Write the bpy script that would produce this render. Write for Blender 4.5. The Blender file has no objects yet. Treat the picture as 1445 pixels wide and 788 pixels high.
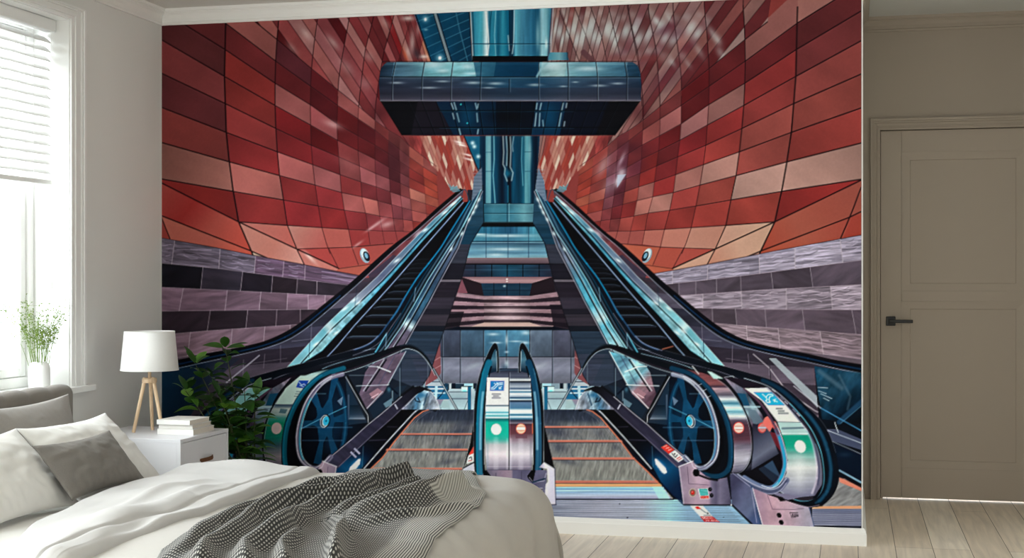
import bpy, bmesh, math, random
import numpy as np
from mathutils import Vector, Matrix, noise as mnoise

# =====================================================================================
#  A bedroom with a printed wall mural of escalators; units are metres.
#  X runs along the mural wall, Y into the depth (mural at y = 0), Z up.
# =====================================================================================
MURAL = True
WORLD = 2.0
INK = (.96, .97, .98)
WPOW = (175, 480, 440)
RPOW = 10
# ---------------------------------------------------------------- the printed picture on the wallpaper
# The mural is a flat print; its artwork is drawn here with numpy (polygons, curves, gradients) and
# ends up as ink colours stored on the vertices of the flat paper.
SS = 3
PX0, PX1, PY0, PY1 = 222, 1222, -14, 752
PW, PH = (PX1-PX0)*SS, (PY1-PY0)*SS
CAN = np.zeros((PH, PW, 3), np.float32)
IDM = np.zeros((PH, PW), np.uint8)
TF = [lambda p: p]
CLIP = [None]
PIDS = [0]
rng = np.random.RandomState(7)

def rgb(*v):
    if len(v) == 1: v = v[0]
    return np.array(v, np.float32)/255.0

def tfp(pts):
    return [TF[0](p) for p in pts]

def bbox(P, pad=1):
    xs = P[:, 0]; ys = P[:, 1]
    x0 = max(0, int(math.floor((xs.min()-PX0-pad)*SS))); x1 = min(PW, int(math.ceil((xs.max()-PX0+pad)*SS)))
    y0 = max(0, int(math.floor((ys.min()-PY0-pad)*SS))); y1 = min(PH, int(math.ceil((ys.max()-PY0+pad)*SS)))
    return x0, x1, y0, y1

def shrink(b):
    if CLIP[0] is None: return b
    x0, x1, y0, y1 = b
    for cp in (CLIP[0] if isinstance(CLIP[0], list) else [CLIP[0]]):
        c = bbox(cp, 0)
        x0, x1, y0, y1 = max(x0, c[0]), min(x1, c[1]), max(y0, c[2]), min(y1, c[3])
    return x0, x1, y0, y1

def grid(b):
    x0, x1, y0, y1 = b
    X = (np.arange(x0, x1, dtype=np.float32)+0.5)/SS+PX0
    Y = (np.arange(y0, y1, dtype=np.float32)+0.5)/SS+PY0
    return X[None, :], Y[:, None]

def pmask(P, X, Y):
    m = np.zeros((Y.shape[0], X.shape[1]), bool)
    n = len(P)
    for i in range(n):
        ax, ay = P[i]; bx_, by_ = P[(i+1) % n]
        if ay == by_: continue
        lo, hi = (ay, by_) if ay < by_ else (by_, ay)
        rows = np.where((Y[:, 0] >= lo) & (Y[:, 0] < hi))[0]
        if len(rows) == 0: continue
        r0, r1 = rows[0], rows[-1]+1
        xi = ax+(Y[r0:r1]-ay)*(bx_-ax)/(by_-ay)
        m[r0:r1] ^= (X < xi)
    return m

def G(p0, p1, stops):
    """linear gradient"""
    p0 = TF[0](p0); p1 = TF[0](p1)
    ts = [s[0] for s in stops]; cs = np.array([rgb(s[1]) for s in stops])
    def f(X, Y):
        dx, dy = p1[0]-p0[0], p1[1]-p0[1]
        t = ((X-p0[0])*dx+(Y-p0[1])*dy)/(dx*dx+dy*dy)
        return np.stack([np.interp(t, ts, cs[:, k]) for k in range(3)], -1).astype(np.float32)
    return f

def hash2(ix, iy, seed):
    h = (ix.astype(np.int64)*374761393+iy.astype(np.int64)*668265263+seed*1442695041) & 0x7fffffff
    h = ((h ^ (h >> 13))*1274126177) & 0x7fffffff
    return ((h ^ (h >> 16)) & 0xffff).astype(np.float32)/65535.0

def vnoise(U, V, seed=0):
    U, V = np.broadcast_arrays(U, V)
    iu = np.floor(U); iv = np.floor(V)
    fu = U-iu; fv = V-iv
    fu = fu*fu*(3-2*fu); fv = fv*fv*(3-2*fv)
    a = hash2(iu, iv, seed); b = hash2(iu+1, iv, seed); c = hash2(iu, iv+1, seed); d = hash2(iu+1, iv+1, seed)
    return (a*(1-fu)+b*fu)*(1-fv)+(c*(1-fu)+d*fu)*fv

def fbm(U, V, seed=0, o=3):
    s = 0; a = 0.5; t = 0
    for k in range(o):
        s = s+a*vnoise(U*2**k, V*2**k, seed+k*17); t += a; a *= .5
    return s/t

def put(b, m, col, a, X, Y):
    x0, x1, y0, y1 = b
    reg = CAN[y0:y1, x0:x1]
    if callable(col): col = col(X, Y)
    if CLIP[0] is not None:
        for cp in (CLIP[0] if isinstance(CLIP[0], list) else [CLIP[0]]):
            m = m*pmask(cp, X, Y)
    w = (m*a)[..., None].astype(np.float32)
    reg += (col-reg)*w
    if PIDS[0]:
        IDM[y0:y1, x0:x1][(m*a) > .6] = PIDS[0]

def fill(pts, col, a=1.0, tex=None):
    """tex = (scale_along, scale_across, angle_deg, amount, seed): streaky tone variation"""
    P = np.array(tfp(pts), np.float32)
    b = shrink(bbox(P))
    if b[0] >= b[1] or b[2] >= b[3]: return
    X, Y = grid(b)
    m = pmask(P, X, Y)
    if not callable(col): col = rgb(col)
    if tex:
        sa, sc, ang, amt, sd = tex
        ca, sa_ = math.cos(math.radians(ang)), math.sin(math.radians(ang))
        n = fbm((X*ca+Y*sa_)/sa, (-X*sa_+Y*ca)/sc, sd)
        base = col(X, Y) if callable(col) else col
        cc = np.clip(base*(1+(n[..., None]-.5)*2*amt), 0, 1)
        x0, x1, y0, y1 = b
        col = cc
    put(b, m.astype(np.float32), col, a, X, Y)

def seg_d(P, X, Y, closed=False):
    d = None; n = len(P)
    for i in range(n if closed else n-1):
        ax, ay = P[i]; bx_, by_ = P[(i+1) % n]
        dx, dy = bx_-ax, by_-ay; L = dx*dx+dy*dy+1e-9
        t = np.clip(((X-ax)*dx+(Y-ay)*dy)/L, 0, 1)
        q = (X-ax-t*dx)**2+(Y-ay-t*dy)**2
        d = q if d is None else np.minimum(d, q)
    return np.sqrt(d)

def line(pts, w, col, a=1.0, closed=False, soft=0.35):
    P = np.array(tfp(pts), np.float32)
    if not callable(col): col = rgb(col)
    # long polylines are drawn segment group by group for speed
    step = 12
    if len(P) > step+1 and not closed:
        k = 0
        T = TF[0]; TF[0] = lambda p: p
        while k < len(P)-1:
            line([tuple(q) for q in P[k:k+step+1]], w, lambda X, Y, c=col: (c(X, Y) if callable(c) else c), a, False, soft)
            k += step
        TF[0] = T
        return
    b = shrink(bbox(P, w+1.5))
    if b[0] >= b[1] or b[2] >= b[3]: return
    X, Y = grid(b)
    d = seg_d(P, X, Y, closed)
    m = np.clip((w/2+soft-d)/(2*soft), 0, 1)
    if w < 2*soft: m = m*1.0
    put(b, m, col, a, X, Y)

def glow(cx, cy, rx, ry, col, a=1.0, ang=0, p=2.0):
    cx, cy = TF[0]((cx, cy))
    if TF[0]((1, 0))[0] < TF[0]((0, 0))[0]: ang = -ang
    R = max(rx, ry)*2.2
    b = shrink(bbox(np.array([[cx-R, cy-R], [cx+R, cy+R]], np.float32)))
    if b[0] >= b[1] or b[2] >= b[3]: return
    X, Y = grid(b)
    ca, sa = math.cos(math.radians(ang)), math.sin(math.radians(ang))
    u = ((X-cx)*ca+(Y-cy)*sa)/rx; v = (-(X-cx)*sa+(Y-cy)*ca)/ry
    m = np.exp(-(u*u+v*v)**(p/2)*1.2)
    m[m < .01] = 0
    k = PIDS[0]; PIDS[0] = 0
    put(b, m.astype(np.float32), rgb(col), a, X, Y)
    PIDS[0] = k

def ell(cx, cy, rx, ry, col, a=1.0, ang=0, n=28):
    A = math.radians(ang)
    fill([(cx+rx*math.cos(t)*math.cos(A)-ry*math.sin(t)*math.sin(A), cy+rx*math.cos(t)*math.sin(A)+ry*math.sin(t)*math.cos(A))
          for t in [2*math.pi*i/n for i in range(n)]], col, a)

def cur(pts, n=6):
    """Catmull-Rom through the points"""
    P = [pts[0]]+list(pts)+[pts[-1]]
    out = []
    for i in range(1, len(P)-2):
        p0, p1, p2, p3 = P[i-1:i+3]
        for k in range(n):
            t = k/n
            out.append(tuple(0.5*((2*p1[j])+(-p0[j]+p2[j])*t+(2*p0[j]-5*p1[j]+4*p2[j]-p3[j])*t*t+(-p0[j]+3*p1[j]-3*p2[j]+p3[j])*t**3) for j in (0, 1)))
    out.append(tuple(pts[-1]))
    return out

def band(A, B, col, a=1.0, tex=None):
    fill(list(A)+list(B)[::-1], col, a, tex)

def lerp(a, b, t): return tuple(a[i]+(b[i]-a[i])*t for i in range(len(a)))
def mul(c, k): return tuple(min(255, max(0, v*k)) for v in c)
def quad_line(q, u, v):  # point in a quad a,b,c,d (a-b top, d-c bottom)
    return lerp(lerp(q[0], q[1], u), lerp(q[3], q[2], u), v)

ID = dict(paper=1, redwall_l=2, redwall_r=3, stone_l=4, stone_r=5, beam=6, shaft=7, ceiling=8, hall=9,
          esc_l=10, esc_r=11, newel_l=12, newel_r=13, newel_c=14, walk_l=15, walk_r=16, lamp_l=17, lamp_r=18)
IDENT = lambda p: p
MIRT = lambda p: (1445-.047*p[1]-p[0], p[1])           # red walls mirror
MIRE = lambda p: (1435-.025*(max(p[1], 284)-284)-p[0], p[1])  # escalators mirror
MIRN = lambda p: (1433-p[0], p[1])

CW = {  # column seams of the left wall: x(y)
 0: [(222, -20), (228, 20), (228, 340)],
 1: [(319, 10), (318.6, 33), (317.8, 70), (316.9, 108), (317.8, 136), (319.5, 187), (323.8, 228.6), (328.7, 266), (336.8, 313), (355, 355), (357.5, 361)],
 2: [(396, 8), (393.5, 29.4), (391, 56.2), (389.2, 86.5), (388.3, 119.4), (388.3, 149), (389.5, 182), (391.6, 214.8), (394.7, 248.5), (400.3, 282.5), (405.6, 318), (419, 351.7), (429.7, 374)],
 3: [(451, 8), (447.5, 32), (444, 57), (439.7, 97), (438.5, 122.8), (438, 147.3), (438.5, 176.7), (439.4, 206), (441.5, 233.8), (444.9, 261.5), (449.2, 291), (454.4, 321.4), (460.5, 343), (466, 358)],
 4: [(495, 10), (492.9, 26), (481.6, 88), (478.2, 110.7), (477, 136), (475.6, 175), (476.4, 199), (478.2, 221.7), (481.6, 268), (486, 297), (492, 324), (496.7, 349), (506, 374)],
 5: [(530, 10), (527.5, 23.4), (515.4, 71), (508.4, 128), (506.4, 149), (505.3, 175), (505.3, 213), (507.6, 235.5), (511, 279), (517, 305), (522.3, 345)],
 6: [(558, 10), (556, 22.5), (541.3, 76), (535.3, 110.7), (530, 150), (529.2, 171.5), (529.2, 226.9), (531.8, 277.3), (536, 305), (543, 345)],
 7: [(548.6, 180), (547.9, 216.5), (550.8, 272), (556, 317), (561, 340)],
 8: [(565, 190), (563.8, 220), (565.5, 277), (570, 322)],
 9: [(577.6, 192), (577.6, 266), (582, 308), (584, 330)],
 10: [(597, 215), (598, 250), (602, 303), (603, 325)],
 11: [(616, 230), (617, 262), (620, 300), (621, 320)],
}
def colx(c, y):
    P = CW[c]
    return float(np.interp(y, [p[1] for p in P], [p[0] for p in P]))
RW = {  # row seams: y at columns 0..11
 'crease': [-60, -15, 56, 97, 127.5, 150.5, 170, 184, 193.5, 206, 221, 235],
 0: [-25, 33, 86.5, 122, 149, 168, 184, 199, 211, 221.7, 236, 248],
 1: [14, 70, 117.6, 148, 175, 192, 205, 217, 228, 237, 250, 262],
 2: [56.2, 108, 149, 176.7, 198.3, 213, 225, 236.4, 244, 251, 262, 272],
 3: [103.5, 146.4, 181.5, 205.3, 221.7, 234.7, 245, 252.8, 259, 265, 274, 282],
 4: [151.6, 187, 214.5, 232.5, 246.8, 257, 264, 271, 276, 280.8, 288, 294],
 5: [201.3, 228.6, 248, 261.5, 272, 278, 283.4, 289, 293, 297, 302, 306],
 6: [252.8, 270.4, 282.5, 291, 297, 301, 305.3, 308.4, 310, 312, 315, 318],
 7: [258.3, 313.3, 318.3, 321.4, 324, 325.4, 326.3, 326.6, 327, 327.5, 328, 329],
}
ROWS = ['crease', 0, 1, 2, 3, 4, 5, 6, 7]
LT = {  # colours, band (between ROWS[i] and ROWS[i+1]) x column interval
 0: [None, (165, 90, 87), (97, 38, 47), (92, 24, 30), (158, 80, 80), (160, 84, 82), (120, 48, 48), (110, 50, 50), (130, 66, 62), (176, 90, 76), (175, 90, 82)],
 1: [(112, 42, 46), (122, 42, 46), (96, 28, 32), (88, 22, 28), (96, 22, 26), (88, 20, 26), (98, 30, 34), (96, 40, 46), (120, 60, 62), (168, 68, 58), (182, 70, 55)],
 2: [(100, 42, 46), (140, 45, 43), (168, 90, 90), (158, 76, 80), (100, 26, 30), (90, 24, 28), (88, 26, 32), (84, 36, 42), (118, 54, 58), (150, 52, 48), (185, 75, 55)],
 3: [(126, 53, 55), (145, 48, 46), (122, 28, 32), (92, 18, 22), (128, 52, 54), (142, 62, 66), (110, 44, 52), (92, 38, 44), (126, 62, 66), (165, 62, 54), (190, 78, 58)],
 4: [(112, 46, 51), (152, 54, 54), (128, 34, 38), (122, 36, 42), (136, 64, 66), (158, 82, 86), (150, 76, 82), (108, 40, 46), (140, 66, 66), (196, 118, 98), (186, 92, 72)],
 5: [(132, 54, 52), (142, 42, 44), (180, 93, 92), (166, 88, 90), (128, 44, 46), (124, 44, 50), (112, 42, 48), (176, 90, 92), (166, 92, 92), (172, 88, 78), (160, 62, 54)],
 6: [(156, 96, 88), (184, 100, 94), (146, 44, 46), (138, 42, 46), (178, 90, 88), (182, 96, 90), (146, 64, 68), (140, 66, 72), (150, 72, 76), (178, 88, 80), (176, 84, 76)],
 7: [(138, 38, 36), (150, 46, 46), (138, 38, 42), (146, 40, 42), (132, 42, 46), (138, 52, 58), (146, 64, 68), (150, 66, 66), (166, 76, 70), (160, 58, 50), (165, 60, 50)],
}
RT = {
 0: [(150, 96, 90), (146, 88, 84), (100, 30, 34), (90, 20, 24), (120, 50, 52), (110, 44, 46), (120, 50, 50), (118, 50, 54), (140, 66, 64), (165, 70, 62), (180, 84, 66)],
 1: [(94, 35, 38), (106, 33, 37), (104, 30, 34), (98, 26, 30), (158, 90, 90), (150, 74, 72), (104, 36, 40), (130, 62, 72), (150, 80, 86), (170, 76, 68), (175, 66, 52)],
 2: [(122, 50, 52), (130, 42, 42), (152, 98, 94), (156, 98, 98), (104, 26, 30), (112, 34, 38), (122, 44, 46), (112, 54, 70), (142, 80, 92), (165, 60, 50), (180, 66, 50)],
 3: [(136, 60, 57), (150, 56, 54), (142, 44, 44), (128, 34, 38), (100, 30, 34), (128, 36, 36), (120, 50, 62), (110, 56, 74), (140, 80, 96), (150, 62, 56), (186, 72, 56)],
 4: [(148, 66, 60), (148, 68, 62), (156, 56, 52), (152, 50, 50), (130, 38, 42), (142, 42, 40), (120, 50, 54), (104, 40, 52), (120, 60, 74), (186, 96, 80), (196, 100, 74)],
 5: [(144, 54, 50), (152, 68, 62), (184, 130, 120), (178, 112, 104), (146, 44, 44), (168, 96, 90), (150, 62, 56), (112, 46, 56), (140, 74, 82), (170, 66, 56), (185, 70, 52)],
 6: [(176, 132, 122), (184, 140, 130), (162, 68, 60), (160, 60, 56), (186, 122, 112), (184, 110, 100), (136, 42, 42), (130, 44, 48), (150, 66, 68), (165, 80, 74), (170, 70, 60)],
 7: [(146, 42, 40), (164, 62, 54), (160, 58, 52), (152, 52, 48), (158, 58, 54), (160, 60, 54), (158, 66, 60), (146, 64, 62), (150, 60, 58), (160, 56, 50), (165, 55, 48)],
}

def red_wall(side):
    TF[0] = IDENT if side == 'l' else MIRT
    PIDS[0] = ID['redwall_'+side]
    C = LT if side == 'l' else RT
    fill([(205, -20), (660, -20), (660, 300), (560, 345), (500, 400), (470, 384), (222, 338)], (140, 55, 52))
    # ---- lower tiles
    for bi in range(8):
        r0, r1 = ROWS[bi], ROWS[bi+1]
        for c in range(11):
            col = C[bi][c]
            if col is None: col = (150, 80, 78)
            if c >= 7: col = (col[0]*.88, col[1]*.84, col[2]*.88)
            ya, yb = RW[r0][c], RW[r0][c+1]; yc, yd = RW[r1][c+1], RW[r1][c]
            xl = (lambda y: colx(c, y)) if not (side == 'r' and c == 0) else (lambda y: 227.0-.047*y)
            q = [(xl(ya), ya), (colx(c+1, yb), yb), (colx(c+1, yc), yc), (xl(yd), yd)]
            if bi == 7 and c == 0:
                q = [(xl(252.8), 252.8), (colx(1, 270.4), 270.4), (336.8, 313.3), (228, 258)] if side == 'l' else [(217.5, 252.8), (colx(1, 270.4), 270.4), (336.8, 313.3), (217.5, 254.5)]
            dk = mul(col, .84); lt = mul(col, 1.1)
            e0, e1 = q[0], q[2]
            fill(q, G(e0, e1, [(0, lt if (c+bi) % 2 else dk), (.55, col), (1, dk if (c+bi) % 3 else lt)]),
                 tex=(44, 20, 30, .06, bi*13+c))
    # ---- below the fold
    K = (lambda a, b: a) if side == 'l' else (lambda a, b: b)
    fill([(200, 254), (217.5, 254) if side == 'r' else (222, 254), (222, 256.5) if side == 'r' else (228, 258), (336.8, 313.3), (357.5, 361), (228, 337), (200, 342)], G((240, 260), (350, 350), [(0, K((170, 66, 60), (158, 76, 64))), (.3, K((160, 44, 42), (165, 78, 64))), (.6, K((182, 78, 68), (170, 84, 68))), (1, K((190, 72, 58), (172, 70, 52)))]))
    fill([(228, 304.6), (353, 353.8), (357.5, 361), (228, 338), (200, 342), (200, 296)], G((228, 320), (356, 358), [(0, K((188, 98, 84), (168, 70, 58))), (.5, K((182, 90, 78), (176, 86, 68))), (1, K((200, 82, 64), (180, 78, 56)))]))
    fill([(200, 300), (228, 306), (240, 337), (200, 342)], K((160, 60, 54), (165, 62, 50)))
    fill([(336.8, 313.3), (419, 351.7), (430, 374), (357.5, 361)], G((345, 330), (428, 368), [(0, K((196, 126, 112), (196, 152, 130))), (.5, K((196, 118, 104), (206, 158, 136))), (1, K((214, 150, 138), (200, 134, 112)))]))
    fill([(353, 353.8), (376, 364), (357.5, 361)], K((190, 160, 140), (205, 150, 130)))
    fill([(336.8, 313.3), (405.6, 318.3), (419, 351.7)], G((340, 315), (415, 345), [(0, K((190, 110, 100), (200, 158, 136))), (1, K((192, 96, 86), (198, 146, 128)))]))
    fill([(405.6, 318.3), (454.4, 321.4), (464, 351), (419, 351.7)], G((410, 320), (460, 350), [(0, K((192, 128, 116), (190, 128, 110))), (1, K((182, 84, 78), (196, 136, 118)))]))
    fill([(454.4, 321.4), (492, 324), (496.7, 349), (464, 351)], K((180, 86, 78), (196, 122, 106)))
    fill([(492, 324), (520, 325.4), (522.3, 345), (496.7, 349)], K((150, 50, 50), (186, 104, 92)))
    fill([(520, 325.4), (584, 327.5), (560, 344), (522.3, 345)], K((148, 58, 58), (165, 80, 74)))
    fill([(419, 351.7), (464, 351), (478, 379)], K((176, 66, 62), (178, 76, 66)))
    fill([(419, 351.7), (478, 379), (474, 384), (430, 374)], K((200, 116, 106), (206, 156, 134)))
    fill([(464, 351), (496.7, 349), (506, 374), (478, 379)], K((172, 68, 62), (180, 78, 64)))
    fill([(496.7, 349), (560, 343), (524, 373), (506, 374)], K((166, 70, 64), (190, 92, 70)))
    fill([(478, 379), (506, 374), (530, 372), (505, 390), (474, 384)], K((178, 84, 70), (192, 92, 68)))
    if side == 'l': glow(437, 363, 3, 14, (235, 200, 190), .8, -45)
    # ---- folded wall above the crease
    cre = [(colx(c, RW['crease'][c]), RW['crease'][c]) for c in range(1, 12)]
    cre = [(355, -20), (360.5, 31)] + [(391, 56)] + cre[2:]
    up = [(300, -40)]+cre+[(636, 262), (652, 262), (676, 240), (676, -40)]
    CLIP[0] = np.array(tfp(up), np.float32)
    fill(up, K((150, 68, 70), (140, 86, 84)))
    ar = lambda x: float(np.interp(x, [381, 404, 443, 484, 500, 542, 560, 600, 660], K([.71, .70, .66, .62, .58, .40, .36, .25, .14], [.75, .72, .65, .53, .48, .36, .30, .19, .12])))
    if side == 'l':
        xs = [340, 361, 382, 404, 425, 443, 462, 478, 491, 506, 520, 533, 543, 552, 562, 571, 578, 585, 592, 600]
        cols = [(165, 90, 88), (168, 92, 88), (150, 66, 68), (172, 112, 112), (160, 92, 96), (140, 62, 68), (92, 20, 26), (168, 110, 112), (128, 46, 50), (112, 30, 34), (150, 66, 68), (140, 48, 52), (120, 24, 28), (170, 108, 104), (176, 104, 98), (160, 90, 88), (168, 96, 88), (190, 120, 95), (160, 84, 76), (150, 70, 68)]
    else:
        xs = [340, 361, 384, 404, 421, 437, 452, 468, 483, 497, 511, 523, 536, 547.5, 560, 568, 575, 587, 595, 602, 612, 620, 627, 635, 642, 647, 655, 660, 668]
        cols = [(140, 86, 80), (100, 36, 40), (96, 30, 34), (130, 70, 68), (140, 84, 80), (110, 46, 50), (150, 96, 94), (150, 110, 110), (110, 44, 50), (140, 84, 84), (104, 48, 58), (150, 92, 92), (120, 62, 70), (150, 104, 102), (110, 44, 46), (160, 118, 116), (150, 104, 102), (132, 78, 78), (160, 112, 108), (150, 90, 88), (160, 120, 114), (146, 92, 88), (168, 118, 108), (140, 50, 46), (160, 100, 92), (152, 92, 86), (160, 106, 98), (146, 96, 88), (150, 30, 28)]
    CL = np.array(tfp(up), np.float32)
    seams = [[(colx(c, y), y) for y in range(-10, 215, 9)] for c in (2, 3, 4, 5, 6)]
    seams = [[(p[0]+(seams[0][0][0]-p[0])*0-75, p[1]) for p in seams[0]]]+seams
    if side == 'l': seams += [[(582, 20), (569, 62), (560, 92), (552, 215)], [(606, 20), (596, 62), (588, 92), (580, 215)]]
    else: seams = seams[:-1]+[[(560, -10), (540, 90), (532, 150), (528, 215)], [(591, -10), (563, 90), (556, 215)], [(616, -10), (594, 50), (584, 88), (570, 215)], [(638, -10), (616, 50), (602, 85), (590, 215)], [(660, -6), (622, 90), (600, 215)], [(676, 0), (650, 90), (640, 215)]]
    seams.append([(700, -10), (700, 215)])
    pal_ = [(128, 52, 55), (150, 74, 76), (162, 102, 100), (92, 22, 27), (140, 60, 62), (120, 44, 48), (156, 88, 86), (104, 34, 38)] if side == 'l' else [(128, 84, 82), (142, 104, 101), (104, 48, 50), (150, 118, 114), (120, 70, 70), (134, 92, 88), (92, 34, 38), (126, 76, 78)]
    for k in range(len(seams)-1):
        sa_, sb_ = seams[k], seams[k+1]
        lo_, hi_ = -40, 300
        cell = [(sa_[0][0], lo_)]+sa_+[(sa_[-1][0], hi_), (sb_[-1][0], hi_)]+sb_[::-1]+[(sb_[0][0], lo_)]
        CLIP[0] = [CL, np.array(tfp(cell), np.float32)]
        for i in range(len(xs)-1):
            x0, x1 = xs[i], xs[i+1]
            s0, s1 = ar(x0), ar(x1)
            X_ = lambda x, s, y: x+s*(y-26)
            h_ = int(hash2(np.array([i]), np.array([k]), 5)[0]*97)
            base = cols[i] if (h_ % 3 == 0) else pal_[h_ % len(pal_)]
            if side == 'r' and x0 > 520: base = tuple(np.array(base)*.8+np.array((128, 104, 102))*.2)
            fill([(X_(x0, s0, -40), -40), (X_(x1, s1, -40), -40), (X_(x1, s1, 290), 290), (X_(x0, s0, 290), 290)], base, tex=(24, 50, 60, .16, i*3+k))
    if side == 'r':
        for i in range(5, len(xs)-1):
            xm = (xs[i]+xs[i+1])/2; sm = ar(xm)
            X_ = lambda x, y: x+sm*(y-26)
            for (yc, hl, o) in [(48+9*math.sin(i*1.9), 15, .62), (24+6*math.sin(i*2.7), 7, .25), (78+7*math.sin(i*1.3), 8, .34 if xm < 560 else .08)]:
                CLIP[0] = [CL, np.array(tfp([(X_(xs[i], -40), -40), (X_(xs[i+1], -40), -40), (X_(xs[i+1], 290), 290), (X_(xs[i], 290), 290)]), np.float32)]
                glow(X_(xm, yc), yc, hl, 9, (172, 184, 184), min(.9, o*1.25), math.degrees(math.atan2(1, sm)))
    CLIP[0] = CL
    for i, x0 in enumerate(xs[2:]):
        s0 = ar(x0)
        line([(x0+s0*(-40-26), -40), (x0+s0*(290-26), 290)], .9 if x0 < 560 else .7, K((58, 14, 20), (52, 26, 28)), .8)
    # cross seams
    for c in (2, 3, 4, 5, 6):
        line(cur([(colx(c, y), y) for y in range(-10, 200, 14)], 3), 1.0, (34, 8, 14), .9)
    if side == 'l':
        line([(580.5, 24), (569, 62), (563, 87)], .8, (70, 30, 30), .8)
    else:
        for P in ([(654.5, 15.6), (622, 90)], [(634, 10), (616, 50), (602, 85)], [(611.5, 9), (594, 50), (584, 88)], [(586.5, 7), (563, 90)], [(560, 6), (540, 90), (532, 150)]):
            line(P, .9, (40, 20, 24), .9)
    # soft reflections
    if side == 'l':
        for (x, y, a_, b_, o) in [(470, 60, 14, 5, .5), (432, 48, 12, 5, .5), (412, 68, 12, 5, .35), (520, 80, 10, 6, .35), (490, 95, 16, 7, .3), (545, 33, 12, 5, .35), (576, 26, 10, 4, .8), (582, 60, 4, 18, .6), (575, 75, 5, 10, .5), (598, 80, 8, 3, .8), (515, 118, 10, 8, .25), (590, 42, 3, 9, .4)]:
            glow(x, y, a_, b_, (210, 196, 190), o, 50 if x < 560 else 0)
        glow(572, 78, 3, 12, (205, 80, 45), .7, -20)
        glow(588, 76, 5, 9, (60, 50, 60), .7, -20)
    else:
        for (x, y, a_, b_, o) in [(615, 45, 14, 7, .5), (582, 50, 16, 6, .4), (517, 30, 9, 5, .7), (498, 28, 8, 4, .5), (438, 46, 12, 5, .5), (430, 56, 10, 6, .6), (492, 88, 10, 4, .5), (470, 90, 9, 4, .4), (455, 72, 14, 5, .4), (425, 74, 10, 6, .45), (415, 88, 12, 5, .35), (622, 60, 10, 9, .35)]:
            glow(x, y, a_, b_, (176, 184, 184), o, -58)
        for (x, y, a_, b_, o) in [(505, 42, 20, 7, .6), (488, 48, 12, 8, .5), (470, 66, 14, 6, .4), (500, 110, 40, 14, .4), (530, 84, 26, 6, .3), (575, 80, 30, 6, .3)]:
            glow(x, y, a_, b_, (96, 44, 62), o, 30)
        glow(540, 82, 60, 6, (130, 60, 58), .5)
        line([(618, 74), (606, 85)], 8, (96, 58, 64), .9)
    # shade around the end of the bridge
    glow(535, 160, 16, 26, (60, 18, 24), .55, 45)
    CLIP[0] = None
    # ---- lozenge tiles of the far wall under the bridge
    loz = [(577, 192), (660, 192), (676, 240), (668, 268), (636, 268), (626, 250), (598, 222), (578, 206)]
    CLIP[0] = np.array(tfp(loz), np.float32)
    fill(loz, (178, 104, 92))
    pal = [(200, 165, 148), (176, 108, 98), (168, 66, 54), (190, 128, 112), (205, 178, 160), (150, 60, 54), (182, 104, 92), (160, 58, 48)]
    for i in range(26):
        x0 = 560+i*5.2
        for k in range(6):
            y0 = 184+k*17+((i*7) % 13)
            s0 = .50-(i*.012)
            f = lambda x, y: (x+s0*(y-190)*.95, y)
            c_ = pal[(i*5+k*3+(i*k) % 4) % 8] if x0 > 586 else mul((160, 62, 60), [.85, 1, 1.15][(i+k) % 3])
            fill([f(x0, y0), f(x0+5.2, y0-9), f(x0+5.2, y0+9), f(x0, y0+18)], c_)
        line([(x0, 190), (x0+s0*80, 274)], .5, (110, 44, 40), .6)
    if side == 'l':
        for (x, y) in [(652, 205), (648, 201), (661, 219), (662, 225)]: glow(x, y, 8, 1.6, (240, 225, 220), .9, 15)
    glow(585, 200, 12, 10, (90, 30, 34), .5)
    CLIP[0] = None
    # ---- seams of the lower tiles
    sc = (30, 8, 14)
    for r in ROWS:
        ys = RW[r]
        pts = [((227.0-.047*ys[c] if (side == 'r' and c == 0) else colx(c, ys[c])), ys[c]) for c in range(12)]
        if r == 7: pts = pts[1:]
        if r == 'crease': pts = [(360.5, 31)]+pts[2:]
        n = len(pts)
        for i in range(n-1):
            xm = (pts[i][0]+pts[i+1][0])/2
            w = float(np.interp(xm, [228, 330, 420, 520, 600], [1.9, 1.6, 1.1, .8, .6]))
            line([pts[i], pts[i+1]], w, sc, float(np.interp(xm, [400, 560], [.95, .7])))
            line([(pts[i][0], pts[i][1]+w*.9), (pts[i+1][0], pts[i+1][1]+w*.9)], .6, (190, 110, 110), .25)
    for c in range(1, 12):
        top = RW['crease'][c] if c > 2 else -14
        P = [p for p in CW[c] if p[1] >= top-2]
        w = [0, 2.0, 1.3, .9, .8, .7, .7, .7, .6, .6, .5, .5][c]
        line(P, w, sc if c < 3 else (50, 12, 18), [0, 1, .95, .85, .85, .75, .6, .7, .6, .6, .4, .4][c])
    line([(222, 254), (228, 258.3), (336.8, 313.3)] if side == 'l' else [(217, 254), (336.8, 313.3)], 1.8, sc, .95)
    line([(336.8, 313.3), (419, 351.7), (478, 379)], 1.8, sc, .95)
    line([(222, 302), (228, 304.6), (353, 353.8)] if side == 'l' else [(214, 298), (232, 307), (353, 353.8)], 1.7, sc, .95)
    line([(353, 353.8), (376.6, 364)], 1.7, sc, .95)
    line([(228, 307), (240, 337)] if side == 'l' else [(217.5, 265), (229, 300), (243, 337)], 1.4 if side == 'l' else 1.7, sc, .95)
    line([(419, 351.7), (470, 350), (496, 349), (555, 344)], 1, sc, .8)
    line([(464, 351), (478, 379.5), (524, 373)], .8, sc, .8)
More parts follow.
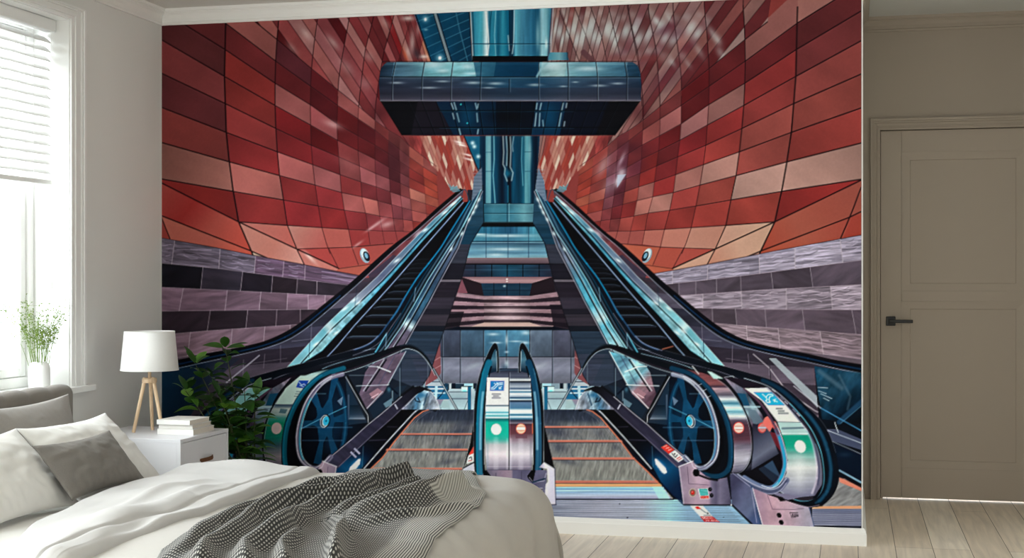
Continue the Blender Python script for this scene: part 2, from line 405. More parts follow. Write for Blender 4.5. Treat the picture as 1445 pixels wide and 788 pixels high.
    if side == 'l':   # glints on the wall beside the handrail
        for (x, y, a_, b_, an) in [(534, 315, 12, 2.5, -35), (546, 317, 10, 4, -15), (524, 322, 10, 2, -35), (505, 345, 9, 2, -35), (470, 176, 14, 5, 20)]:
            glow(x, y, a_, b_, (230, 190, 190), .55, an)
        glow(490, 230, 20, 8, (190, 110, 110), .3, 25)
        for (x, y, a_, b_) in [(555, 235, 10, 30), (525, 190, 20, 10), (572, 215, 6, 18)]:
            glow(x, y, a_, b_, (70, 24, 32), .4)
    else:
        for (x, y, a_, b_, o) in [(583, 235, 7, 18, .4), (560, 254, 5, 11, .95), (556, 243, 7, 7, .5), (574, 262, 9, 14, .3), (557, 225, 3, 14, .5)]:
            glow(x, y, a_, b_, (214, 206, 216), o, -25)
        fill([(562, 266), (550, 246), (562, 247)], (170, 180, 200), .8)
        for (x, y, a_, b_) in [(545, 210, 24, 10), (532, 232, 14, 14)]:
            glow(x, y, a_, b_, (70, 26, 40), .45)
    # round lamp on the wall
    PIDS[0] = ID['lamp_'+side]
    ell(515, 361, 6.2, 11, (130, 150, 165), 1, -22)
    ell(515, 359, 5, 8.5, (190, 200, 205), 1, -22)
    ell(517.5, 362, 4.2, 7.5, (22, 30, 44), 1, -22)
    ell(517, 361, 2.2, 4.2, (110, 150, 175), 1, -22)
    PIDS[0] = ID['redwall_'+side]
    TF[0] = IDENT

def pl(P, x):
    return float(np.interp(x, [p[0] for p in P], [p[1] for p in P]))

def stone(side):
    PIDS[0] = ID['stone_'+side]
    if side == 'l':
        T = [[(220, 334), (228, 336), (306.5, 350), (356.7, 360.3), (427.6, 373.3), (470, 382), (507, 389), (560, 399)],
             [(220, 370.6), (228, 371.6), (310, 379.4), (420.7, 394), (470, 400), (560, 410)],
             [(220, 405), (228, 405.6), (322, 410), (470, 417.7), (560, 422)],
             [(220, 439.5), (450, 436.7), (560, 436)],
             [(220, 474.5), (247.7, 471), (294, 467), (424, 458), (560, 448)],
             [(220, 508), (251, 505), (340, 490), (400, 478), (560, 440)],
             [(220, 560), (560, 560)]]
        J = [[(246.8, 242.5), (311, 309), (361, 359), (401, 399), (431, 430)], [(286.6, 283.5), (342.8, 339.6), (385, 383), (420, 418.5), (447.5, 447)],
             [(259, 253), (321, 317.7), (368.4, 366), (406, 405), (435, 435), (459, 459)], [(297, 292.7), (349.8, 347), (391, 389.5), (424, 424)],
             [(269, 265), (328, 325.5), (374, 372), (410, 409)], [(300, 298), (350, 350)]]
        cc = [(112, 102, 118), (44, 38, 48), (118, 94, 110), (56, 44, 54), (122, 98, 112), (90, 76, 90)]
    else:
        T = [[(900, 390), (940, 383.5), (1000, 373), (1090, 355), (1215, 332), (1224, 330)],
             [(900, 405), (940, 401.6), (1046.5, 389.7), (1215, 367.5), (1224, 366)],
             [(900, 420), (961.7, 417.4), (1090, 408.5), (1224, 401.5)],
             [(900, 433), (981, 435), (1100, 437), (1224, 437.5)],
             [(900, 450), (1013, 456.8), (1098.8, 463.7), (1224, 473)],
             [(900, 470), (1050, 484), (1101.7, 492.3), (1215, 507), (1224, 508)],
             [(900, 600), (1224, 600)]]
        J = [[(949, 949), (999, 998), (1071, 1072), (1121.5, 1122), (1185.6, 1189.5)], [(958, 958), (982, 982), (1011, 1011.5), (1045, 1046), (1088, 1091), (1143, 1147)],
             [(992, 992), (1046, 1047), (1109.6, 1110), (1171.8, 1174.7)], [(1005, 1006), (1037.6, 1039.5), (1079.6, 1081.6), (1132, 1136), (1202, 1208)],
             [(1053.4, 1055), (1098, 1101), (1157, 1162)], [(1030, 1031), (1070, 1071)]]
        cc = [(142, 134, 152), (82, 72, 84), (142, 130, 144), (88, 76, 88), (128, 112, 122), (104, 92, 104)]
    for b in range(6):
        js = [(-999, -999)]+J[b]+[(9999, 9999)]
        for k in range(len(js)-1):
            x0, x0b = js[k]; x1, x1b = js[k+1]
            lo = 220 if side == 'l' else 900; hi = 560 if side == 'l' else 1224
            x0 = max(lo, x0); x0b = max(lo, x0b); x1 = min(hi, x1); x1b = min(hi, x1b)
            tp = [(x, pl(T[b], x)) for x in np.linspace(x0, x1, 5)]
            bt = [(x, pl(T[b+1], x)) for x in np.linspace(x0b, x1b, 5)]
            f = [1, .88, 1.1, .95, 1.06][(k*3+b) % 5]
            c_ = mul(cc[b], f)
            if side == 'l' and b == 1: c_ = [(30, 28, 36), (58, 52, 64), (38, 32, 42), (44, 34, 42), (56, 46, 56), (50, 42, 52)][k]
            if side == 'l' and b == 0 and k > 2: c_ = (98, 78, 98)
            ang = (8 if side == 'l' else -6) if b < 3 else (-6 if side == 'l' else 8)
            light = b % 2 == 0
            band(tp, bt, c_, tex=((26, 2.2, ang, .42, b*31+k+5) if light and (b == 0 or side == 'r') else ((34, 5, ang-12*(k % 3), .24, b*7+k) if light else (40, 9, ang+30*(k % 3)-30, .22, b*5+k))))
            if light and (b == 0 or side == 'r'):   # pale veins
                for v in range(9 if k % 2 == 0 else 6):
                    yy = .12+.1*v
                    xs_ = np.linspace(x0+3, x1-3, 7)
                    sd = k*7+v*3+b
                    pts = [(x, pl(T[b], x)+(pl(T[b+1], x)-pl(T[b], x))*(yy+.05*math.sin(x*.13+sd)+.03*math.sin(x*.31+sd*2))) for x in xs_]
                    s_ = rng.randint(0, 3); e_ = rng.randint(4, 8)
                    line(cur(pts[s_:e_], 4), .8+.5*(v % 2), mul(cc[b], 1.45 if v % 3 else .6), .55, soft=.5)
    for b in range(1, 6):
        line([p for p in T[b]], .8, (176, 158, 170), .55)
    for b in range(6):
        for (xa, xb) in J[b]:
            line([(xa, pl(T[b], xa)), (xb, pl(T[b+1], xb))], .8, (196, 180, 190) if b % 2 == 0 or side == 'l' else (168, 160, 170), .7)
    line(T[0], .9, (40, 20, 26), .8)

def far_hall():
    PIDS[0] = ID['hall']
    fill([(640, 314), (800, 314), (900, 420), (900, 580), (540, 580), (540, 420)], (46, 46, 58))
    # teal glass lobby
    fill([(640, 314), (800, 314), (800, 345), (640, 345)], G((640, 0), (800, 0), [(0, (30, 60, 80)), (.12, (48, 110, 134)), (.35, (44, 96, 122)), (.5, (40, 82, 110)), (.7, (70, 130, 152)), (.85, (60, 110, 130)), (1, (24, 54, 72))]), tex=(3, 40, 0, .2, 3))
    fill([(640, 330), (800, 330), (800, 341), (640, 341)], (90, 140, 158), .5)
    glow(712, 333, 40, 2, (190, 210, 215), .8); glow(676, 331, 14, 1.5, (180, 205, 210), .8)
    line([(650, 341), (780, 341)], 1.3, (20, 40, 56), .9)
    line([(655, 342.5), (775, 342.5)], .8, (170, 190, 196), .7)
    fill([(665, 343), (768, 343), (773, 364), (659, 364)], G((0, 343), (0, 364), [(0, (50, 80, 100)), (.4, (96, 138, 158)), (.7, (80, 120, 142)), (1, (130, 166, 178))]), tex=(50, 3, 0, .2, 9))
    glow(715, 352, 30, 2, (190, 210, 216), .7); glow(700, 360, 14, 2.5, (180, 205, 212), .7)
    for x in (686, 717, 746): line([(x, 320), (x, 364)], .9, (36, 60, 80), .8)
    fill([(640, 343), (665, 343), (659, 364), (652, 392), (630, 392)], (44, 66, 82)); fill([(768, 343), (800, 343), (810, 392), (786, 392), (773, 364)], (36, 56, 72))
    fill([(659, 364), (773, 364), (776, 372), (657, 372)], G((0, 364), (0, 372), [(0, (128, 108, 114)), (1, (84, 66, 76))]))
    fill([(630, 372.5), (806, 372.5), (812, 392), (624, 392)], (34, 30, 42))
    fill([(657, 374), (777, 374), (784, 391), (652, 391)], G((650, 0), (785, 0), [(0, (44, 42, 58)), (.5, (34, 72, 92)), (1, (40, 40, 56))]), tex=(30, 5, 0, .25, 5))
    for x in (671, 694, 716, 738, 761): line([(x, 373), (x, 391)], 1.3, (10, 14, 22), .9)
    line([(656, 381), (780, 381)], .7, (70, 120, 140), .6)
    line([(657, 372.8), (777, 372.8)], 1.5, (10, 8, 14))
    fill([(651, 391), (780, 391), (752, 400), (678, 400)], G((0, 391), (0, 400), [(0, (120, 90, 98)), (.6, (176, 136, 140)), (1, (140, 108, 116))]))
    ell(715.5, 394.3, 1.3, 1, (250, 240, 240)); ell(715.5, 397.5, 1.1, .9, (250, 240, 240))
    fill([(679, 400), (751, 400), (747, 419), (683, 419)], (34, 58, 76), tex=(20, 6, 0, .2, 6))
    for x in (697, 715.5, 733.5): line([(x, 400), (x, 418)], .9, (8, 14, 24), .9)
    line([(680, 410), (750, 410)], .7, (12, 18, 28), .8); glow(712, 404, 2, 1.5, (200, 220, 225), .9)
    fill([(651, 391), (679, 400), (683, 419), (660, 414)], (36, 22, 30)); fill([(780, 391), (751, 400), (747, 419), (785, 414)], (32, 20, 28))
    fill([(651, 392), (660, 414), (645, 414), (648, 402)], (130, 72, 86))
    # striped stone hall, flared flanks
    fr = [(418, 419, 414), (424, 424, 423), (432, 431, 432), (439, 438, 441), (447, 446, 450), (455, 454, 459), (461, 461, 466)]
    fill([(645, 413), (683, 418), (748, 418), (786, 412), (806, 466), (622, 466)], (120, 96, 106))
    yl = [413.5, 419, 424.5, 430, 435.5, 441, 447, 453, 459]; ym = [418.5, 423, 427.5, 432, 436.5, 441.5, 446.5, 451.5, 456]
    for i in range(8):
        ca = (166, 138, 146) if i % 2 == 0 else (62, 44, 52)
        cb = (150, 118, 128) if i % 2 == 0 else (44, 32, 42)
        a_, b_ = ym[i], ym[i+1]
        fill([(683, a_), (748, a_), (748, b_), (683, b_)], G((683, 0), (748, 0), [(0, mul(ca, .8)), (.5, mul(ca, 1.12)), (1, mul(ca, .85))]), tex=(9, 2, 0, .22, 40+i))
        da, db = (yl[i]-413.5)*1.1+413, (yl[i+1]-413.5)*1.1+413
        fill([(645-(da-413)*.45, da), (683, a_), (683, b_), (645-(db-413)*.45, db)], cb, tex=(10, 3, 0, .2, i)); fill([(786+(da-413)*.4, da), (748, a_), (748, b_), (786+(db-413)*.4, db)], cb, tex=(10, 3, 0, .2, i+9))
    fill([(622, 468), (647, 466), (655, 440), (636, 440)], (14, 12, 20), .75); fill([(808, 468), (782, 466), (776, 430), (795, 430)], (24, 18, 28), .8)
    fill([(683, 455.5), (748, 455.5), (766, 461), (664, 461)], (190, 158, 150))
    glow(716, 438, 24, 5, (205, 180, 184), .5); glow(716, 448, 26, 4, (205, 180, 184), .5)
    fill([(648, 461), (782, 461), (806, 466.5), (622, 466.5)], (8, 22, 34)); line([(650, 461), (780, 461)], .9, (180, 150, 145), .7)
    # steel panels
    xs = [610, 624.6, 649.8, 682.7, 715, 747.8, 779.7, 806, 830]
    for i in range(8):
        c_ = [(62, 68, 84), (64, 70, 86), (64, 84, 102), (66, 106, 130), (70, 112, 136), (84, 96, 112), (74, 76, 92), (66, 70, 84)][i]
        fill([(xs[i], 466.5), (xs[i+1], 466.5), (xs[i+1], 504), (xs[i], 504)], G((0, 467), (0, 504), [(0, mul(c_, 1.15)), (.5, c_), (1, mul(c_, .85))]), tex=(8, 12, 0, .14, i+60))
        d_ = (106, 108, 122)
        fill([(xs[i], 504), (xs[i+1], 504), (xs[i+1], 543), (xs[i], 543)], G((0, 504), (0, 543), [(0, mul(d_, .92)), (.4, mul(d_, 1.15)), (1, mul(d_, .8))]), tex=(20, 8, -20, .14, i+80))
    for x in xs[1:-1]:
        line([(x, 466), (x, 543)], 1.4, (38, 40, 50), .9); line([(x+1, 468), (x+1, 541)], .6, (150, 170, 184), .6)
    line([(600, 504), (830, 504)], 1.1, (36, 38, 48), .9); line([(610, 505.3), (830, 505.3)], .5, (150, 160, 172), .5)
    for (x, y, a_, b_) in [(696, 472, 8, 2), (700, 484, 8, 1.5), (742, 470, 6, 3), (741, 484, 6, 2), (715, 497, 3, 1.5), (715, 514, 3, 6), (728, 482, 10, 1), (715, 480, 2, 8)]:
        glow(x, y, a_, b_, (205, 222, 228), .65)
    glow(760, 518, 14, 4, (160, 165, 175), .5, -20); glow(670, 516, 14, 4, (150, 158, 168), .5, -20)
    # platform level between the panels and the walkways
    fill([(560, 541.5), (880, 541.5), (880, 582), (560, 582)], (116, 134, 146))
    fill([(600, 542), (672, 542), (672, 552), (600, 552)], (40, 58, 72))
    for (x0, x1, c_) in [(628, 632, (28, 60, 80)), (638, 643, (20, 30, 44)), (655, 668, (140, 176, 188)), (668, 673, (20, 36, 50)), (634, 637, (150, 160, 165))]:
        for T in (IDENT, MIRN):
            TF[0] = T; fill([(x0, 541.5), (x1, 541.5), (x1, 549), (x0, 549)], c_)
    for T in (IDENT, MIRN):
        TF[0] = T
        fill([(634, 549), (670, 549), (672, 579), (622, 579)], G((0, 549), (0, 579), [(0, (150, 166, 172)), (.4, (128, 148, 156)), (1, (150, 172, 178))]))
        line([(634, 553.5), (661, 553.5)], 1, (60, 70, 84)); line([(636, 563), (661, 563)], 1, (60, 70, 84))
        fill([(660, 545), (665, 545), (665, 579), (660, 579)], (30, 92, 120)); fill([(651, 546), (660, 546), (660, 553), (651, 553)], (170, 200, 202)); line([(651, 545.6), (666, 545.6)], 1, (16, 26, 38))
        line([(660, 566), (655, 579)], .6, (50, 70, 80)); glow(656, 552, 4, 1, (60, 220, 210), .9)
        # shop like glimpses at the sides
        fill([(600, 533), (620, 533), (626, 545), (600, 545)], (150, 160, 168)); line([(602, 539), (622, 539)], 1.2, (50, 64, 80)); line([(604, 536), (618, 536)], .8, (70, 84, 98))
        fill([(604, 545), (630, 545), (634, 564), (606, 564)], (34, 96, 128)); line([(604, 549), (628, 549)], 1.8, (190, 205, 210)); line([(606, 555), (628, 555)], 1.5, (180, 200, 206)); fill([(614, 545), (618, 545), (617, 563), (613, 563)], (150, 180, 190))
        line([(618, 563), (624, 556), (630, 545)], 1, (16, 30, 50))
        fill([(612, 564), (626, 564), (621, 572)], (120, 118, 134)); fill([(626, 564), (621, 575), (636, 579), (632, 564)], (136, 158, 162))
    TF[0] = IDENT
    # pink stone slivers
    for T in (IDENT, MIRN):
        TF[0] = T
        fill([(621, 480), (622.5, 526), (618, 534), (600, 545), (607, 512)], (128, 70, 76)); line([(608, 512), (622, 504)], .7, (190, 150, 150)); line([(604, 526), (622, 516)], .7, (190, 150, 150))
    TF[0] = IDENT

def ceiling_and_shaft():
    PIDS[0] = ID['ceiling']
    q = [(581, 10), (668, 2), (668, 88), (608, 88)]
    CLIP[0] = np.array(q, np.float32)
    fill(q, G((590, 20), (665, 80), [(0, (22, 78, 106)), (.5, (18, 66, 92)), (1, (16, 52, 74))]), tex=(20, 20, 20, .15, 2))
    for k in range(8):
        y = 14+k*12.5
        line([(585+k*4, y+18), (668, y-14)], 1, (74, 130, 152), .6)
    line([(643, 14), (648, 40), (660, 86)], 1.5, (60, 112, 134), .7)
    line([(612.5, 14), (635, 88)], 3.6, (112, 126, 134)); line([(610, 14), (632.5, 88)], 1, (10, 26, 38)); line([(615.5, 14), (638, 88)], 1, (10, 26, 38))
    glow(600.5, 27, 5, 5, (150, 200, 215), .7); ell(600.5, 27.5, 1.8, 2.2, (235, 240, 240)); glow(621, 82, 6, 6, (150, 200, 215), .7); ell(621, 82, 2.2, 2.4, (240, 242, 240))
    glow(601, 42, 3, 1.5, (150, 190, 205), .6)
    line([(583, 10), (609, 88)], 1.6, (8, 14, 22))
    line([(662, 10), (664.5, 50), (667, 88)], 1.6, (8, 20, 30))
    CLIP[0] = None
    PIDS[0] = ID['shaft']
    st = [(0, (34, 100, 124)), (.05, (46, 122, 146)), (.14, (70, 150, 170)), (.2, (190, 204, 206)), (.23, (40, 110, 134)), (.3, (44, 126, 150)), (.34, (26, 90, 116)), (.4, (48, 132, 154)), (.47, (16, 86, 112)), (.5, (14, 60, 82)), (.53, (26, 76, 100)), (.56, (84, 150, 170)), (.66, (60, 118, 144)), (.78, (40, 96, 124)), (.84, (26, 78, 104)), (.88, (128, 172, 184)), (.94, (110, 160, 174)), (1, (50, 110, 132))]
    fill([(664, 4), (779, 0), (775, 85), (667, 85)], G((664, 0), (778, 0), st), tex=(3.5, 60, 0, .14, 8))
    line([(685, 15), (688, 40), (690, 62), (687, 84)], 2.2, (210, 216, 214), .8, soft=1); line([(694, 14), (692, 30), (691, 62)], .9, (10, 60, 84), .8); line([(700, 14), (698, 50), (700, 80)], 1, (150, 190, 200), .6)
    line([(664, 14), (667.5, 85)], 1.6, (150, 160, 164)); line([(667, 14), (669.5, 85)], .8, (12, 40, 54))
    line([(719, 8), (720, 85)], 1, (8, 30, 44)); line([(723, 8), (723, 85)], 1, (8, 30, 44)); line([(726, 12), (725, 60), (723, 76)], 1.2, (190, 210, 212), .8); line([(717, 50), (719, 72)], 1, (200, 214, 214), .8)
    line([(667, 62), (776, 62)], 1, (10, 40, 58)); line([(667, 63), (776, 63)], .6, (130, 180, 190), .5)
    glow(759, 50, 3, 24, (150, 190, 198), .6); glow(771, 62, 2, 8, (205, 220, 220), .8)
    fill([(667, 79), (774, 79), (774, 87), (667, 87)], G((0, 77), (0, 86), [(0, (10, 50, 70)), (.5, (2, 8, 16)), (1, (4, 10, 18))]))
    line([(779, 8), (776, 50), (773, 86)], 1.5, (60, 70, 90)); line([(781, 8), (777, 80)], .8, (150, 160, 170))
    fill([(776, 74), (800, 74), (803, 85), (774, 85)], G((776, 0), (803, 0), [(0, (70, 130, 150)), (.5, (110, 154, 166)), (1, (40, 84, 108))])); line([(801, 74), (801, 85)], .8, (20, 40, 50))
    # lower shaft
    q = [(676, 190), (762, 190), (761, 210), (757, 262), (753, 315), (682, 315), (680, 262), (677, 215)]
    s2 = [(0, (16, 56, 78)), (.09, (10, 44, 64)), (.11, (84, 136, 150)), (.18, (96, 146, 158)), (.2, (20, 74, 98)), (.27, (16, 66, 90)), (.38, (8, 30, 46)), (.45, (10, 60, 84)), (.5, (6, 20, 32)), (.56, (12, 70, 94)), (.66, (10, 58, 80)), (.74, (30, 90, 112)), (.77, (90, 146, 158)), (.84, (70, 126, 142)), (.87, (14, 54, 76)), (.95, (6, 30, 46)), (1, (20, 62, 84))]
    fill(q, G((677, 0), (761, 0), s2), tex=(3, 50, 0, .16, 12))
    line([(697, 192), (697.5, 225), (696, 248), (699, 288)], 1.5, (120, 180, 194), .8, soft=.7)
    line([(710, 192), (711, 215), (710, 232), (713, 238), (712, 246), (716, 256)], 1.2, (200, 206, 206), .85, soft=.6); line([(714.5, 192), (716, 214), (715, 234)], 1.2, (195, 202, 204), .8, soft=.6)
    line([(720, 193), (721, 213), (720, 236), (724, 244), (722, 255)], 1.2, (200, 206, 206), .85, soft=.6); line([(725, 193), (723, 206), (724, 214)], 1, (195, 202, 204), .7, soft=.6)
    line([(717.5, 192), (717.5, 300)], 1.8, (4, 16, 28), .8); line([(737, 194), (736, 225), (738, 262)], 1.1, (110, 170, 184), .7, soft=.6)
    glow(717, 245, 5, 6, (30, 130, 160), .6); line([(717, 262), (717, 286)], 1, (60, 160, 190), .8)
    glow(690, 226, 3, 30, (130, 168, 176), .5); glow(748, 214, 3, 20, (140, 176, 182), .5)
    line([(684, 215), (696, 215)], .6, (30, 70, 90)); line([(740, 214.5), (751, 214.5)], .6, (30, 70, 90)); line([(684, 242), (696, 242)], .6, (30, 70, 90)); line([(741, 242), (751, 242)], .6, (30, 70, 90))
    fill([(681, 287.5), (754, 287.5), (753, 315), (682, 315)], G((681, 0), (754, 0), [(0, (36, 84, 104)), (.2, (64, 116, 132)), (.5, (52, 104, 122)), (.8, (88, 134, 146)), (1, (70, 110, 124))]), tex=(20, 10, 0, .15, 14))
    for y in (287.7, 301.3): line([(681, y), (754, y)], .9, (16, 40, 54), .9); line([(681, y+1), (754, y+1)], .5, (140, 175, 182), .5)
    line([(716, 287), (716, 314)], .8, (20, 40, 54)); line([(718.5, 287), (718.5, 314)], .8, (150, 180, 186), .7)
    line([(681.5, 262), (683, 315)], 1.1, (8, 14, 22)); line([(756, 262), (752.5, 315)], 1.1, (8, 14, 22))
    fill([(664, 313.5), (774, 313.5), (776, 320.5), (662, 320.5)], (6, 8, 14)); line([(683, 314), (752, 314)], .7, (120, 150, 160), .7)
    # wedges of far stairs at both sides of the shaft
    fill([(669, 250), (680, 236), (682, 315), (664, 300)], (90, 104, 122)); fill([(760, 236), (768, 256), (774, 300), (753, 315), (756, 262)], (96, 112, 132))
    for y in range(240, 290, 5):
        line([(668, y), (680, y)], .6, (150, 160, 175), .6); line([(757, y), (768, y)], .6, (150, 160, 175), .6)
    fill([(664, 290), (682, 268), (682, 314), (664, 314)], (30, 66, 86)); fill([(753, 290), (772, 300), (774, 314), (753, 314)], (30, 60, 78))
    # dark slot left of the shaft with the ceiling lights
    fill([(655, 192), (677, 192), (677, 236), (675, 241)], (28, 88, 114)); line([(655, 192), (675, 241)], 1.3, (10, 16, 26))
    for (x, y) in [(667, 202), (669.5, 207), (675, 221)]: glow(x, y, 3, 3, (200, 225, 230), .9)

def bridge():
    PIDS[0] = ID['beam']
    top = [(546, 88), (893, 88)]
    out = cur([(546, 88), (539, 95), (536, 106), (535, 122), (536.5, 142)], 5)
    outr = cur([(893, 88), (900, 93), (904, 106), (905, 122), (904.5, 141)], 5)
    fill(out+[(904.5, 142)]+outr[::-1], (60, 80, 100))
    CLIP[0] = np.array(out+[(904.5, 142)]+outr[::-1], np.float32)
    up = [(0, (44, 58, 76)), (.05, (66, 96, 116)), (.12, (84, 118, 136)), (.2, (92, 146, 160)), (.28, (110, 166, 176)), (.38, (84, 140, 158)), (.46, (40, 84, 110)), (.52, (20, 62, 90)), (.6, (22, 66, 92)), (.62, (96, 146, 160)), (.68, (126, 164, 172)), (.76, (96, 140, 156)), (.86, (78, 120, 140)), (.94, (58, 96, 118)), (1, (44, 74, 96))]
    fill([(530, 86), (910, 86), (910, 108.5), (530, 108.5)], G((535, 0), (905, 0), up), tex=(26, 4, -6, .2, 21))
    lo = [(0, (40, 40, 54)), (.12, (56, 62, 78)), (.3, (60, 70, 88)), (.45, (40, 84, 110)), (.6, (30, 74, 102)), (.7, (64, 92, 114)), (.9, (54, 66, 86)), (1, (38, 52, 70))]
    fill([(530, 108.5), (910, 108.5), (910, 143), (530, 143)], G((535, 0), (905, 0), lo), tex=(30, 4, 0, .22, 22))
    fill([(530, 124), (910, 124), (910, 143), (530, 143)], G((0, 124), (0, 142), [(0, (60, 62, 78)), (.5, (52, 52, 66)), (1, (88, 84, 98))]), .55)
    fill([(530, 86), (910, 86), (910, 92), (530, 92)], (150, 180, 190), .25)
    fill([(530, 109), (910, 109), (910, 143), (530, 143)], G((0, 109), (0, 142), [(0, (60, 90, 110)), (.25, (36, 50, 70)), (.7, (30, 32, 46)), (.92, (60, 58, 72)), (1, (110, 104, 116))]), .38)
    for (x0, x1, c_, o) in [(640, 700, (130, 190, 200), .35), (600, 640, (120, 170, 180), .25), (765, 800, (170, 190, 190), .35), (700, 760, (6, 36, 60), .4), (536, 556, (20, 30, 46), .4), (886, 905, (24, 44, 64), .5)]:
        fill([(x0, 88), (x1, 88), (x1-3, 108), (x0-3, 108)], c_, o, tex=(12, 6, 0, .3, int(x0)))
    for (x, y, a_, b_) in [(560, 117, 10, 1.6), (625, 115, 10, 1.2), (668, 117, 12, 2), (605, 124, 14, 1.4), (700, 118, 12, 2), (755, 120, 10, 2), (812, 116, 5, 1), (795, 122, 6, 1), (845, 121, 12, 1.6), (872, 118, 10, 1.4), (612, 92, 16, 5), (625, 100, 10, 3), (780, 94, 14, 5), (668, 104, 14, 2), (690, 124, 10, 1), (830, 97, 20, 4), (660, 94, 10, 4)]:
        glow(x, y, a_, b_, (196, 214, 220), .6)
    line([(532, 108.6), (908, 108.6)], 1.2, (10, 16, 26)); line([(532, 110), (908, 110)], .5, (150, 175, 185), .5)
    for P in ([(558.6, 88), (554, 110), (553.4, 142)], [(599.3, 88), (595.8, 109), (595, 142)], [(639.4, 88), (636.8, 109), (636.5, 142)], [(679.4, 88), (678.3, 109), (677.6, 142)], [(719, 112), (719, 130)], [(760.5, 88), (760.8, 142)], [(800.7, 88), (802.4, 109), (802, 142)], [(841, 88), (843.6, 109), (843.4, 142)], [(881.7, 88), (885, 109), (884.5, 142)]):
        line(P, 1.2, (12, 18, 28), .85); line([(p[0]+1, p[1]) for p in P], .6, (170, 190, 200), .6)
    fill([(668, 86), (762, 86), (758, 108), (672, 108)], (16, 58, 84), .6); line([(773, 88), (764, 97), (758, 108)], 3, (130, 170, 180), .8, soft=1)
    CLIP[0] = None
    line([(540, 87), (898, 87)], 1, (20, 20, 30), .8)
    # soffit
    fill([(536.5, 142), (904.5, 142), (868, 191.5), (567, 191.5)], (9, 9, 15))
    CLIP[0] = np.array([(536.5, 142), (904.5, 142), (868, 191.5), (567, 191.5)], np.float32)
    fill([(590, 142), (640, 142), (650, 191), (580, 191)], (26, 22, 32)); fill([(615, 142), (700, 142), (700, 191), (640, 191)], (12, 44, 66), .85)
    fill([(700, 142), (755, 142), (755, 191), (700, 191)], (6, 20, 34)); fill([(757, 142), (800, 142), (790, 191), (750, 191)], (14, 52, 78), .85); fill([(800, 142), (860, 142), (840, 191), (790, 191)], (14, 18, 32))
    glow(720, 165, 26, 10, (3, 5, 10), .8)
    for k, x in enumerate(range(575, 880, 20)):
        xb = 719+(x-719)*.84
        line([(x, 142), (xb, 192)], 1.1, (3, 4, 8), .9)
        line([(x+1.5, 142), (xb+1.5, 192)], .6, (60, 84, 104), .3)
    for y in (156.5, 180): line([(540, y), (900, y)], 1.3, (2, 3, 6), .95); line([(620, y+1.3), (810, y+1.3)], .5, (70, 130, 150), .5)
    for (x0, y0, x1, y1) in [(637, 146, 640, 154), (641, 145, 644, 155), (645, 160, 648, 172), (639, 160, 641, 168), (671, 146, 673, 154), (675, 147, 674, 152), (673, 160, 674, 172), (648, 182, 650, 190), (675, 183, 674, 189), (758, 146, 757, 154), (764, 146, 762, 155), (757, 160, 755, 178), (762, 160, 761, 178), (766, 170, 767, 178), (795, 146, 793, 155), (792, 160, 789, 178), (797, 172, 796, 178), (800, 146, 799, 152)]:
        line([(x0, y0), (x1, y1)], 1.5, (190, 214, 222), .75, soft=.8)
    for (x, y) in [(650.5, 147.5), (659.5, 174)]: ell(x, y, 1.2, 1.2, (60, 200, 200))
    glow(660, 165, 14, 18, (20, 80, 110), .5); glow(775, 165, 12, 20, (20, 80, 110), .5)
    CLIP[0] = None
    line([(537, 142.3), (904, 142.3)], 1.3, (120, 116, 128), .9)
    line([(567, 191.8), (868, 191.8)], 1, (140, 60, 56), .6)

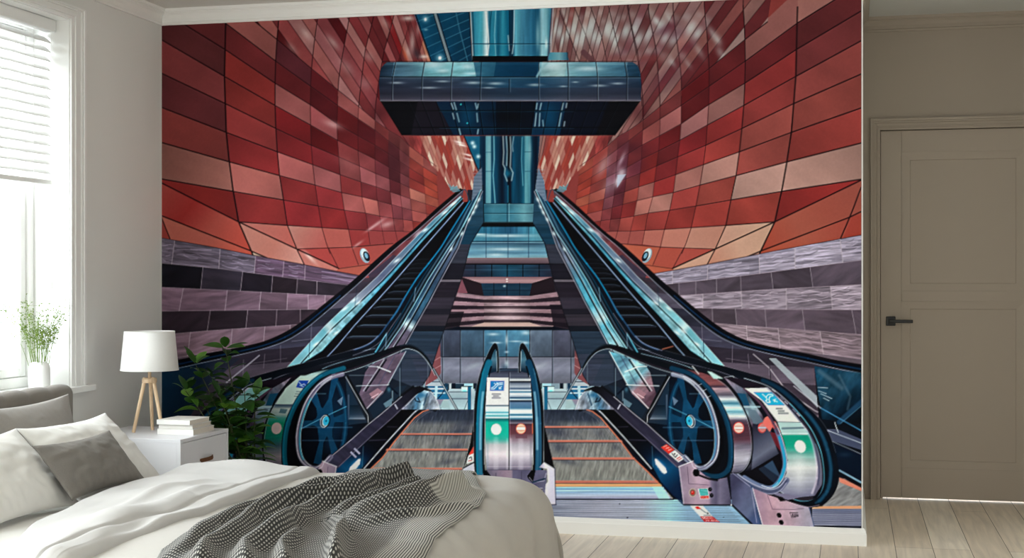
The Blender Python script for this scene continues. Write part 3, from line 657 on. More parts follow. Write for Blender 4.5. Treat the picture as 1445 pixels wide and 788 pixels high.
def escalator(side):
    """rising escalator, drawn for the left one and mirrored for the right one"""
    TF[0] = IDENT if side == 'l' else MIRE
    PIDS[0] = ID['esc_'+side]
    Lo = cur([(650, 266), (616.6, 294), (583, 325), (550, 350), (500, 395), (477, 414), (447, 438), (422, 457), (399, 471), (370, 483), (331, 492), (289, 500), (253, 508), (200, 517)], 4)
    Li = cur([(654, 268), (622, 296), (588, 326), (557, 352), (509, 397), (483, 420), (458, 442), (431, 464), (405, 480), (372, 492), (331, 502), (289, 511), (253, 519), (200, 529)], 4)
    DL = [(650, 277), (614, 308), (590, 332), (562, 360), (533.5, 390), (500, 421), (460, 459), (404, 520)]
    DM = [(652, 279), (600, 331), (556, 380), (540, 397), (505, 430), (470, 463), (425, 513)]
    Bl = [(653, 280), (596.7, 340), (549, 394), (525, 420), (487, 460), (455, 495), (427, 513)]
    W = [(653.8, 286), (557.8, 396), (527.5, 420), (497, 460), (475, 490), (458, 508)]
    W = [(653.8, 286), (604, 343), (557.8, 396), (530, 427), (500, 460), (475, 490), (458, 508)]
    H = cur([(663, 284), (634.7, 329), (621.8, 350), (605, 372), (588.5, 393), (572, 419), (560, 440), (549, 455), (534, 475), (519, 487), (494, 496), (460, 506), (427, 514), (393, 524), (367, 536)], 4)
    H2 = cur([(666, 284), (638, 329), (626, 350), (609, 372), (593, 396), (577, 421), (565, 441), (554, 457), (539, 478), (522, 491), (496, 501), (462, 511), (428, 519), (395, 530), (370, 542)], 4)
    D2 = [(679, 268), (650, 325.7), (633, 350), (603.6, 396), (584.6, 430), (565.5, 462.7), (546.5, 490), (500, 545)]
    Tr = [(681, 270), (670, 295), (659, 317), (653, 334), (647, 350), (622, 396), (607, 424.6), (587, 460), (574, 483.4), (552, 520), (520, 560)]
    # dark cladding under the balustrade
    cl = [(681, 270), (682, 315), (664, 345), (652, 392), (636, 440), (622, 480), (606, 530), (596, 545), (560, 545), (500, 560)]
    fill(Tr+cl[::-1], (42, 42, 54))
    CLIP[0] = np.array(tfp(Tr+cl[::-1]), np.float32)
    for (y0, y1, c_) in [(260, 320, (40, 72, 92)), (320, 345, (30, 64, 84)), (345, 372, (52, 54, 66)), (372, 395, (28, 26, 36)), (395, 398, (110, 102, 112)), (398, 420, (36, 30, 40)), (420, 436, (54, 48, 60)), (436, 444, (32, 30, 40)), (444, 460, (56, 50, 60)), (460, 468, (22, 26, 36)), (468, 500, (46, 60, 76)), (500, 545, (58, 64, 80))]:
        fill([(470, y0), (690, y0), (690, y1), (470, y1)], c_, .9, tex=(50, 3, 0, .2, int(y0)))
    CLIP[0] = None
    line(cl[1:8], 1.0, (14, 14, 20), .8)
    # glass side towards the wall
    band(Li, DL+[(380, 545), (300, 580), (215, 600)], (70, 62, 76), .93)
    CLIP[0] = np.array(tfp(list(Li)+(DL+[(380, 545), (300, 580), (215, 600)])[::-1]), np.float32)
    fill([(654, 262), (590, 320), (560, 345), (590, 345), (640, 290)], (84, 40, 50), .9, tex=(12, 4, -45, .3, 4))
    fill([(560, 345), (500, 398), (535, 398), (590, 335)], (110, 50, 58), .9, tex=(14, 6, -45, .3, 5))
    fill([(545, 380), (515, 392), (528, 398), (550, 390)], (176, 66, 62), .8)
    glow(590, 330, 10, 3, (190, 190, 205), .7, -42); glow(575, 352, 14, 4, (140, 160, 180), .7, -45); glow(606, 318, 8, 3, (180, 130, 135), .6, -42)
    fill([(520, 388), (555, 360), (562, 362), (525, 405)], (58, 54, 72), .9)
    for (a_, b_, c_) in [(398, 418, (56, 50, 62)), (418, 437, (84, 80, 96)), (437, 460, (44, 46, 60)), (460, 486, (66, 66, 84)), (486, 506, (48, 42, 54)), (506, 530, (88, 78, 92)), (530, 600, (56, 48, 60))]:
        fill([(215, a_+18), (400, a_+6), (540, a_-8), (540, b_-8), (400, b_+6), (215, b_+18)], c_, .85, tex=(40, 6, -6, .2, int(a_)))
    for P in ([(440, 458), (438, 500)], [(396, 488), (396, 512)], [(374, 500), (372, 520)], [(344, 508), (343, 530)]): line(P, .8, (150, 140, 156), .6)
    line([(412, 482), (446, 478)], .8, (140, 136, 152), .6); line([(350, 514), (405, 506)], .8, (130, 120, 134), .6)
    CLIP[0] = None
    if side == 'l':
        line([(366, 502), (320, 540)], 2, (150, 146, 158), .9)
        fill([(215, 524), (256, 518), (290, 511), (340, 505), (300, 540), (260, 600), (215, 620)], G((220, 540), (300, 560), [(0, (14, 52, 74)), (.6, (18, 40, 60)), (1, (44, 48, 64))]), .9)
    else:
        def U(p): return (1435-.025*(max(p[1], 284)-284)-p[0], p[1])   # give photo-side points
        fill([U(p) for p in [(1085, 506), (1095, 506), (1160, 566), (1160, 582)]], (150, 160, 168), .85)
        line([U(p) for p in [(1063, 500), (1086, 520), (1110, 552), (1150, 580), (1184, 596)]], 1.3, (170, 164, 172), .9)
        line([U(p) for p in [(1085, 506), (1088, 540)]], .8, (30, 30, 40))
    # bright inner deck
    band(DL, DM, G((640, 290), (440, 490), [(0, (120, 160, 176)), (.2, (60, 110, 136)), (.35, (96, 116, 140)), (.5, (84, 92, 116)), (.66, (130, 140, 160)), (.72, (120, 176, 190)), (.82, (110, 176, 192)), (.87, (190, 215, 220)), (.9, (100, 166, 184)), (1, (120, 180, 196))]), 1, tex=(14, 14, 45, .14, 31))
    band(DM, Bl, G((640, 290), (440, 490), [(0, (120, 176, 190)), (.3, (40, 110, 140)), (.5, (60, 130, 156)), (.7, (110, 160, 176)), (1, (130, 180, 190))]), 1, tex=(9, 6, 45, .35, 33))
    line(DM, 1.3, (10, 14, 22), .95); line([(x-1.6, y-1) for x, y in DM], .6, (200, 214, 220), .5)
    line([(x+2.2, y+1.5) for x, y in DM], .6, (200, 214, 220), .5)
    line(DL, .8, (190, 205, 212), .8)
    band(Bl, W, (10, 10, 16)); line(Bl, .8, (70, 150, 180), .8)
    for (x, y) in [(500, 424), (487, 436), (506, 428), (475, 470), (560, 368), (600, 325), (628, 300), (640, 288), (466, 468), (446, 486)]: glow(x, y, 6, 2, (225, 236, 238), .8, -35)
    line([(504, 405), (501, 432)], .7, (30, 50, 66), .7); line([(437.5, 480), (436, 505)], .8, (20, 40, 60), .8)
    # steps
    st = W+[(470, 506), (494, 496)]+[(519, 487), (534, 475), (549, 455), (572, 419), (588.5, 393), (621.8, 350), (663, 284)]
    fill(st, (5, 5, 9))
    CLIP[0] = np.array(tfp(st), np.float32)
    for (y, xa, xb, o) in [(475, 490, 532, .7), (459, 505, 545, .7), (445, 517, 556, .6), (433, 528, 562, .55), (422, 539, 568, .5), (411.6, 548, 574, .45), (402, 557, 580, .4), (393, 562, 588, .35), (385.5, 570, 594, .3), (378.5, 575, 600, .25), (372, 580, 606, .2), (366, 585, 612, .15)]:
        line([(xa, y+2), (xa+8, y), (xb, y)], 1.5, (120, 140, 165), o, soft=.6)
        fill([(xa, y+1), (xb, y+1), (xb-2, y+4), (xa, y+4)], (34, 36, 50), o)
    if side == 'r': line([(480, 489), (495, 493)], 1.3, (220, 120, 90), .8)
    CLIP[0] = None
    line(W, 1.5, (130, 150, 184), .95); line([(x+1.6, y+1) for x, y in W], 1.4, (20, 26, 40), .9)
    # inner balustrade between the handrail and the right deck
    band(H2, D2, G((660, 290), (500, 520), [(0, (20, 60, 84)), (.3, (12, 30, 44)), (.6, (14, 20, 30)), (1, (20, 24, 34))]))
    CLIP[0] = np.array(tfp(list(H2)+D2[::-1]), np.float32)
    for (dx, c_, o) in [(-10, (24, 84, 110), .6), (-5, (120, 150, 170), .5)]:
        line([(x+dx, y) for x, y in D2], 2, c_, o, soft=.8)
    line([(587, 404), (584, 426)], 1.2, (110, 140, 160), .8); line([(546, 463), (544.5, 490)], 1.2, (120, 150, 170), .8); line([(545, 472), (530, 497)], 1.8, (90, 170, 200), .9)
    line([(470, 503), (530, 492)], 1, (130, 150, 170), .7)
    CLIP[0] = None
    # deck on the lobby side
    band(D2, Tr, G((670, 280), (540, 520), [(0, (150, 190, 200)), (.12, (90, 150, 170)), (.3, (80, 90, 112)), (.48, (52, 70, 92)), (.6, (60, 100, 126)), (.7, (50, 74, 96)), (.74, (190, 214, 220)), (.77, (96, 90, 108)), (.85, (90, 80, 98)), (1, (110, 92, 108))] if side == 'l' else
                      [(0, (120, 134, 150)), (.15, (80, 90, 110)), (.35, (110, 120, 142)), (.48, (74, 140, 166)), (.62, (80, 160, 184)), (.7, (190, 214, 220)), (.74, (80, 156, 180)), (.86, (150, 196, 208)), (1, (100, 170, 190))]), 1, tex=(8, 8, -60, .18, 35))
    DD = [tuple((np.array(a_)*.55+np.array(b_)*.45)) for a_, b_ in zip(D2[1:], [(659, 317), (647, 350), (622, 396), (603.5, 430), (585.5, 462.7), (569.5, 490), (530, 545)])]
    line(DD, 2.2, (12, 16, 26), .95); line([(x-2, y) for x, y in DD], .9, (190, 208, 220), .7)
    line(D2, 1.3, (140, 190, 205), .8); line([(x+2.2, y) for x, y in D2], 1, (20, 40, 60), .8)
    line(Tr, 1.1, (150, 146, 158), .9); line([(x-1.6, y) for x, y in Tr], 1.2, (16, 14, 22), .9)
    for (x, y) in [(676, 282), (672, 292), (668, 300), (662, 310), (637, 352), (652, 330)]: glow(x, y, 4, 2, (210, 232, 236), .8, -60)
    # handrails
    band(H, H2, (16, 22, 34)); line(H[:28], 2.0, (30, 130, 172), .9, soft=.7); line(H[20:40], 2.0, (50, 90, 128), .8, soft=.7); line([(x-.5, y-.6) for x, y in H[32:]], 1.1, (150, 150, 176), .7)
    line([(x+.6, y+1.4) for x, y in H2[24:]], .8, (170, 170, 190), .6)
    band(Lo, Li, (7, 10, 18)); line([(x+.3, y+.6) for x, y in [tuple((np.array(a_)+np.array(b_))/2) for a_, b_ in zip(Lo, Li)][20:]], 1.8, (30, 72, 112), .75, soft=.8)
    line([(x, y+.6) for x, y in Li], 1.0, (150, 160, 176), .75); line(Lo, .7, (20, 10, 16), .8)
    # upper landing
    line(cur([(652, 276), (654, 268), (658, 270), (662, 284)], 4), 1.3, (60, 70, 86)); line([(645, 263), (636, 268), (640, 262)], 1.5, (120, 190, 200), .8)
    fill([(632, 258), (638, 264), (645, 263), (650, 270), (640, 272), (636, 268)], (90, 130, 144), .8)
    TF[0] = IDENT
FONT = {'a': '010101111101101', 'b': '110101110101110', 'c': '011100100100011', 'e': '111100110100111', 'g': '011100101101011', 'm': '101111111101101', 'n': '110101101101101',
        'o': '010101101101010', 'p': '110101110100100', 'r': '110101110101101', 's': '011100010001110', 't': '111010010010010', 'u': '101101101101111', 'y': '101101010010010', 'h': '101101111101101', 'd': '110101101101110',
        'i': '111010010010111', 'l': '100100100100111', '0': '111101101101111', '4': '101101111001001', 'v': '101101101101010', ' ': '0'*15}
def text(s, o, ux, uy, col, a=1.0):
    """tiny printed letters; o = start, ux = step of one pixel column, uy = step of one pixel row"""
    for k, ch in enumerate(s.lower()):
        f = FONT.get(ch, FONT['o'])
        for r in range(5):
            for c in range(3):
                if f[r*3+c] == '1':
                    u = k*4+c
                    p = lambda u_, v_: (o[0]+ux[0]*u_+uy[0]*v_, o[1]+ux[1]*u_+uy[1]*v_)
                    fill([p(u, r), p(u+1.05, r), p(u+1.05, r+1.05), p(u, r+1.05)], col, a)

def walkways():
    for side in ('l', 'r'):
        TF[0] = MIRN if side == 'l' else IDENT
        PIDS[0] = ID['walk_'+side]
        # backdrop under the balustrades
        fill([(828, 578), (850, 546), (941, 510), (1090, 548), (1090, 718), (716, 718), (716, 579)], (20, 22, 32))
        fill([(764, 578.5), (832, 578.5), (848, 589), (893, 646), (924, 675), (966, 722), (966, 760), (716, 760), (716, 579)],
             G((0, 578), (0, 690), [(0, (44, 50, 64)), (.13, (52, 58, 70)), (.2, (100, 101, 103)), (.5, (114, 114, 112)), (1, (120, 120, 116))]), tex=(2.2, 12, 12, .22, 3))
        # worn dark patches
        for (x, y, a_, b_, o) in [(785, 610, 22, 8, .6), (790, 632, 16, 9, .5), (775, 598, 18, 5, .5), (800, 652, 20, 4, .4), (830, 590, 14, 5, .4), (846, 612, 10, 6, .25), (870, 632, 8, 5, .35)]:
            glow(x, y, a_, b_, (44, 48, 66), o, 12)
        rr = np.random.RandomState(11)
        for k in range(150):
            x = 770+rr.rand()*110; y = 584+rr.rand()*66
            if x > 780+(y-578)*1.2+50: continue
            L_ = 2+rr.rand()*7
            line([(x, y), (x+L_*.35, y+L_)], .7, [(40, 42, 58), (136, 136, 140), (60, 70, 90)][k % 3], .35, soft=.5)
        if side == 'r':
            rows = [(603, 767, 859, 2.2), (623, 770, 877, 2.6), (647.5, 776, 895, 3), (680.5, 783, 928, 3.4)]
        else:
            rows = [(613, 767, 867.5, 2), (635, 773, 887, 2.4), (662, 781, 906, 2.8)]
        for (y, xa, xb, w) in rows:
            fill([(xa, y-w/2), (xb, y-w/2), (xb+2, y+w/2), (xa, y+w/2)], (190, 112, 94)); line([(xa, y-w/2), (xb, y-w/2)], .6, (232, 160, 130), .7); line([(xa, y+w/2+.6), (xb+1, y+w/2+.6)], 1, (36, 34, 42), .8)
            for x in np.arange(xa, xb, 2.2): line([(x, y-w/2), (x, y+w/2)], .5, (120, 66, 60), .4)
        # comb plate and landing
        fill([(780, 683), (934, 683), (934, 688), (780, 688)], (224, 158, 112))
        fill([(780, 687.5), (936, 687.5), (948, 705), (780, 705)], G((0, 687), (0, 705), [(0, (70, 116, 156)), (.1, (150, 190, 214)), (.18, (90, 130, 166)), (.3, (160, 190, 210)), (.45, (120, 150, 180)), (.7, (160, 170, 190)), (1, (110, 110, 136))]), tex=(50, 1.4, 0, .15, 8))
        fill([(920, 687), (934, 687), (946, 705), (930, 705)], (150, 200, 212), .8)
        fill([(716, 705.5), (950, 705.5), (1033, 705.5), (1085, 760), (716, 760)], G((716, 0), (970, 0), [(0, (100, 108, 128)), (.12, (150, 170, 188)), (.2, (120, 126, 142)), (.5, (140, 142, 158)), (.75, (150, 156, 172)), (.9, (140, 186, 200)), (1, (120, 150, 176))]), tex=(60, 1.6, 0, .16, 9))
        for y in np.arange(708, 760, 3.1): line([(716, y), (1020+(y-708)*.9, y+.6)], .7, (84, 86, 104), .5)
        line([(785, 705.3), (950, 705.3)], 1.6, (16, 18, 30), .95)
        ell(874.5, 711.5, 1.1, .8, (20, 20, 40)); ell(885.5, 730.7, 1.1, .9, (20, 20, 40))
        line([(936, 684), (964, 712)], 1.8, (20, 40, 70), .9)
        # black side skirt
        fill([(846, 577), (866, 571), (960, 662), (966, 712), (928, 676), (893, 640), (862, 600)], G((870, 590), (950, 690), [(0, (4, 4, 8)), (.4, (6, 10, 18)), (.6, (8, 36, 58)), (.8, (10, 70, 104)), (1, (20, 40, 66))]))
        line([(872, 603), (886, 602.5)], 1.2, (60, 56, 72), .8, soft=.8); line([(886, 621), (912, 622)], 1.4, (64, 60, 78), .8, soft=.8); line([(920, 630), (922, 664)], .8, (90, 120, 140), .7)
        glow(931, 657, 12, 7, (20, 130, 176), .9, 48)
        fill([(924, 647.5), (927, 648), (939, 660), (941.5, 667), (938, 669.5), (934, 667), (925, 655)], (222, 220, 216))
        fill([(905, 652), (924, 664), (938, 690), (920, 670)], (8, 18, 30), .8)
        # orange edge and guard tube
        ed = [(828, 578.5), (836, 581), (848, 590), (859, 603), (875.8, 623), (893, 646), (915, 667), (930, 683)]
        line(ed, 1.6, (208, 112, 82)); line([(x-2.5, y+1.5) for x, y in ed], .5, (150, 146, 150), .6); line([(x-5, y+2.4) for x, y in ed], .5, (150, 146, 150), .5)
        tb = cur([(819, 578), (825, 574.5), (833, 574), (846.7, 582), (861, 597), (887.5, 626), (919.6, 663)], 4)
        line(tb, 6.5, (12, 14, 22)); line([(x-.5, y-1.2) for x, y in tb], 1.8, (130, 140, 156), .9, soft=.7); line([(x-.5, y-1.6) for x, y in tb[12:]], .9, (225, 228, 230), .8)
        # small end loop of the lower deck
        lp = cur([(812, 578.5), (817, 564), (824, 554), (832, 551), (841, 554), (858, 571), (866, 577)], 4)
        fill(lp+[(866, 578.5)], G((815, 570), (862, 560), [(0, (150, 156, 166)), (.25, (110, 120, 134)), (.45, (130, 150, 162)), (.6, (60, 96, 120)), (1, (120, 116, 128))]), tex=(4, 9, 20, .5, 17))
        glow(838, 558, 8, 4, (34, 90, 124), .8); line([(830, 556), (835, 572)], 2, (30, 60, 84), .7); line([(843, 562), (840, 568), (846, 566), (850, 558)], 1.4, (20, 28, 40), .9)
        line(lp[:22], .8, (210, 210, 212), .8)
        # dark lower deck
        dk = [(820, 557), (826, 550), (840, 545), (850, 546), (870, 561), (896, 583.5), (914.4, 599), (935.6, 617), (973.5, 649), (957, 662), (911, 618), (877, 588), (858, 570), (845, 557), (834, 551), (824, 553)]
        fill(dk, G((840, 550), (960, 655), [(0, (14, 14, 22)), (.3, (44, 42, 58)), (.6, (46, 44, 62)), (1, (60, 58, 78))]), tex=(20, 5, 40, .2, 5))
        line([(850, 546), (870, 561), (896, 583.5), (914.4, 599), (935.6, 617), (973.5, 649)], 3.6, (10, 10, 16), .95); line([(866, 560), (896, 585.5), (914, 600), (935, 619), (972, 650)], 1, (176, 176, 184), .9)
        line([(846, 558), (877, 588), (911, 618), (955, 659)], .9, (120, 118, 134), .8)
        fill([(871, 577), (875, 570), (876.5, 571.5), (872.5, 578.5)], (150, 150, 164))
        if side == 'l':
            fill([(924, 640), (932, 632), (934, 634), (926, 642)], (140, 140, 160)); fill([(929, 645), (937, 637), (939, 639), (931, 647)], (140, 140, 160))
        else:
            fill([(932.7, 631.5), (940.7, 627), (951.7, 635), (943.6, 641)], (216, 50, 40)); fill([(943.6, 641), (952.4, 635.5), (966, 647.5), (957.5, 653)], (205, 208, 208))
            for k in range(3): line([(936.5+k*3.4, 630.5+k*2.6), (941+k*3.2, 633.4+k*2.6-4)], .9, (240, 220, 210), .9)
            line([(948, 640), (953, 646), (956, 642)], .9, (20, 20, 24)); line([(955, 648), (960, 645)], 1, (190, 40, 40)); line([(957, 650), (962, 647)], .8, (190, 40, 40)); ell(952, 641, 1.2, 1.2, (20, 20, 24))
        TF[0] = IDENT

def newel(side):
    TF[0] = MIRN if side == 'l' else IDENT
    PIDS[0] = ID['newel_'+side]
    L = side == 'l'
    # ---- see-through part under the first handrail
    O1 = cur([(817, 528), (820, 521), (829, 504), (840, 493), (850.5, 487), (861, 486), (881, 491), (911, 502), (942, 513), (966, 521), (984, 530), (1004, 547.6), (1020.7, 573), (1031.8, 601), (1036, 634), (1033.6, 663.5), (1022, 675), (1007, 677.5), (992, 674), (980, 666)], 5)
    I1 = cur([(819, 530), (822, 524), (831, 509), (843, 497), (858, 492.5), (870, 496.5), (896, 508), (926.6, 520), (949.5, 527), (965, 533), (984, 547), (1000.5, 573), (1008.8, 602.8), (1007, 634), (996.8, 652), (986, 657), (976, 652)], 5)
    fill([(858, 493), (870, 497), (896, 509), (926.6, 520), (949.5, 527), (945, 560), (915, 600), (866, 557), (850, 545), (836, 543), (846, 520)], (44, 58, 72), .35)
    # lobby deck seen through the glass
    fill([(860, 496), (891.6, 507), (911, 516), (917.5, 526), (922, 545), (926, 556), (915, 578), (895, 562), (885.5, 543)], G((862, 498), (920, 560), [(0, (96, 170, 190)), (.3, (84, 120, 140)), (.45, (150, 200, 210)), (.6, (96, 140, 156)), (.75, (150, 120, 130)), (1, (84, 60, 74))]) if not L else (90, 76, 92), tex=(5, 12, 60, .28, 6))
    for (a_, b_, w, c_) in [((888, 508), (917, 552), 2.2, (12, 18, 28)), ((891, 508), (920, 552), 1, (200, 216, 222)), ((860, 496), (886, 544), 1.3, (190, 210, 216)), ((876, 503), (899, 544), 1, (60, 70, 96)), ((882, 525), (900, 518), 1.6, (215, 232, 236)), ((900, 518), (913, 517), 1.2, (215, 232, 236)), ((884, 543.5), (930, 545), 1.2, (200, 214, 220)), ((906, 530), (940, 530), .8, (150, 170, 180)), ((893, 553), (915, 576.5), 1.4, (190, 200, 206))]:
        line([a_, b_], w, c_, .9 if not L or w > 1.5 else .6)
    fill([(893, 553), (900, 548), (912, 556), (906, 564)], (150, 112, 122), .9); line([(899, 556), (909, 562)], 1.2, (210, 180, 186), .8)
    fill([(858, 544), (872, 546), (892, 556), (913, 576), (905, 592), (872, 562)], (30, 42, 56)); fill([(880, 562), (892, 570), (888, 576), (880, 572)], (110, 140, 152), .7); line([(872, 556), (884, 545)], 2.4, (10, 20, 34)); line([(868.5, 520), (868.5, 560)], 1, (110, 128, 138), .8); line([(867, 512), (867, 541)], .8, (20, 28, 38), .8)
    glow(884, 550, 3, 4, (70, 120, 140), .7); line([(879, 552), (879, 566)], 1, (150, 170, 178), .8)
    line([(829, 508), (829, 542)], .8, (120, 130, 140), .7); line([(828, 507), (862, 506)], .9, (26, 40, 52), .8)
    # ---- wheel housing
    inn = [(949.5, 527), (965, 533), (984, 547), (1000.5, 573), (1008.8, 602.8), (1007, 634), (996.8, 654), (984, 658), (973.5, 650), (935.6, 617), (914, 598), (928, 570), (945, 533)]
    fill(inn, (8, 14, 24))
    CLIP[0] = np.array(tfp(inn), np.float32)
    fill([(945, 532), (941, 600), (915, 597), (912, 592)], (36, 46, 60)); fill([(918, 572), (939, 572), (940, 594), (916, 594)], G((0, 572), (0, 594), [(0, (20, 28, 38)), (.6, (50, 60, 74)), (.85, (90, 100, 112)), (1, (30, 36, 48))])); line([(941, 558), (941, 592)], 1.6, (120, 120, 136), .8, soft=.8)
    line([(916, 591), (940, 591)], 1, (150, 156, 166), .8)
    glow(960, 585, 26, 50, (12, 52, 76), .7)
    bl = (20, 64, 92)
    rg = [(974+29*math.cos(t), 594+66*math.sin(t)) for t in [math.pi*.45+i*.12 for i in range(28)]]
    line(rg, 6.5, (18, 56, 82), .85, soft=1.0); line(rg[2:], 1.4, (44, 116, 146), .5, soft=.8)
    hub = (974, 595)
    for (x, y, w0, w1) in [(960, 533, 13, 6), (992, 556, 11, 8), (1009, 600, 12, 8), (985, 655, 12, 7), (960, 640, 11, 7), (946, 590, 12, 8)]:
        dx, dy = x-hub[0], y-hub[1]; n_ = math.hypot(dx, dy); ox, oy = -dy/n_, dx/n_
        m_ = (hub[0]+dx*.5, hub[1]+dy*.5)
        fill([(hub[0]+ox*w0, hub[1]+oy*w0), (m_[0]+ox*w1*.42, m_[1]+oy*w1*.42), (x+ox*w1*.8, y+oy*w1*.8), (x-ox*w1*.8, y-oy*w1*.8), (m_[0]-ox*w1*.42, m_[1]-oy*w1*.42), (hub[0]-ox*w0, hub[1]-oy*w0)], bl, .95, tex=(14, 14, 0, .18, 3))
    fill([(949, 560), (957, 566), (951, 573)], (96, 116, 136), .9)
    ell(974, 595, 13, 17, bl, .9)
    line([(944, 574), (974, 588), (1009, 606)], .9, (90, 160, 186), .9)
    for y in (603.5, 622): line([(936 if y < 610 else 950, y), (1010, y)], 1.3, (90, 120, 150), .55, soft=.7)
    line([(973, 556), (992, 556)], .9, (120, 150, 170), .7); glow(966, 624, 8, 14, (30, 60, 84), .5)
    ell(973.5, 594.5, 6.6, 9.8, (12, 20, 30), 1, -12); ell(975, 595, 6, 9.2, (176, 186, 192), 1, -12); ell(975.3, 595, 4.6, 8, (40, 54, 66), 1, -12); ell(974.4, 594.8, 3.9, 7, (170, 190, 198), 1, -12); ell(972.6, 594.4, 4.2, 6.6, (44, 150, 184), 1, -12); ell(972.6, 594.4, 1.2, 1.8, (20, 90, 120), 1, -12)
    CLIP[0] = None
    # post of the glass
    fill([(941.5, 530), (945.5, 532), (917, 586), (914, 598), (910.5, 596), (912, 584)], (6, 8, 14)); line([(945, 532), (922, 573), (914, 586), (913, 597)], 1.1, (176, 180, 188), .9)
    # ---- second newel (behind)
    O2 = cur([(935, 494), (999, 511), (1058, 526.8), (1093.8, 538.6), (1117.5, 554.4), (1139, 574), (1158.7, 594), (1171.6, 615.7), (1180.8, 645), (1184, 675), (1177, 697), (1163, 712), (1150, 716), (1137, 715), (1110, 708), (1096, 698)], 5)
    Q2 = cur([(935, 503), (999, 520), (1050, 534), (1083, 545), (1106, 562), (1127, 583), (1144, 605), (1156, 630), (1162, 658), (1162, 684), (1153, 702), (1137, 708), (1118, 704), (1098, 692)], 5)
    fill([(984, 524), (1083, 543), (1110, 566), (1150, 610), (1160, 680), (1120, 704), (1060, 690), (1034, 664), (1062, 627)], (22, 22, 32))
    fill([(1010, 530), (1050, 536), (1083, 547), (1098, 560), (1051, 548.5)], (30, 22, 34))
    fill([(1022, 533), (1050, 549), (1075, 585), (1090, 620), (1104, 650), (1080, 640), (1060, 600), (1044, 560)], G((1030, 540), (1090, 620), [(0, (130, 120, 136)), (.3, (60, 74, 90)), (.5, (120, 140, 150)), (.7, (80, 60, 78)), (1, (50, 50, 66))]), tex=(10, 4, 60, .3, 7))
    fill([(1040, 555), (1052, 556), (1058, 573), (1050, 573)], (30, 74, 100)); line([(1047, 574.5), (1072, 574.5)], 2.4, (150, 176, 184), .8); fill([(1054, 577), (1066, 579), (1078, 596), (1064, 600)], (90, 110, 124), .8)
    fill([(1062, 598), (1086, 602), (1098, 640), (1092, 660), (1060, 668), (1063, 630)], G((1062, 600), (1095, 650), [(0, (40, 36, 52)), (.4, (70, 74, 92)), (.7, (96, 100, 118)), (1, (34, 36, 52))]))
    fill([(1036, 668), (1060, 664), (1090, 646), (1100, 640), (1106, 660), (1096, 682), (1084, 688), (1066, 684)], (14, 12, 20)); fill([(1090, 650), (1103, 676), (1078, 658)], (52, 70, 92)); fill([(1078, 658), (1103, 676), (1094, 684), (1070, 662)], (36, 44, 60)); glow(1050, 660, 14, 4, (110, 110, 128), .6, -20)
    red1, red2 = ((200, 60, 56), (226, 110, 100)) if not L else ((20, 120, 104), (40, 160, 140))
    if not L:
        ell(1075.5, 604, 6, 7.4, red1); ell(1076, 604, 4.8, 6, (190, 120, 116)); line([(1071, 604), (1081, 604)], 2.2, (150, 160, 176)); 
        fill([(1079, 590), (1083, 587.5), (1089, 594), (1090, 603), (1086, 610), (1076, 597)], red2, .95); fill([(1089, 595), (1094, 595), (1102, 610), (1098, 612), (1090, 603)], (216, 60, 56), .95); glow(1093, 600, 2, 4, (250, 220, 215), .8); fill([(1086, 610), (1097, 612), (1104, 640), (1094, 628)], (110, 30, 44), .9)
    # body of the second newel
    b2 = [(1051, 548.5), (1075, 566), (1097, 595.5), (1107, 625), (1111.6, 650), (1109.6, 668), (1102, 684), (1094, 690), (1106, 699), (1130, 702), (1150, 700), (1160, 684), (1161, 656), (1155, 630), (1143, 606), (1126, 584), (1105, 563), (1083, 547)]
    gr = [(0, (150, 150, 164)), (.3, (120, 124, 140)), (.36, (150, 170, 172)), (.44, (20, 130, 112)), (.52, (24, 140, 120)), (.6, (110, 150, 146)), (.72, (176, 180, 180)), (.86, (140, 142, 156)), (1, (100, 100, 124))]
    fill(b2, G((0, 548), (0, 704), gr), tex=(40, 5, 0, .1, 12))
    CLIP[0] = np.array(tfp(b2), np.float32)
    fill([(1097, 596), (1130, 596), (1140, 614), (1104, 614)], (150, 176, 176)); line([(1104, 605), (1135, 604)], 2.5, (70, 90, 104), .8, soft=.9); line([(1102, 612), (1140, 612)], 1.5, (190, 205, 205), .7)
    glow(1130, 628, 18, 10, (16, 140, 116), .9, 30)
    fill([(1150, 590), (1166, 640), (1166, 700), (1148, 700), (1154, 660), (1146, 618)], (84, 82, 104), .8); line(cur([(1131, 596), (1144, 618), (1151, 645), (1153, 675), (1146, 696)], 4), 3, (190, 180, 196), .6, soft=1.2); line(cur([(1140, 606), (1150, 632), (1156, 660), (1154, 684)], 4), 2, (70, 70, 94), .8, soft=1)
    glow(1128, 664, 10, 26, (206, 208, 208), .5)
    if L: fill([(1040, 540), (1130, 580), (1120, 650), (1090, 640)], (16, 80, 84), .55); fill([(1100, 640), (1165, 630), (1165, 705), (1090, 700)], (16, 40, 60), .75)
    CLIP[0] = None
    fill([(1083, 547), (1094, 546), (1112, 560), (1130, 580), (1146, 604), (1157, 630), (1150, 626), (1140, 608), (1124, 588), (1104, 566)], (50, 46, 62)); 
    for k in range(9):
        t = k/9; line([(1090+t*52, 550+t*50), (1094+t*52, 553+t*52)], 1.6, [(190, 190, 200), (30, 40, 60), (120, 130, 150)][k % 3], .7)
    band(O2, Q2, (12, 18, 28)); mid = [tuple(np.array(a_)*.5+np.array(Q2[min(len(Q2)-1, int(i*len(Q2)/len(O2)))])*.5) for i, a_ in enumerate(O2)]
    line(mid[14:58], 6, (20, 54, 76), .9, soft=1.4); line(mid[28:60], 3.2, (36, 78, 102), .7, soft=1.3); line(Q2[10:], 1.1, (170, 180, 190), .8); line(Q2[22:60], 1.0, (60, 150, 180), .8)
    line(O2[:40], .7, (150, 150, 160), .4); line([(x-1.6, y+1.2) for x, y in Q2[26:]], 1.8, (8, 10, 18), .9)
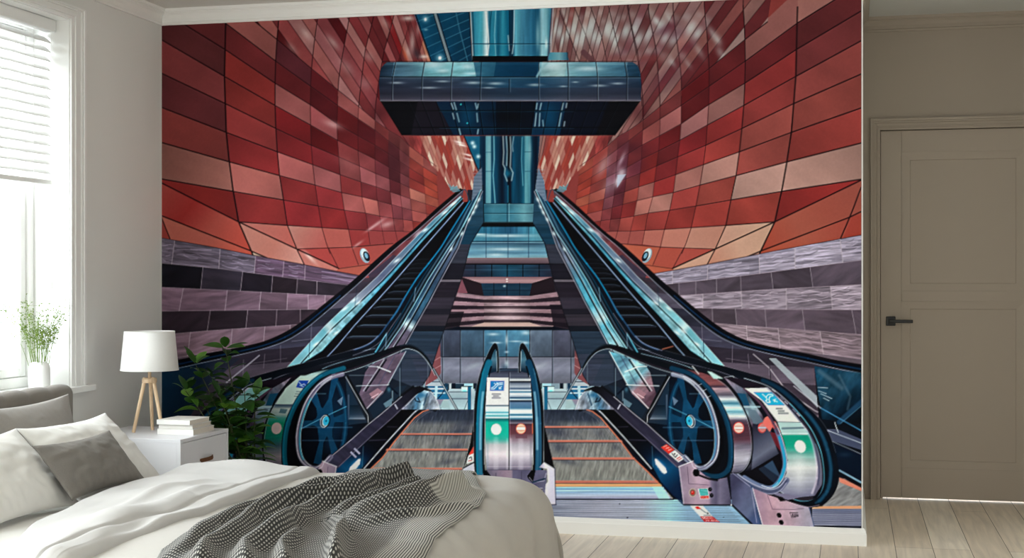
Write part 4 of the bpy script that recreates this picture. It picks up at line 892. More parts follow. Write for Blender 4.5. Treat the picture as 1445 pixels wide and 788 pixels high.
    ring2 = cur([(1050, 549), (1070, 566), (1086, 588), (1098, 612), (1106, 640), (1107, 660), (1099, 680), (1086, 689), (1068, 684), (1050, 674)], 5)
    line(ring2[14:], 6.4, (96, 110, 140), 1, soft=.8); line(ring2[16:34], 3.6, (30, 140, 176), .9, soft=.9); line(ring2[:16], 3.4, (84, 60, 80), .9, soft=.7); line([(x+3.2, y) for x, y in ring2[12:40]], .9, (215, 220, 226), .8); line([(x-1, y+1) for x, y in ring2[30:]], 1.2, (180, 176, 194), .7)
    fill([(1088, 694), (1112, 698), (1130, 702), (1112, 706), (1098, 702)], (110, 106, 128))
    rb = cur([(1034, 667), (1050, 679), (1068, 689), (1086, 694), (1100, 690), (1110, 678)], 5)
    line(rb, 8, (92, 98, 124), .95, soft=1); line([(x, y-3) for x, y in rb], .9, (190, 190, 206), .8); line([(x, y+3.6) for x, y in rb], .9, (176, 170, 190), .7); line([(x, y+.5) for x, y in rb], 2, (56, 62, 88), .6, soft=1)
    # sticker
    fill([(1051, 548.5), (1081.5, 548.5), (1105, 568), (1129, 596.4), (1097, 595.5), (1075, 566)], (192, 196, 190) if not L else (110, 150, 150))
    lc = (28, 150, 184)
    if not L:
        fill([(1064, 554), (1088.8, 554), (1107, 572), (1084.5, 572)], lc); line([(1064, 554), (1088.8, 554), (1107, 572), (1084.5, 572)], .6, (30, 80, 150), .8, closed=True)
        w_ = (222, 226, 226)
        line([(1076, 556.5), (1081, 561), (1083, 564.5), (1080.5, 565.5), (1082.5, 568.3), (1087, 568), (1085, 564), (1086.5, 560), (1091, 558.8)], 1.2, w_); line([(1081, 561), (1084, 557), (1090.5, 557)], 1.1, w_); line([(1091, 564.5), (1097, 567.5)], 1.2, w_); line([(1093, 567.5), (1092, 564.5), (1095, 563.5)], 1, w_)
        for (x, y, n_) in [(1095.5, 577, 9), (1098, 580.4, 9), (1098.5, 583.6, 14)]:
            for k in range(int(n_)): line([(x+k*1.05, y-.7), (x+k*1.05+.3*(k % 2), y+.7)], .7, (50, 56, 66), .8, soft=.3)
        line([(1097, 595.7), (1130, 596.4)], .8, (70, 80, 90), .8)
    ell(1129.3, 630.5, 7.6, 9.2, (222, 216, 216) if not L else (150, 140, 146), 1, -28)
    # ---- first newel body
    E1 = cur([(960, 519), (984, 523.7), (1006, 531), (1028, 545.8), (1046.5, 571.5), (1057.5, 597), (1062, 626.7), (1059.4, 649), (1052, 662.6), (1042, 668), (1030, 668)], 5)
    OO = O1[8*5:]
    body = E1+cur([(1030, 668), (1036, 640), (1032, 601), (1020.7, 573), (1004, 547.6), (984, 530), (962, 519)], 4)
    if L:
        st = [(0, (20, 40, 52)), (.06, (150, 176, 172)), (.34, (166, 186, 180)), (.36, (60, 80, 100)), (.39, (150, 160, 158)), (.45, (130, 150, 150)), (.48, (60, 130, 124)), (.53, (20, 120, 96)), (.66, (20, 110, 96)), (.74, (60, 84, 96)), (.84, (130, 122, 130)), (1, (80, 74, 96))]
    else:
        st = [(0, (40, 26, 34)), (.06, (124, 66, 72)), (.16, (130, 76, 80)), (.18, (60, 44, 60)), (.2, (166, 140, 148)), (.26, (90, 86, 100)), (.3, (190, 200, 204)), (.34, (60, 110, 130)), (.38, (200, 224, 226)), (.42, (90, 140, 156)), (.46, (200, 210, 212)), (.5, (90, 80, 96)), (.55, (76, 44, 58)), (.68, (84, 50, 64)), (.74, (110, 104, 120)), (.86, (158, 156, 168)), (1, (84, 82, 100))]
    fill(body, G((0, 519), (0, 668), st), tex=(40, 2.4, -8, .14 if not L else .06, 19))
    CLIP[0] = np.array(tfp(body), np.float32)
    glow(1030, 640, 5, 24, (200, 200, 210), .3); line([(x-2, y) for x, y in E1[8:]], 1.2, (40, 40, 56), .5, soft=.9)
    CLIP[0] = None
    line(E1, 1.8, (10, 10, 18), .95); line([(x-1.8, y+.6) for x, y in E1[10:]], .6, (190, 196, 204), .7)
    if L:
        fill([(1009, 530.4), (991.5, 530.4), (1004, 548), (1023, 572), (1042.6, 570), (1030, 548)], (160, 182, 176))
        fill([(997, 537.3), (1011, 537.3), (1015, 547), (1002.5, 548.6)], (24, 70, 150)); line([(1000, 546), (1004, 542), (1007, 544), (1011, 539.5)], 1.1, (170, 190, 205)); line([(1004, 546.5), (1010, 544)], .9, (170, 190, 205))
        for k in range(3): line([(1014.5+k*1.5, 553+k*3.2), (1007+k*1.5, 553+k*3.2)][::-1], .9, (60, 80, 90), .8)
        line([(1021, 571.5), (1045, 571.5)], .9, (40, 60, 80))
        ell(1042.6, 604.8, 7.2, 8.2, (176, 160, 160), 1, -10)
        fill([(1027, 578), (1037, 577), (1039, 583), (1030, 584)], (50, 84, 100), .7)
    else:
        ell(1042.5, 604, 7.8, 8.4, (200, 60, 56), 1, -12); ell(1042.5, 604, 6.6, 7.2, (216, 176, 164), 1, -12); fill([(1037.5, 602), (1047, 602), (1048, 606), (1038, 606)], (200, 196, 190)); line([(1037, 602), (1047.5, 602)], .6, (180, 80, 70)); line([(1038, 606.3), (1048, 606.3)], .6, (180, 80, 70))
        fill([(998, 524), (1004, 525), (1021, 534.6), (1007, 535)], (160, 196, 190)); line([(977, 517), (986, 528)], 1.4, (200, 206, 208)); line([(1022, 533), (1034, 531), (1036, 533)], 1, (180, 190, 196), .8)
    # ring, handrail
    band(O1, I1, (10, 14, 22))
    O1r = O1[int(len(O1)*.42):]
    tl = (18, 84, 104) if L else (22, 58, 80)
    mid1 = cur([(948, 520), (968, 526), (984, 534), (1003, 552), (1018, 576), (1028, 604), (1031.5, 634), (1029, 660), (1018, 671), (1004, 672.5), (990, 668)], 5)
    line(mid1, 7, tl, 1, soft=1.1); line([(x+1.4, y) for x, y in mid1[8:36]], 1.6, mul(tl, 1.6), .5, soft=1)
    mg = cur([(966, 530), (984, 540), (1001, 561), (1013, 588), (1019, 616), (1019, 642), (1010, 660), (995, 664.5), (981, 658)], 5)
    line(mg, 4, (6, 8, 14), .95, soft=.8)
    mr = cur([(950, 528.5), (966, 533), (984, 546), (999.5, 568), (1009.5, 597), (1012.5, 622), (1009, 645), (998, 658), (986, 661), (975, 654), (966, 645)], 5)
    line(mr, 6.6, (112, 108, 128) if L else (120, 126, 146), 1, soft=.9); line([(x+1.8, y-.4) for x, y in mr[4:]], .9, (214, 212, 222), .85); line([(x-.4, y) for x, y in mr[8:]], 1.3, (64, 60, 84), .8, soft=.8)
    line([(x-2.6, y) for x, y in mr[14:32]], 2.2, (34, 140, 166) if L else (40, 110, 150), .85, soft=.9); line([(x-3.8, y) for x, y in mr[6:36]], .7, (200, 205, 210), .8)
    for k, t in enumerate([.2, .25, .29] if not L else []):
        i = int(t*len(mr)); p = mr[i]; line([(p[0]+2, p[1]-2), (p[0]+6, p[1]-4)], 1.0, (190, 200, 210), .7)
    top = O1[:int(len(O1)*.5)]
    line([(x, y+1) for x, y in O1[:28]], 1.1, (80, 104, 124), .5, soft=.8)
    line(I1[:50], .9, (176, 186, 192), .85); line([(x, y-2.4) for x, y in I1[24:44]], 1.6, (60, 44, 60), .7, soft=.8)
    line(cur([(905, 499.5), (940, 508), (966, 516), (978, 521)], 5), 1, (150, 180, 194), .7)
    # diagonal glass joint toward the hall
    for k, c_ in enumerate([(40, 48, 60), (190, 200, 206), (20, 30, 40)]):
        line([(822.5-k*1.3, 520+k*.4), (789.5-k*1.3, 578)], .9, c_, .95)
    # ---- pedestal
    fill([(1030, 671), (1036, 668), (1062, 689), (1074, 740), (1090, 760), (1080, 760), (1058, 739.6), (1033, 713)], G((1032, 690), (1072, 720), [(0, (64, 64, 88)), (.5, (92, 98, 126)), (.8, (100, 110, 140)), (1, (70, 84, 120))]), tex=(14, 20, 40, .16, 6))
    line([(1034, 668), (1060, 688), (1068, 738)], 1, (150, 150, 176), .8); line([(1033, 713), (1062, 741)], 2.6, (16, 18, 30), .95)
    fill([(1056, 680), (1066, 690), (1079, 744), (1073, 744), (1062, 694)], (60, 76, 108))
    fill([(957.8, 658.7), (977.5, 651), (984, 662), (996, 672), (1010, 677.5), (1026, 674), (1032.7, 713), (964.7, 712)], G((960, 0), (1032, 0), [(0, (124, 112, 130)), (.3, (158, 136, 152)), (.55, (150, 128, 146)), (.62, (104, 98, 120)), (.7, (86, 82, 104)), (.78, (110, 104, 126)), (1, (76, 74, 96))]), tex=(12, 14, 80, .1, 8))
    line([(957.8, 659), (978, 651)], 1.4, (196, 190, 204)); line([(958.4, 659), (965, 712)], 1, (190, 180, 196)); line([(970, 659), (972, 683), (1000, 685)], .7, (84, 70, 90), .8); line([(965, 712.6), (1033, 713.4)], 1.8, (12, 12, 20)); ell(1032, 713, 1.3, 1.3, (190, 190, 200))
    ell(982.5, 667.5, 4.8, 5.6, (8, 8, 14)); line([(984, 670), (1000, 676), (1012, 678)], 3, (8, 8, 14), .9); line([(975, 651), (978, 659), (983, 663)], 1, (190, 186, 200), .8)
    if not L:
        ell(977.5, 695.6, 5.2, 6, (176, 160, 140)); ell(977.5, 695.6, 4.3, 5, (120, 100, 96)); ell(977.5, 695.6, 2.6, 3, (196, 36, 28)); ell(976.8, 694.6, .9, 1, (240, 150, 140))
        fill([(984.5, 690), (998.5, 689.4), (1001.5, 704.4), (988.5, 705)], (196, 206, 206)); fill([(986.5, 690.5), (998, 690), (999.6, 699.3), (988.3, 699.8)], (40, 140, 140)); fill([(988.3, 700.6), (999.8, 700), (1000.6, 703.6), (989, 704)], (206, 48, 40))
        for y in (692.4, 695, 697.4): line([(988.5, y), (997.5, y-.3)], .6, (190, 220, 220), .9)
        text('eo eo', (990, 701.3), (.5, -.02), (.05, .45), (230, 180, 170), .8)
        for (x, y) in [(1002, 691), (1004, 699.5)]: ell(x, y, 2.7, 3.1, (8, 8, 12)); ell(x+.3, y-.6, .8, .8, (80, 84, 96))
        # pedestal of the second newel
        fill([(1062, 689), (1085, 699), (1112, 708), (1141, 716.5), (1144, 724), (1149, 744), (1076, 742)], G((1064, 0), (1149, 0), [(0, (140, 118, 138)), (.3, (170, 138, 152)), (.6, (166, 142, 156)), (.85, (150, 142, 158)), (1, (140, 138, 156))]), tex=(16, 12, 70, .12, 4))
        line([(1062, 689), (1076, 741)], 1.2, (216, 200, 212)); line([(1083, 699), (1090, 719), (1120, 719.5), (1134, 718)], .7, (90, 70, 90), .8); line([(1142, 717), (1149, 744)], 1, (60, 76, 110))
        for (x, y) in [(1099.5, 727.5), (1102.5, 737.5)]: ell(x, y, 3, 3.8, (6, 6, 10), 1, -25)
        line([(1114.5, 724), (1126, 724)], .7, (30, 24, 30)); line([(1114.5, 724), (1117, 731), (1123, 730.5)], .6, (60, 50, 60), .8); text('0i0a', (1117, 725.6), (.62, 0), (.12, .8), (30, 24, 30), .9)
        fill([(1094, 699), (1104, 702), (1110, 707), (1101, 708)], (10, 8, 14)); line(cur([(1108, 706), (1122, 713), (1140, 716), (1156, 713)], 4), 1.2, (170, 150, 166), .6)
        # notice on the floor plate
        fill([(973.5, 714), (992, 714), (1006, 729.5), (988, 729.5)], (206, 210, 212)); fill([(988, 729.5), (1006, 729.5), (1016, 737.2), (994, 737)], (180, 36, 40))
        fill([(981, 716), (985, 714.6), (990, 719), (986, 718.6), (984, 719)], (206, 40, 30)); line([(989, 719), (996, 724), (999, 724)], .7, (50, 60, 70)); ell(998.6, 725, 1.1, 1, (20, 24, 30)); line([(993, 727.8), (1003, 727.8)], .8, (60, 70, 80))
        text('emergency', (990.3, 730.0), (.44, .012), (.4, .5), (235, 225, 225), .95); text('stop button', (994.2, 733.6), (.42, .012), (.35, .48), (235, 225, 225), .95)
        ell(1021, 730.5, .9, .6, (20, 20, 30))
    TF[0] = IDENT

def right_background():
    PIDS[0] = ID['stone_r']
    fill([(1149, 517), (1224, 528), (1224, 760), (1140, 760), (1158, 620)], (12, 18, 28))
    fill([(1149, 517), (1224, 528), (1224, 600), (1160, 592)], G((1150, 520), (1200, 600), [(0, (20, 56, 76)), (.4, (36, 70, 90)), (.7, (16, 40, 56)), (1, (6, 12, 20))]), tex=(10, 20, 30, .4, 6))
    line([(1156, 524), (1188, 548)], 6, (80, 104, 120), .6, soft=2); line([(1184, 530), (1200, 560), (1196, 578)], 2.5, (90, 110, 126), .5, soft=1.5)
    for (a_, b_) in [((1154, 547), (1168, 548)), ((1155, 552), (1166, 556)), ((1158, 556), (1174, 563)), ((1162, 562), (1170, 566))]: line([a_, b_], 1, (170, 186, 194), .8)
    line([(1184, 596), (1224, 560)], 7, (34, 66, 92), .9, soft=1.2); line([(1186, 598), (1224, 566)], .9, (90, 130, 150), .7)
    line([(1158, 576), (1224, 613)], 1.4, (70, 130, 170), .9); line([(1120, 545), (1158, 576)], 1.4, (160, 160, 170), .9)
    fill([(1165, 606), (1182, 606), (1224, 624), (1224, 638), (1172, 622)], (66, 72, 94)); line([(1166, 607), (1224, 629)], 1, (170, 180, 190), .9); line([(1172, 622), (1224, 645)], .9, (150, 160, 174), .8); line(cur([(1178, 596), (1180, 603), (1183, 611)], 4), 1, (170, 180, 190))
    fill([(1173, 624), (1224, 646), (1224, 690), (1184, 668)], (12, 26, 42)); glow(1192, 642, 10, 4, (40, 60, 80), .5)
    line([(1184, 664), (1224, 686)], 2.6, (120, 150, 170), .9); line([(1184, 667), (1224, 690)], 2.5, (12, 14, 22))
    PIDS[0] = ID['walk_r']
    fill([(1184, 675), (1192, 676), (1224, 697), (1224, 716), (1160, 716)], (120, 120, 122), tex=(3, 14, 60, .2, 4)); fill([(1184, 674), (1190, 676), (1224, 693), (1224, 697), (1185, 681)], (200, 124, 104))
    fill([(1146, 715), (1224, 714), (1224, 719), (1146, 719)], (206, 150, 116)); fill([(1146, 718.5), (1224, 718.5), (1224, 760), (1146, 760)], (120, 122, 140), tex=(50, 1.5, 0, .14, 6))
    for y in np.arange(720, 744, 2.8): line([(1146, y), (1224, y)], .9 if y > 723 else 1.6, (50, 60, 90), .55)
    line([(1148, 743), (1224, 744.5)], 2.4, (14, 16, 26))

def center_newel():
    PIDS[0] = ID['newel_c']
    CX = 718.4
    fill([(690, 486), (746, 486), (757, 530), (756, 560), (680, 560), (679, 530)], (40, 50, 62), .0)
    # deck seen between the rails
    fill([(688, 520), (752, 520), (755, 540), (684, 540)], (40, 46, 60)); glow(712, 519, 6, 6, (30, 60, 80), .5)
    fill([(686, 524), (752, 524), (752, 540), (685, 540)], G((0, 524), (0, 540), [(0, (50, 54, 70)), (.4, (80, 84, 100)), (.7, (56, 60, 78)), (1, (120, 124, 136))]))
    line([(692, 524), (712, 522.5), (730, 522), (748, 524)], 2, (60, 74, 92), .8)
    for M in (0, 1):
        TF[0] = (lambda p: p) if M == 0 else (lambda p: (2*CX-p[0]-.6, p[1]))
        out = cur([(669.5, 682), (669, 656), (668.5, 598), (671, 555), (679, 522), (688, 500), (695, 487), (699.6, 484.4), (703, 490), (704.6, 508), (704.6, 526)], 5)
        inn = cur([(687, 680), (683.5, 650), (684.5, 598), (686, 563), (689, 528), (693, 508), (697, 496), (700.2, 494), (701.6, 505), (701.6, 526)], 5)
        fill([(689, 528), (693, 508), (697, 495), (701, 494), (702, 524)], G((0, 492), (0, 524), [(0, (30, 60, 76)), (.5, (70, 110, 128)), (1, (20, 40, 56))]), .9)
        band(out, inn, (10, 14, 22)); line(out, 1.0, (150, 160, 168), .5)
        mid = cur([(678, 676), (676.5, 650), (677, 598), (679.5, 560), (685, 528), (690, 512)], 6)
        tc = (24, 96, 120) if M == 0 else (24, 66, 92)
        line(mid, 9.5, tc, 1, soft=1.2); line([(x+1, y) for x, y in mid[:14]], 4.5, (50, 96, 120), .8, soft=1.6); line([(x+1.5, y) for x, y in mid[8:20]], 2.4, (140, 180, 196), .75, soft=1.4); line([(x-3.6, y) for x, y in mid[:-4]], 1.2, (20, 130, 150) if M == 0 else (80, 120, 146), .6, soft=.8)
        line([(x+5.4, y) for x, y in mid[:-3]], 2.2, (8, 12, 20), .9, soft=.7); line(cur([(683.8, 656), (684.4, 598), (686.2, 563), (689, 530)], 5), .7, (190, 196, 200), .8)
        line([(700.6, 496), (701.8, 524)], .8, (200, 204, 206), .7)
    TF[0] = IDENT
    body_l = [(687.5, 533), (718, 533), (718, 665), (687, 664), (685.2, 640), (685.2, 598), (686, 563)]
    body_r = [(718.8, 533), (749, 533), (750, 563), (752, 598), (752, 640), (750, 663), (719, 665)]
    fill(body_l, G((0, 533), (0, 665), [(0, (190, 190, 188)), (.29, (192, 192, 190)), (.30, (60, 80, 96)), (.315, (190, 205, 205)), (.36, (176, 196, 198)), (.375, (60, 140, 156)), (.39, (190, 215, 215)), (.41, (60, 140, 150)), (.43, (190, 210, 210)), (.445, (16, 90, 96)), (.48, (24, 150, 134)), (.6, (26, 158, 138)), (.66, (50, 150, 136)), (.72, (160, 160, 164)), (.82, (200, 188, 194)), (.9, (160, 152, 164)), (1, (96, 90, 108))]))
    fill(body_r, G((0, 533), (0, 665), [(0, (60, 66, 80)), (.03, (200, 204, 206)), (.045, (14, 18, 28)), (.06, (90, 100, 116)), (.1, (150, 158, 168)), (.12, (60, 80, 104)), (.14, (196, 204, 208)), (.155, (40, 90, 120)), (.17, (200, 210, 212)), (.2, (150, 160, 170)), (.22, (20, 60, 90)), (.235, (190, 204, 208)), (.25, (20, 30, 44)), (.27, (84, 110, 136)), (.33, (70, 110, 136)), (.35, (190, 204, 204)), (.38, (196, 204, 204)), (.4, (24, 90, 120)), (.42, (196, 210, 210)), (.44, (60, 110, 134)), (.46, (50, 50, 66)), (.49, (110, 104, 116)), (.5, (64, 40, 52)), (.52, (92, 46, 58)), (.6, (100, 54, 64)), (.62, (110, 80, 92)), (.72, (150, 144, 154)), (.82, (196, 188, 196)), (.9, (150, 142, 156)), (1, (96, 90, 108))]))
    for (x, c_, w, o) in [(688, (90, 120, 130), 2.5, .35), (716, (230, 230, 232), 2, .3), (721, (226, 226, 230), 2, .3), (749.5, (80, 86, 100), 3, .4), (700, (220, 216, 220), 7, .2), (735, (216, 210, 218), 7, .2)]:
        line([(x, 620), (x, 662)], w, c_, o, soft=1.6)
    line([(718.5, 526), (718.5, 713)], 1.3, (40, 40, 54)); line([(719.8, 526), (719.8, 664)], .6, (200, 204, 210), .6)
    # logo and lettering on the notice
    fill([(692.3, 538), (711.5, 538), (711, 551.5), (691.8, 551.5)], (30, 110, 160)); line([(692.3, 538), (711.5, 538), (711, 551.5), (691.8, 551.5)], .6, (90, 90, 170), .8, closed=True)
    w_ = (218, 222, 226)
    line([(693.5, 547.5), (696, 547), (702, 541.2), (709.5, 540.6)], 1.1, w_); line([(693.5, 549.3), (697.5, 549.2), (703.5, 543.3), (709.5, 542.6)], 1.1, w_); line([(701, 540), (703, 543)], .9, w_); line([(708, 545.5), (704.5, 549), (704.5, 546.2)], 1, w_); line([(704.5, 549), (707.4, 549)], 1, w_); line([(697.5, 541), (700, 543)], .9, w_)
    for (x, y, n_) in [(694.5, 556.5, 12), (696.5, 559.3, 8), (694.5, 561.8, 12)]:
        for k in range(n_): line([(x+k*1.05, y-.6), (x+k*1.05+.35*(k % 2), y+.6)], .7, (60, 60, 80), .75, soft=.3)
    ell(700.4, 606.2, 7.3, 8, (222, 206, 208)); ell(735.3, 605.4, 7.3, 7.8, (206, 80, 66)); ell(735.3, 605.4, 6.3, 6.8, (214, 184, 162)); fill([(730, 603), (740.6, 603), (740.6, 607), (730, 607)], (214, 204, 196)); line([(730, 602.4), (740.6, 602.4)], .7, (190, 110, 80)); line([(730, 608), (740.6, 608)], .7, (190, 110, 80)); line([(731.5, 600.4), (739, 600.4)], .6, (200, 140, 100)); line([(731.5, 610), (739, 610)], .6, (200, 140, 100))
    fill([(727, 614), (744, 614), (744, 619), (728, 619)], (104, 62, 76), .7); line([(751.6, 598), (751.8, 612)], 1.2, (220, 110, 70), .8)
    line([(687, 664), (750, 664)], 1.2, (60, 54, 72), .8); line([(688, 659), (750, 659)], .8, (200, 190, 200), .5)
    # pedestal
    fill([(654, 661), (669, 653), (672, 690), (720, 714), (719, 730), (652, 730), (652, 672)], (168, 168, 180))
    fill([(686, 664), (751, 664), (772, 664), (770, 712), (720, 713.5), (690, 713), (672, 680)], G((686, 0), (772, 0), [(0, (96, 92, 110)), (.3, (124, 108, 122)), (.42, (130, 116, 128)), (.44, (92, 88, 110)), (.8, (84, 82, 106)), (1, (96, 94, 116))]), tex=(14, 12, 80, .12, 5))
    fill([(761, 660), (768, 652), (782.5, 661), (784, 712), (768, 712), (770, 684), (773, 680), (772, 662)], G((760, 0), (784, 0), [(0, (120, 118, 136)), (.4, (190, 186, 200)), (1, (176, 172, 190))])); line([(783, 661), (784.5, 712)], .9, (60, 60, 80))
    line([(768, 652), (782.5, 661)], 1.2, (40, 44, 60)); line([(654, 661), (669, 653)], 1.4, (30, 34, 48)); line([(736, 666), (736, 684), (757, 684.5)], .8, (60, 56, 76), .8); line([(752, 704), (756, 697), (770, 697)], .7, (120, 116, 136), .7); line([(700, 668), (700, 680)], .8, (60, 56, 76), .8)
    for T in (lambda p: p, lambda p: (2*CX-p[0], p[1])):
        TF[0] = T
        fill([(750, 664), (744, 672), (745, 675), (752, 682), (756, 664)], (8, 8, 14)); line([(747, 674), (752.5, 681), (768, 679), (771, 668)], 1, (170, 168, 184), .7)
        line([(752, 681), (769, 676)], 2.2, (20, 44, 62), .8)
    TF[0] = IDENT
    for y in (691.6, 700): ell(743.4, y, 3, 3.2, (10, 8, 14)); ell(744.2, y-.8, .8, .8, (70, 70, 84))
    fill([(757, 688.7), (766.5, 688.7), (766.5, 694), (757, 694)], (150, 146, 158)); text('eeoa', (758.2, 689.8), (.52, 0), (0, .6), (40, 36, 50), .8)
    line([(720, 713.6), (785, 712.6)], 1.3, (50, 48, 66)); fill([(716, 714), (785, 713), (785, 760), (716, 760)], (124, 134, 152), .0)
    # red notice beside the left rail
    fill([(664, 632), (668.5, 630.5), (668.5, 640), (662, 643)], (206, 56, 44)); fill([(661, 643), (668.5, 640), (668.5, 652), (658.5, 655)], (196, 200, 200)); line([(662, 647), (665, 645), (666, 649)], .9, (20, 20, 26)); line([(661, 651), (666, 650)], .8, (190, 50, 50))
    fill([(768, 600), (771, 612), (782.5, 661), (768, 652)], (10, 8, 14)); fill([(668, 600), (668.5, 630), (661, 643), (654, 661), (664, 625)], (10, 8, 14))

def paint_mural():
    PIDS[0] = ID['paper']
    fill([(215, -20), (1230, -20), (1230, 760), (215, 760)], (40, 36, 46))
    red_wall('l'); red_wall('r')
    ceiling_and_shaft()
    far_hall()
    # the shaft is in front of the lobby: draw it again over the hall
    stone('l'); stone('r')
    ceiling_and_shaft_lower()
    bridge()
    escalator('l'); escalator('r')
    right_background()
    walkways()
    newel('l'); newel('r')
    center_newel()
    PIDS[0] = 0

def ceiling_and_shaft_lower():
    CLIP0 = CLIP[0]
    ceiling_and_shaft()
    CLIP[0] = CLIP0

def finish_art():
    a = CAN.reshape(PH//SS, SS, PW//SS, SS, 3).mean(axis=(1, 3))
    gy = np.clip((np.arange(a.shape[0])+PY0-470)/90.0, 0, 1)[:, None, None]
    a = a*(1+.10*gy)+.16*gy*np.clip(a-.45, 0, 1)  # lower print brightened in the ink, in place of stronger room light
    cool = np.clip((np.maximum(a[..., 1], a[..., 2])-.72*a[..., 0])*6, 0, 1)[..., None]
    a = np.clip(a+.26*(a-.34)*cool*np.clip(1.6-a*1.1, 0, 1), 0, 1)
    # print finish: fine grain and the crisp halo of an over-sharpened photograph
    def blur(z, r):
        k = np.exp(-np.arange(-3*r, 3*r+1)**2/(2.0*r*r)); k /= k.sum()
        n = len(k)//2
        zp = np.pad(z, ((n, n), (0, 0), (0, 0)), 'edge'); z = sum(k[i]*zp[i:i+z.shape[0]] for i in range(len(k)))
        zp = np.pad(z, ((0, 0), (n, n), (0, 0)), 'edge'); return sum(k[i]*zp[:, i:i+z.shape[1]] for i in range(len(k)))
    yy, xx = np.mgrid[0:a.shape[0], 0:a.shape[1]].astype(np.float32)
    lum = a.mean(-1, keepdims=True)
    g = (fbm(xx/2.2, yy/2.2, 91, 2)-.5)[..., None]
    a = a*(1+g*.045)
    a = a+(a-blur(a, 1))*.55+(a-blur(a, 4))*.12
    a = np.clip(a, 0, 1)
    lum = a.mean(-1, keepdims=True)
    a = lum+(a-lum)*.93
    a = np.clip(a, 0, 1).astype(np.float32)
    ids = IDM[SS//2::SS, SS//2::SS]
    return a, ids
# ---------------------------------------------------------------- scene basics
SC = bpy.context.scene
COL = SC.collection
R = math.radians
YAW = R(13.43)
CAM = Vector((3.694, -7.15, 1.30))
F = 2000.0; CXP, CYP = 722.5, 396.0
cs, sn = math.cos(YAW), math.sin(YAW)
def ray(px, py):
    u, v = px-CXP, CYP-py
    return Vector((-sn*F+cs*u, cs*F+sn*u, v))
def at_x(px, py, x): d = ray(px, py); return CAM+d*((x-CAM.x)/d.x)
def at_y(px, py, y): d = ray(px, py); return CAM+d*((y-CAM.y)/d.y)
def at_z(px, py, z): d = ray(px, py); return CAM+d*((z-CAM.z)/d.z)
def to_px(p):
    dx, dy, dz = p[0]-CAM.x, p[1]-CAM.y, p[2]-CAM.z
    w = -sn*dx+cs*dy
    return CXP+F*(cs*dx+sn*dy)/w, CYP-F*dz/w

cam_d = bpy.data.cameras.new('camera'); cam = bpy.data.objects.new('camera', cam_d); COL.objects.link(cam)
cam.location = CAM; cam.rotation_euler = (R(90), 0, YAW)
cam_d.sensor_width = 36; cam_d.lens = F/1445*36; cam_d.shift_y = 2/1445; cam_d.clip_start = .05
SC.camera = cam
SC.view_settings.view_transform = 'Standard'; SC.view_settings.look = 'None'; SC.view_settings.gamma = 1
SC.view_settings.use_curve_mapping = False
SC.view_settings.exposure = 0.0
SC.cycles.use_denoising = True
SC.cycles.max_bounces = 8; SC.cycles.diffuse_bounces = 5; SC.cycles.transparent_max_bounces = 16
SC.cycles.caustics_reflective = False; SC.cycles.caustics_refractive = False
SC.cycles.sample_clamp_indirect = 6

# ---------------------------------------------------------------- materials
def lin(c):
    return tuple((v/255/12.92 if v/255 <= .04045 else ((v/255+.055)/1.055)**2.4) for v in c)
def mat(name, col, rough=.6, spec=.3, noise=None, bump=None, metal=0, sheen=0, trans=0):
    """noise = (scale, amount), bump = (scale, strength)"""
    m = bpy.data.materials.new(name); m.use_nodes = True
    nt = m.node_tree; b = nt.nodes['Principled BSDF']
    c = lin(col)
    b.inputs['Base Color'].default_value = (*c, 1); b.inputs['Roughness'].default_value = rough
    b.inputs['Specular IOR Level'].default_value = spec; b.inputs['Metallic'].default_value = metal
    if sheen: b.inputs['Sheen Weight'].default_value = sheen
    tc = nt.nodes.new('ShaderNodeTexCoord')
    n = nt.nodes.new('ShaderNodeTexNoise'); n.inputs['Scale'].default_value = noise[0] if noise else 8; n.inputs['Detail'].default_value = 4
    nt.links.new(tc.outputs['Object'], n.inputs['Vector'])
    r = nt.nodes.new('ShaderNodeMapRange'); a = noise[1] if noise else .03
    r.inputs['To Min'].default_value = 1-a; r.inputs['To Max'].default_value = 1+a
    nt.links.new(n.outputs['Fac'], r.inputs['Value'])
    h = nt.nodes.new('ShaderNodeHueSaturation'); h.inputs['Color'].default_value = (*c, 1)
    nt.links.new(r.outputs['Result'], h.inputs['Value']); nt.links.new(h.outputs['Color'], b.inputs['Base Color'])
    if bump:
        n2 = nt.nodes.new('ShaderNodeTexNoise'); n2.inputs['Scale'].default_value = bump[0]; n2.inputs['Detail'].default_value = 3
        nt.links.new(tc.outputs['Object'], n2.inputs['Vector'])
        bp = nt.nodes.new('ShaderNodeBump'); bp.inputs['Strength'].default_value = bump[1]; bp.inputs['Distance'].default_value = .01
        nt.links.new(n2.outputs['Fac'], bp.inputs['Height']); nt.links.new(bp.outputs['Normal'], b.inputs['Normal'])
    if trans:
        t = nt.nodes.new('ShaderNodeBsdfTranslucent'); t.inputs['Color'].default_value = (*c, 1)
        mx = nt.nodes.new('ShaderNodeMixShader'); mx.inputs['Fac'].default_value = trans
        out = nt.nodes['Material Output']
        nt.links.new(b.outputs[0], mx.inputs[1]); nt.links.new(t.outputs[0], mx.inputs[2]); nt.links.new(mx.outputs[0], out.inputs['Surface'])
    return m

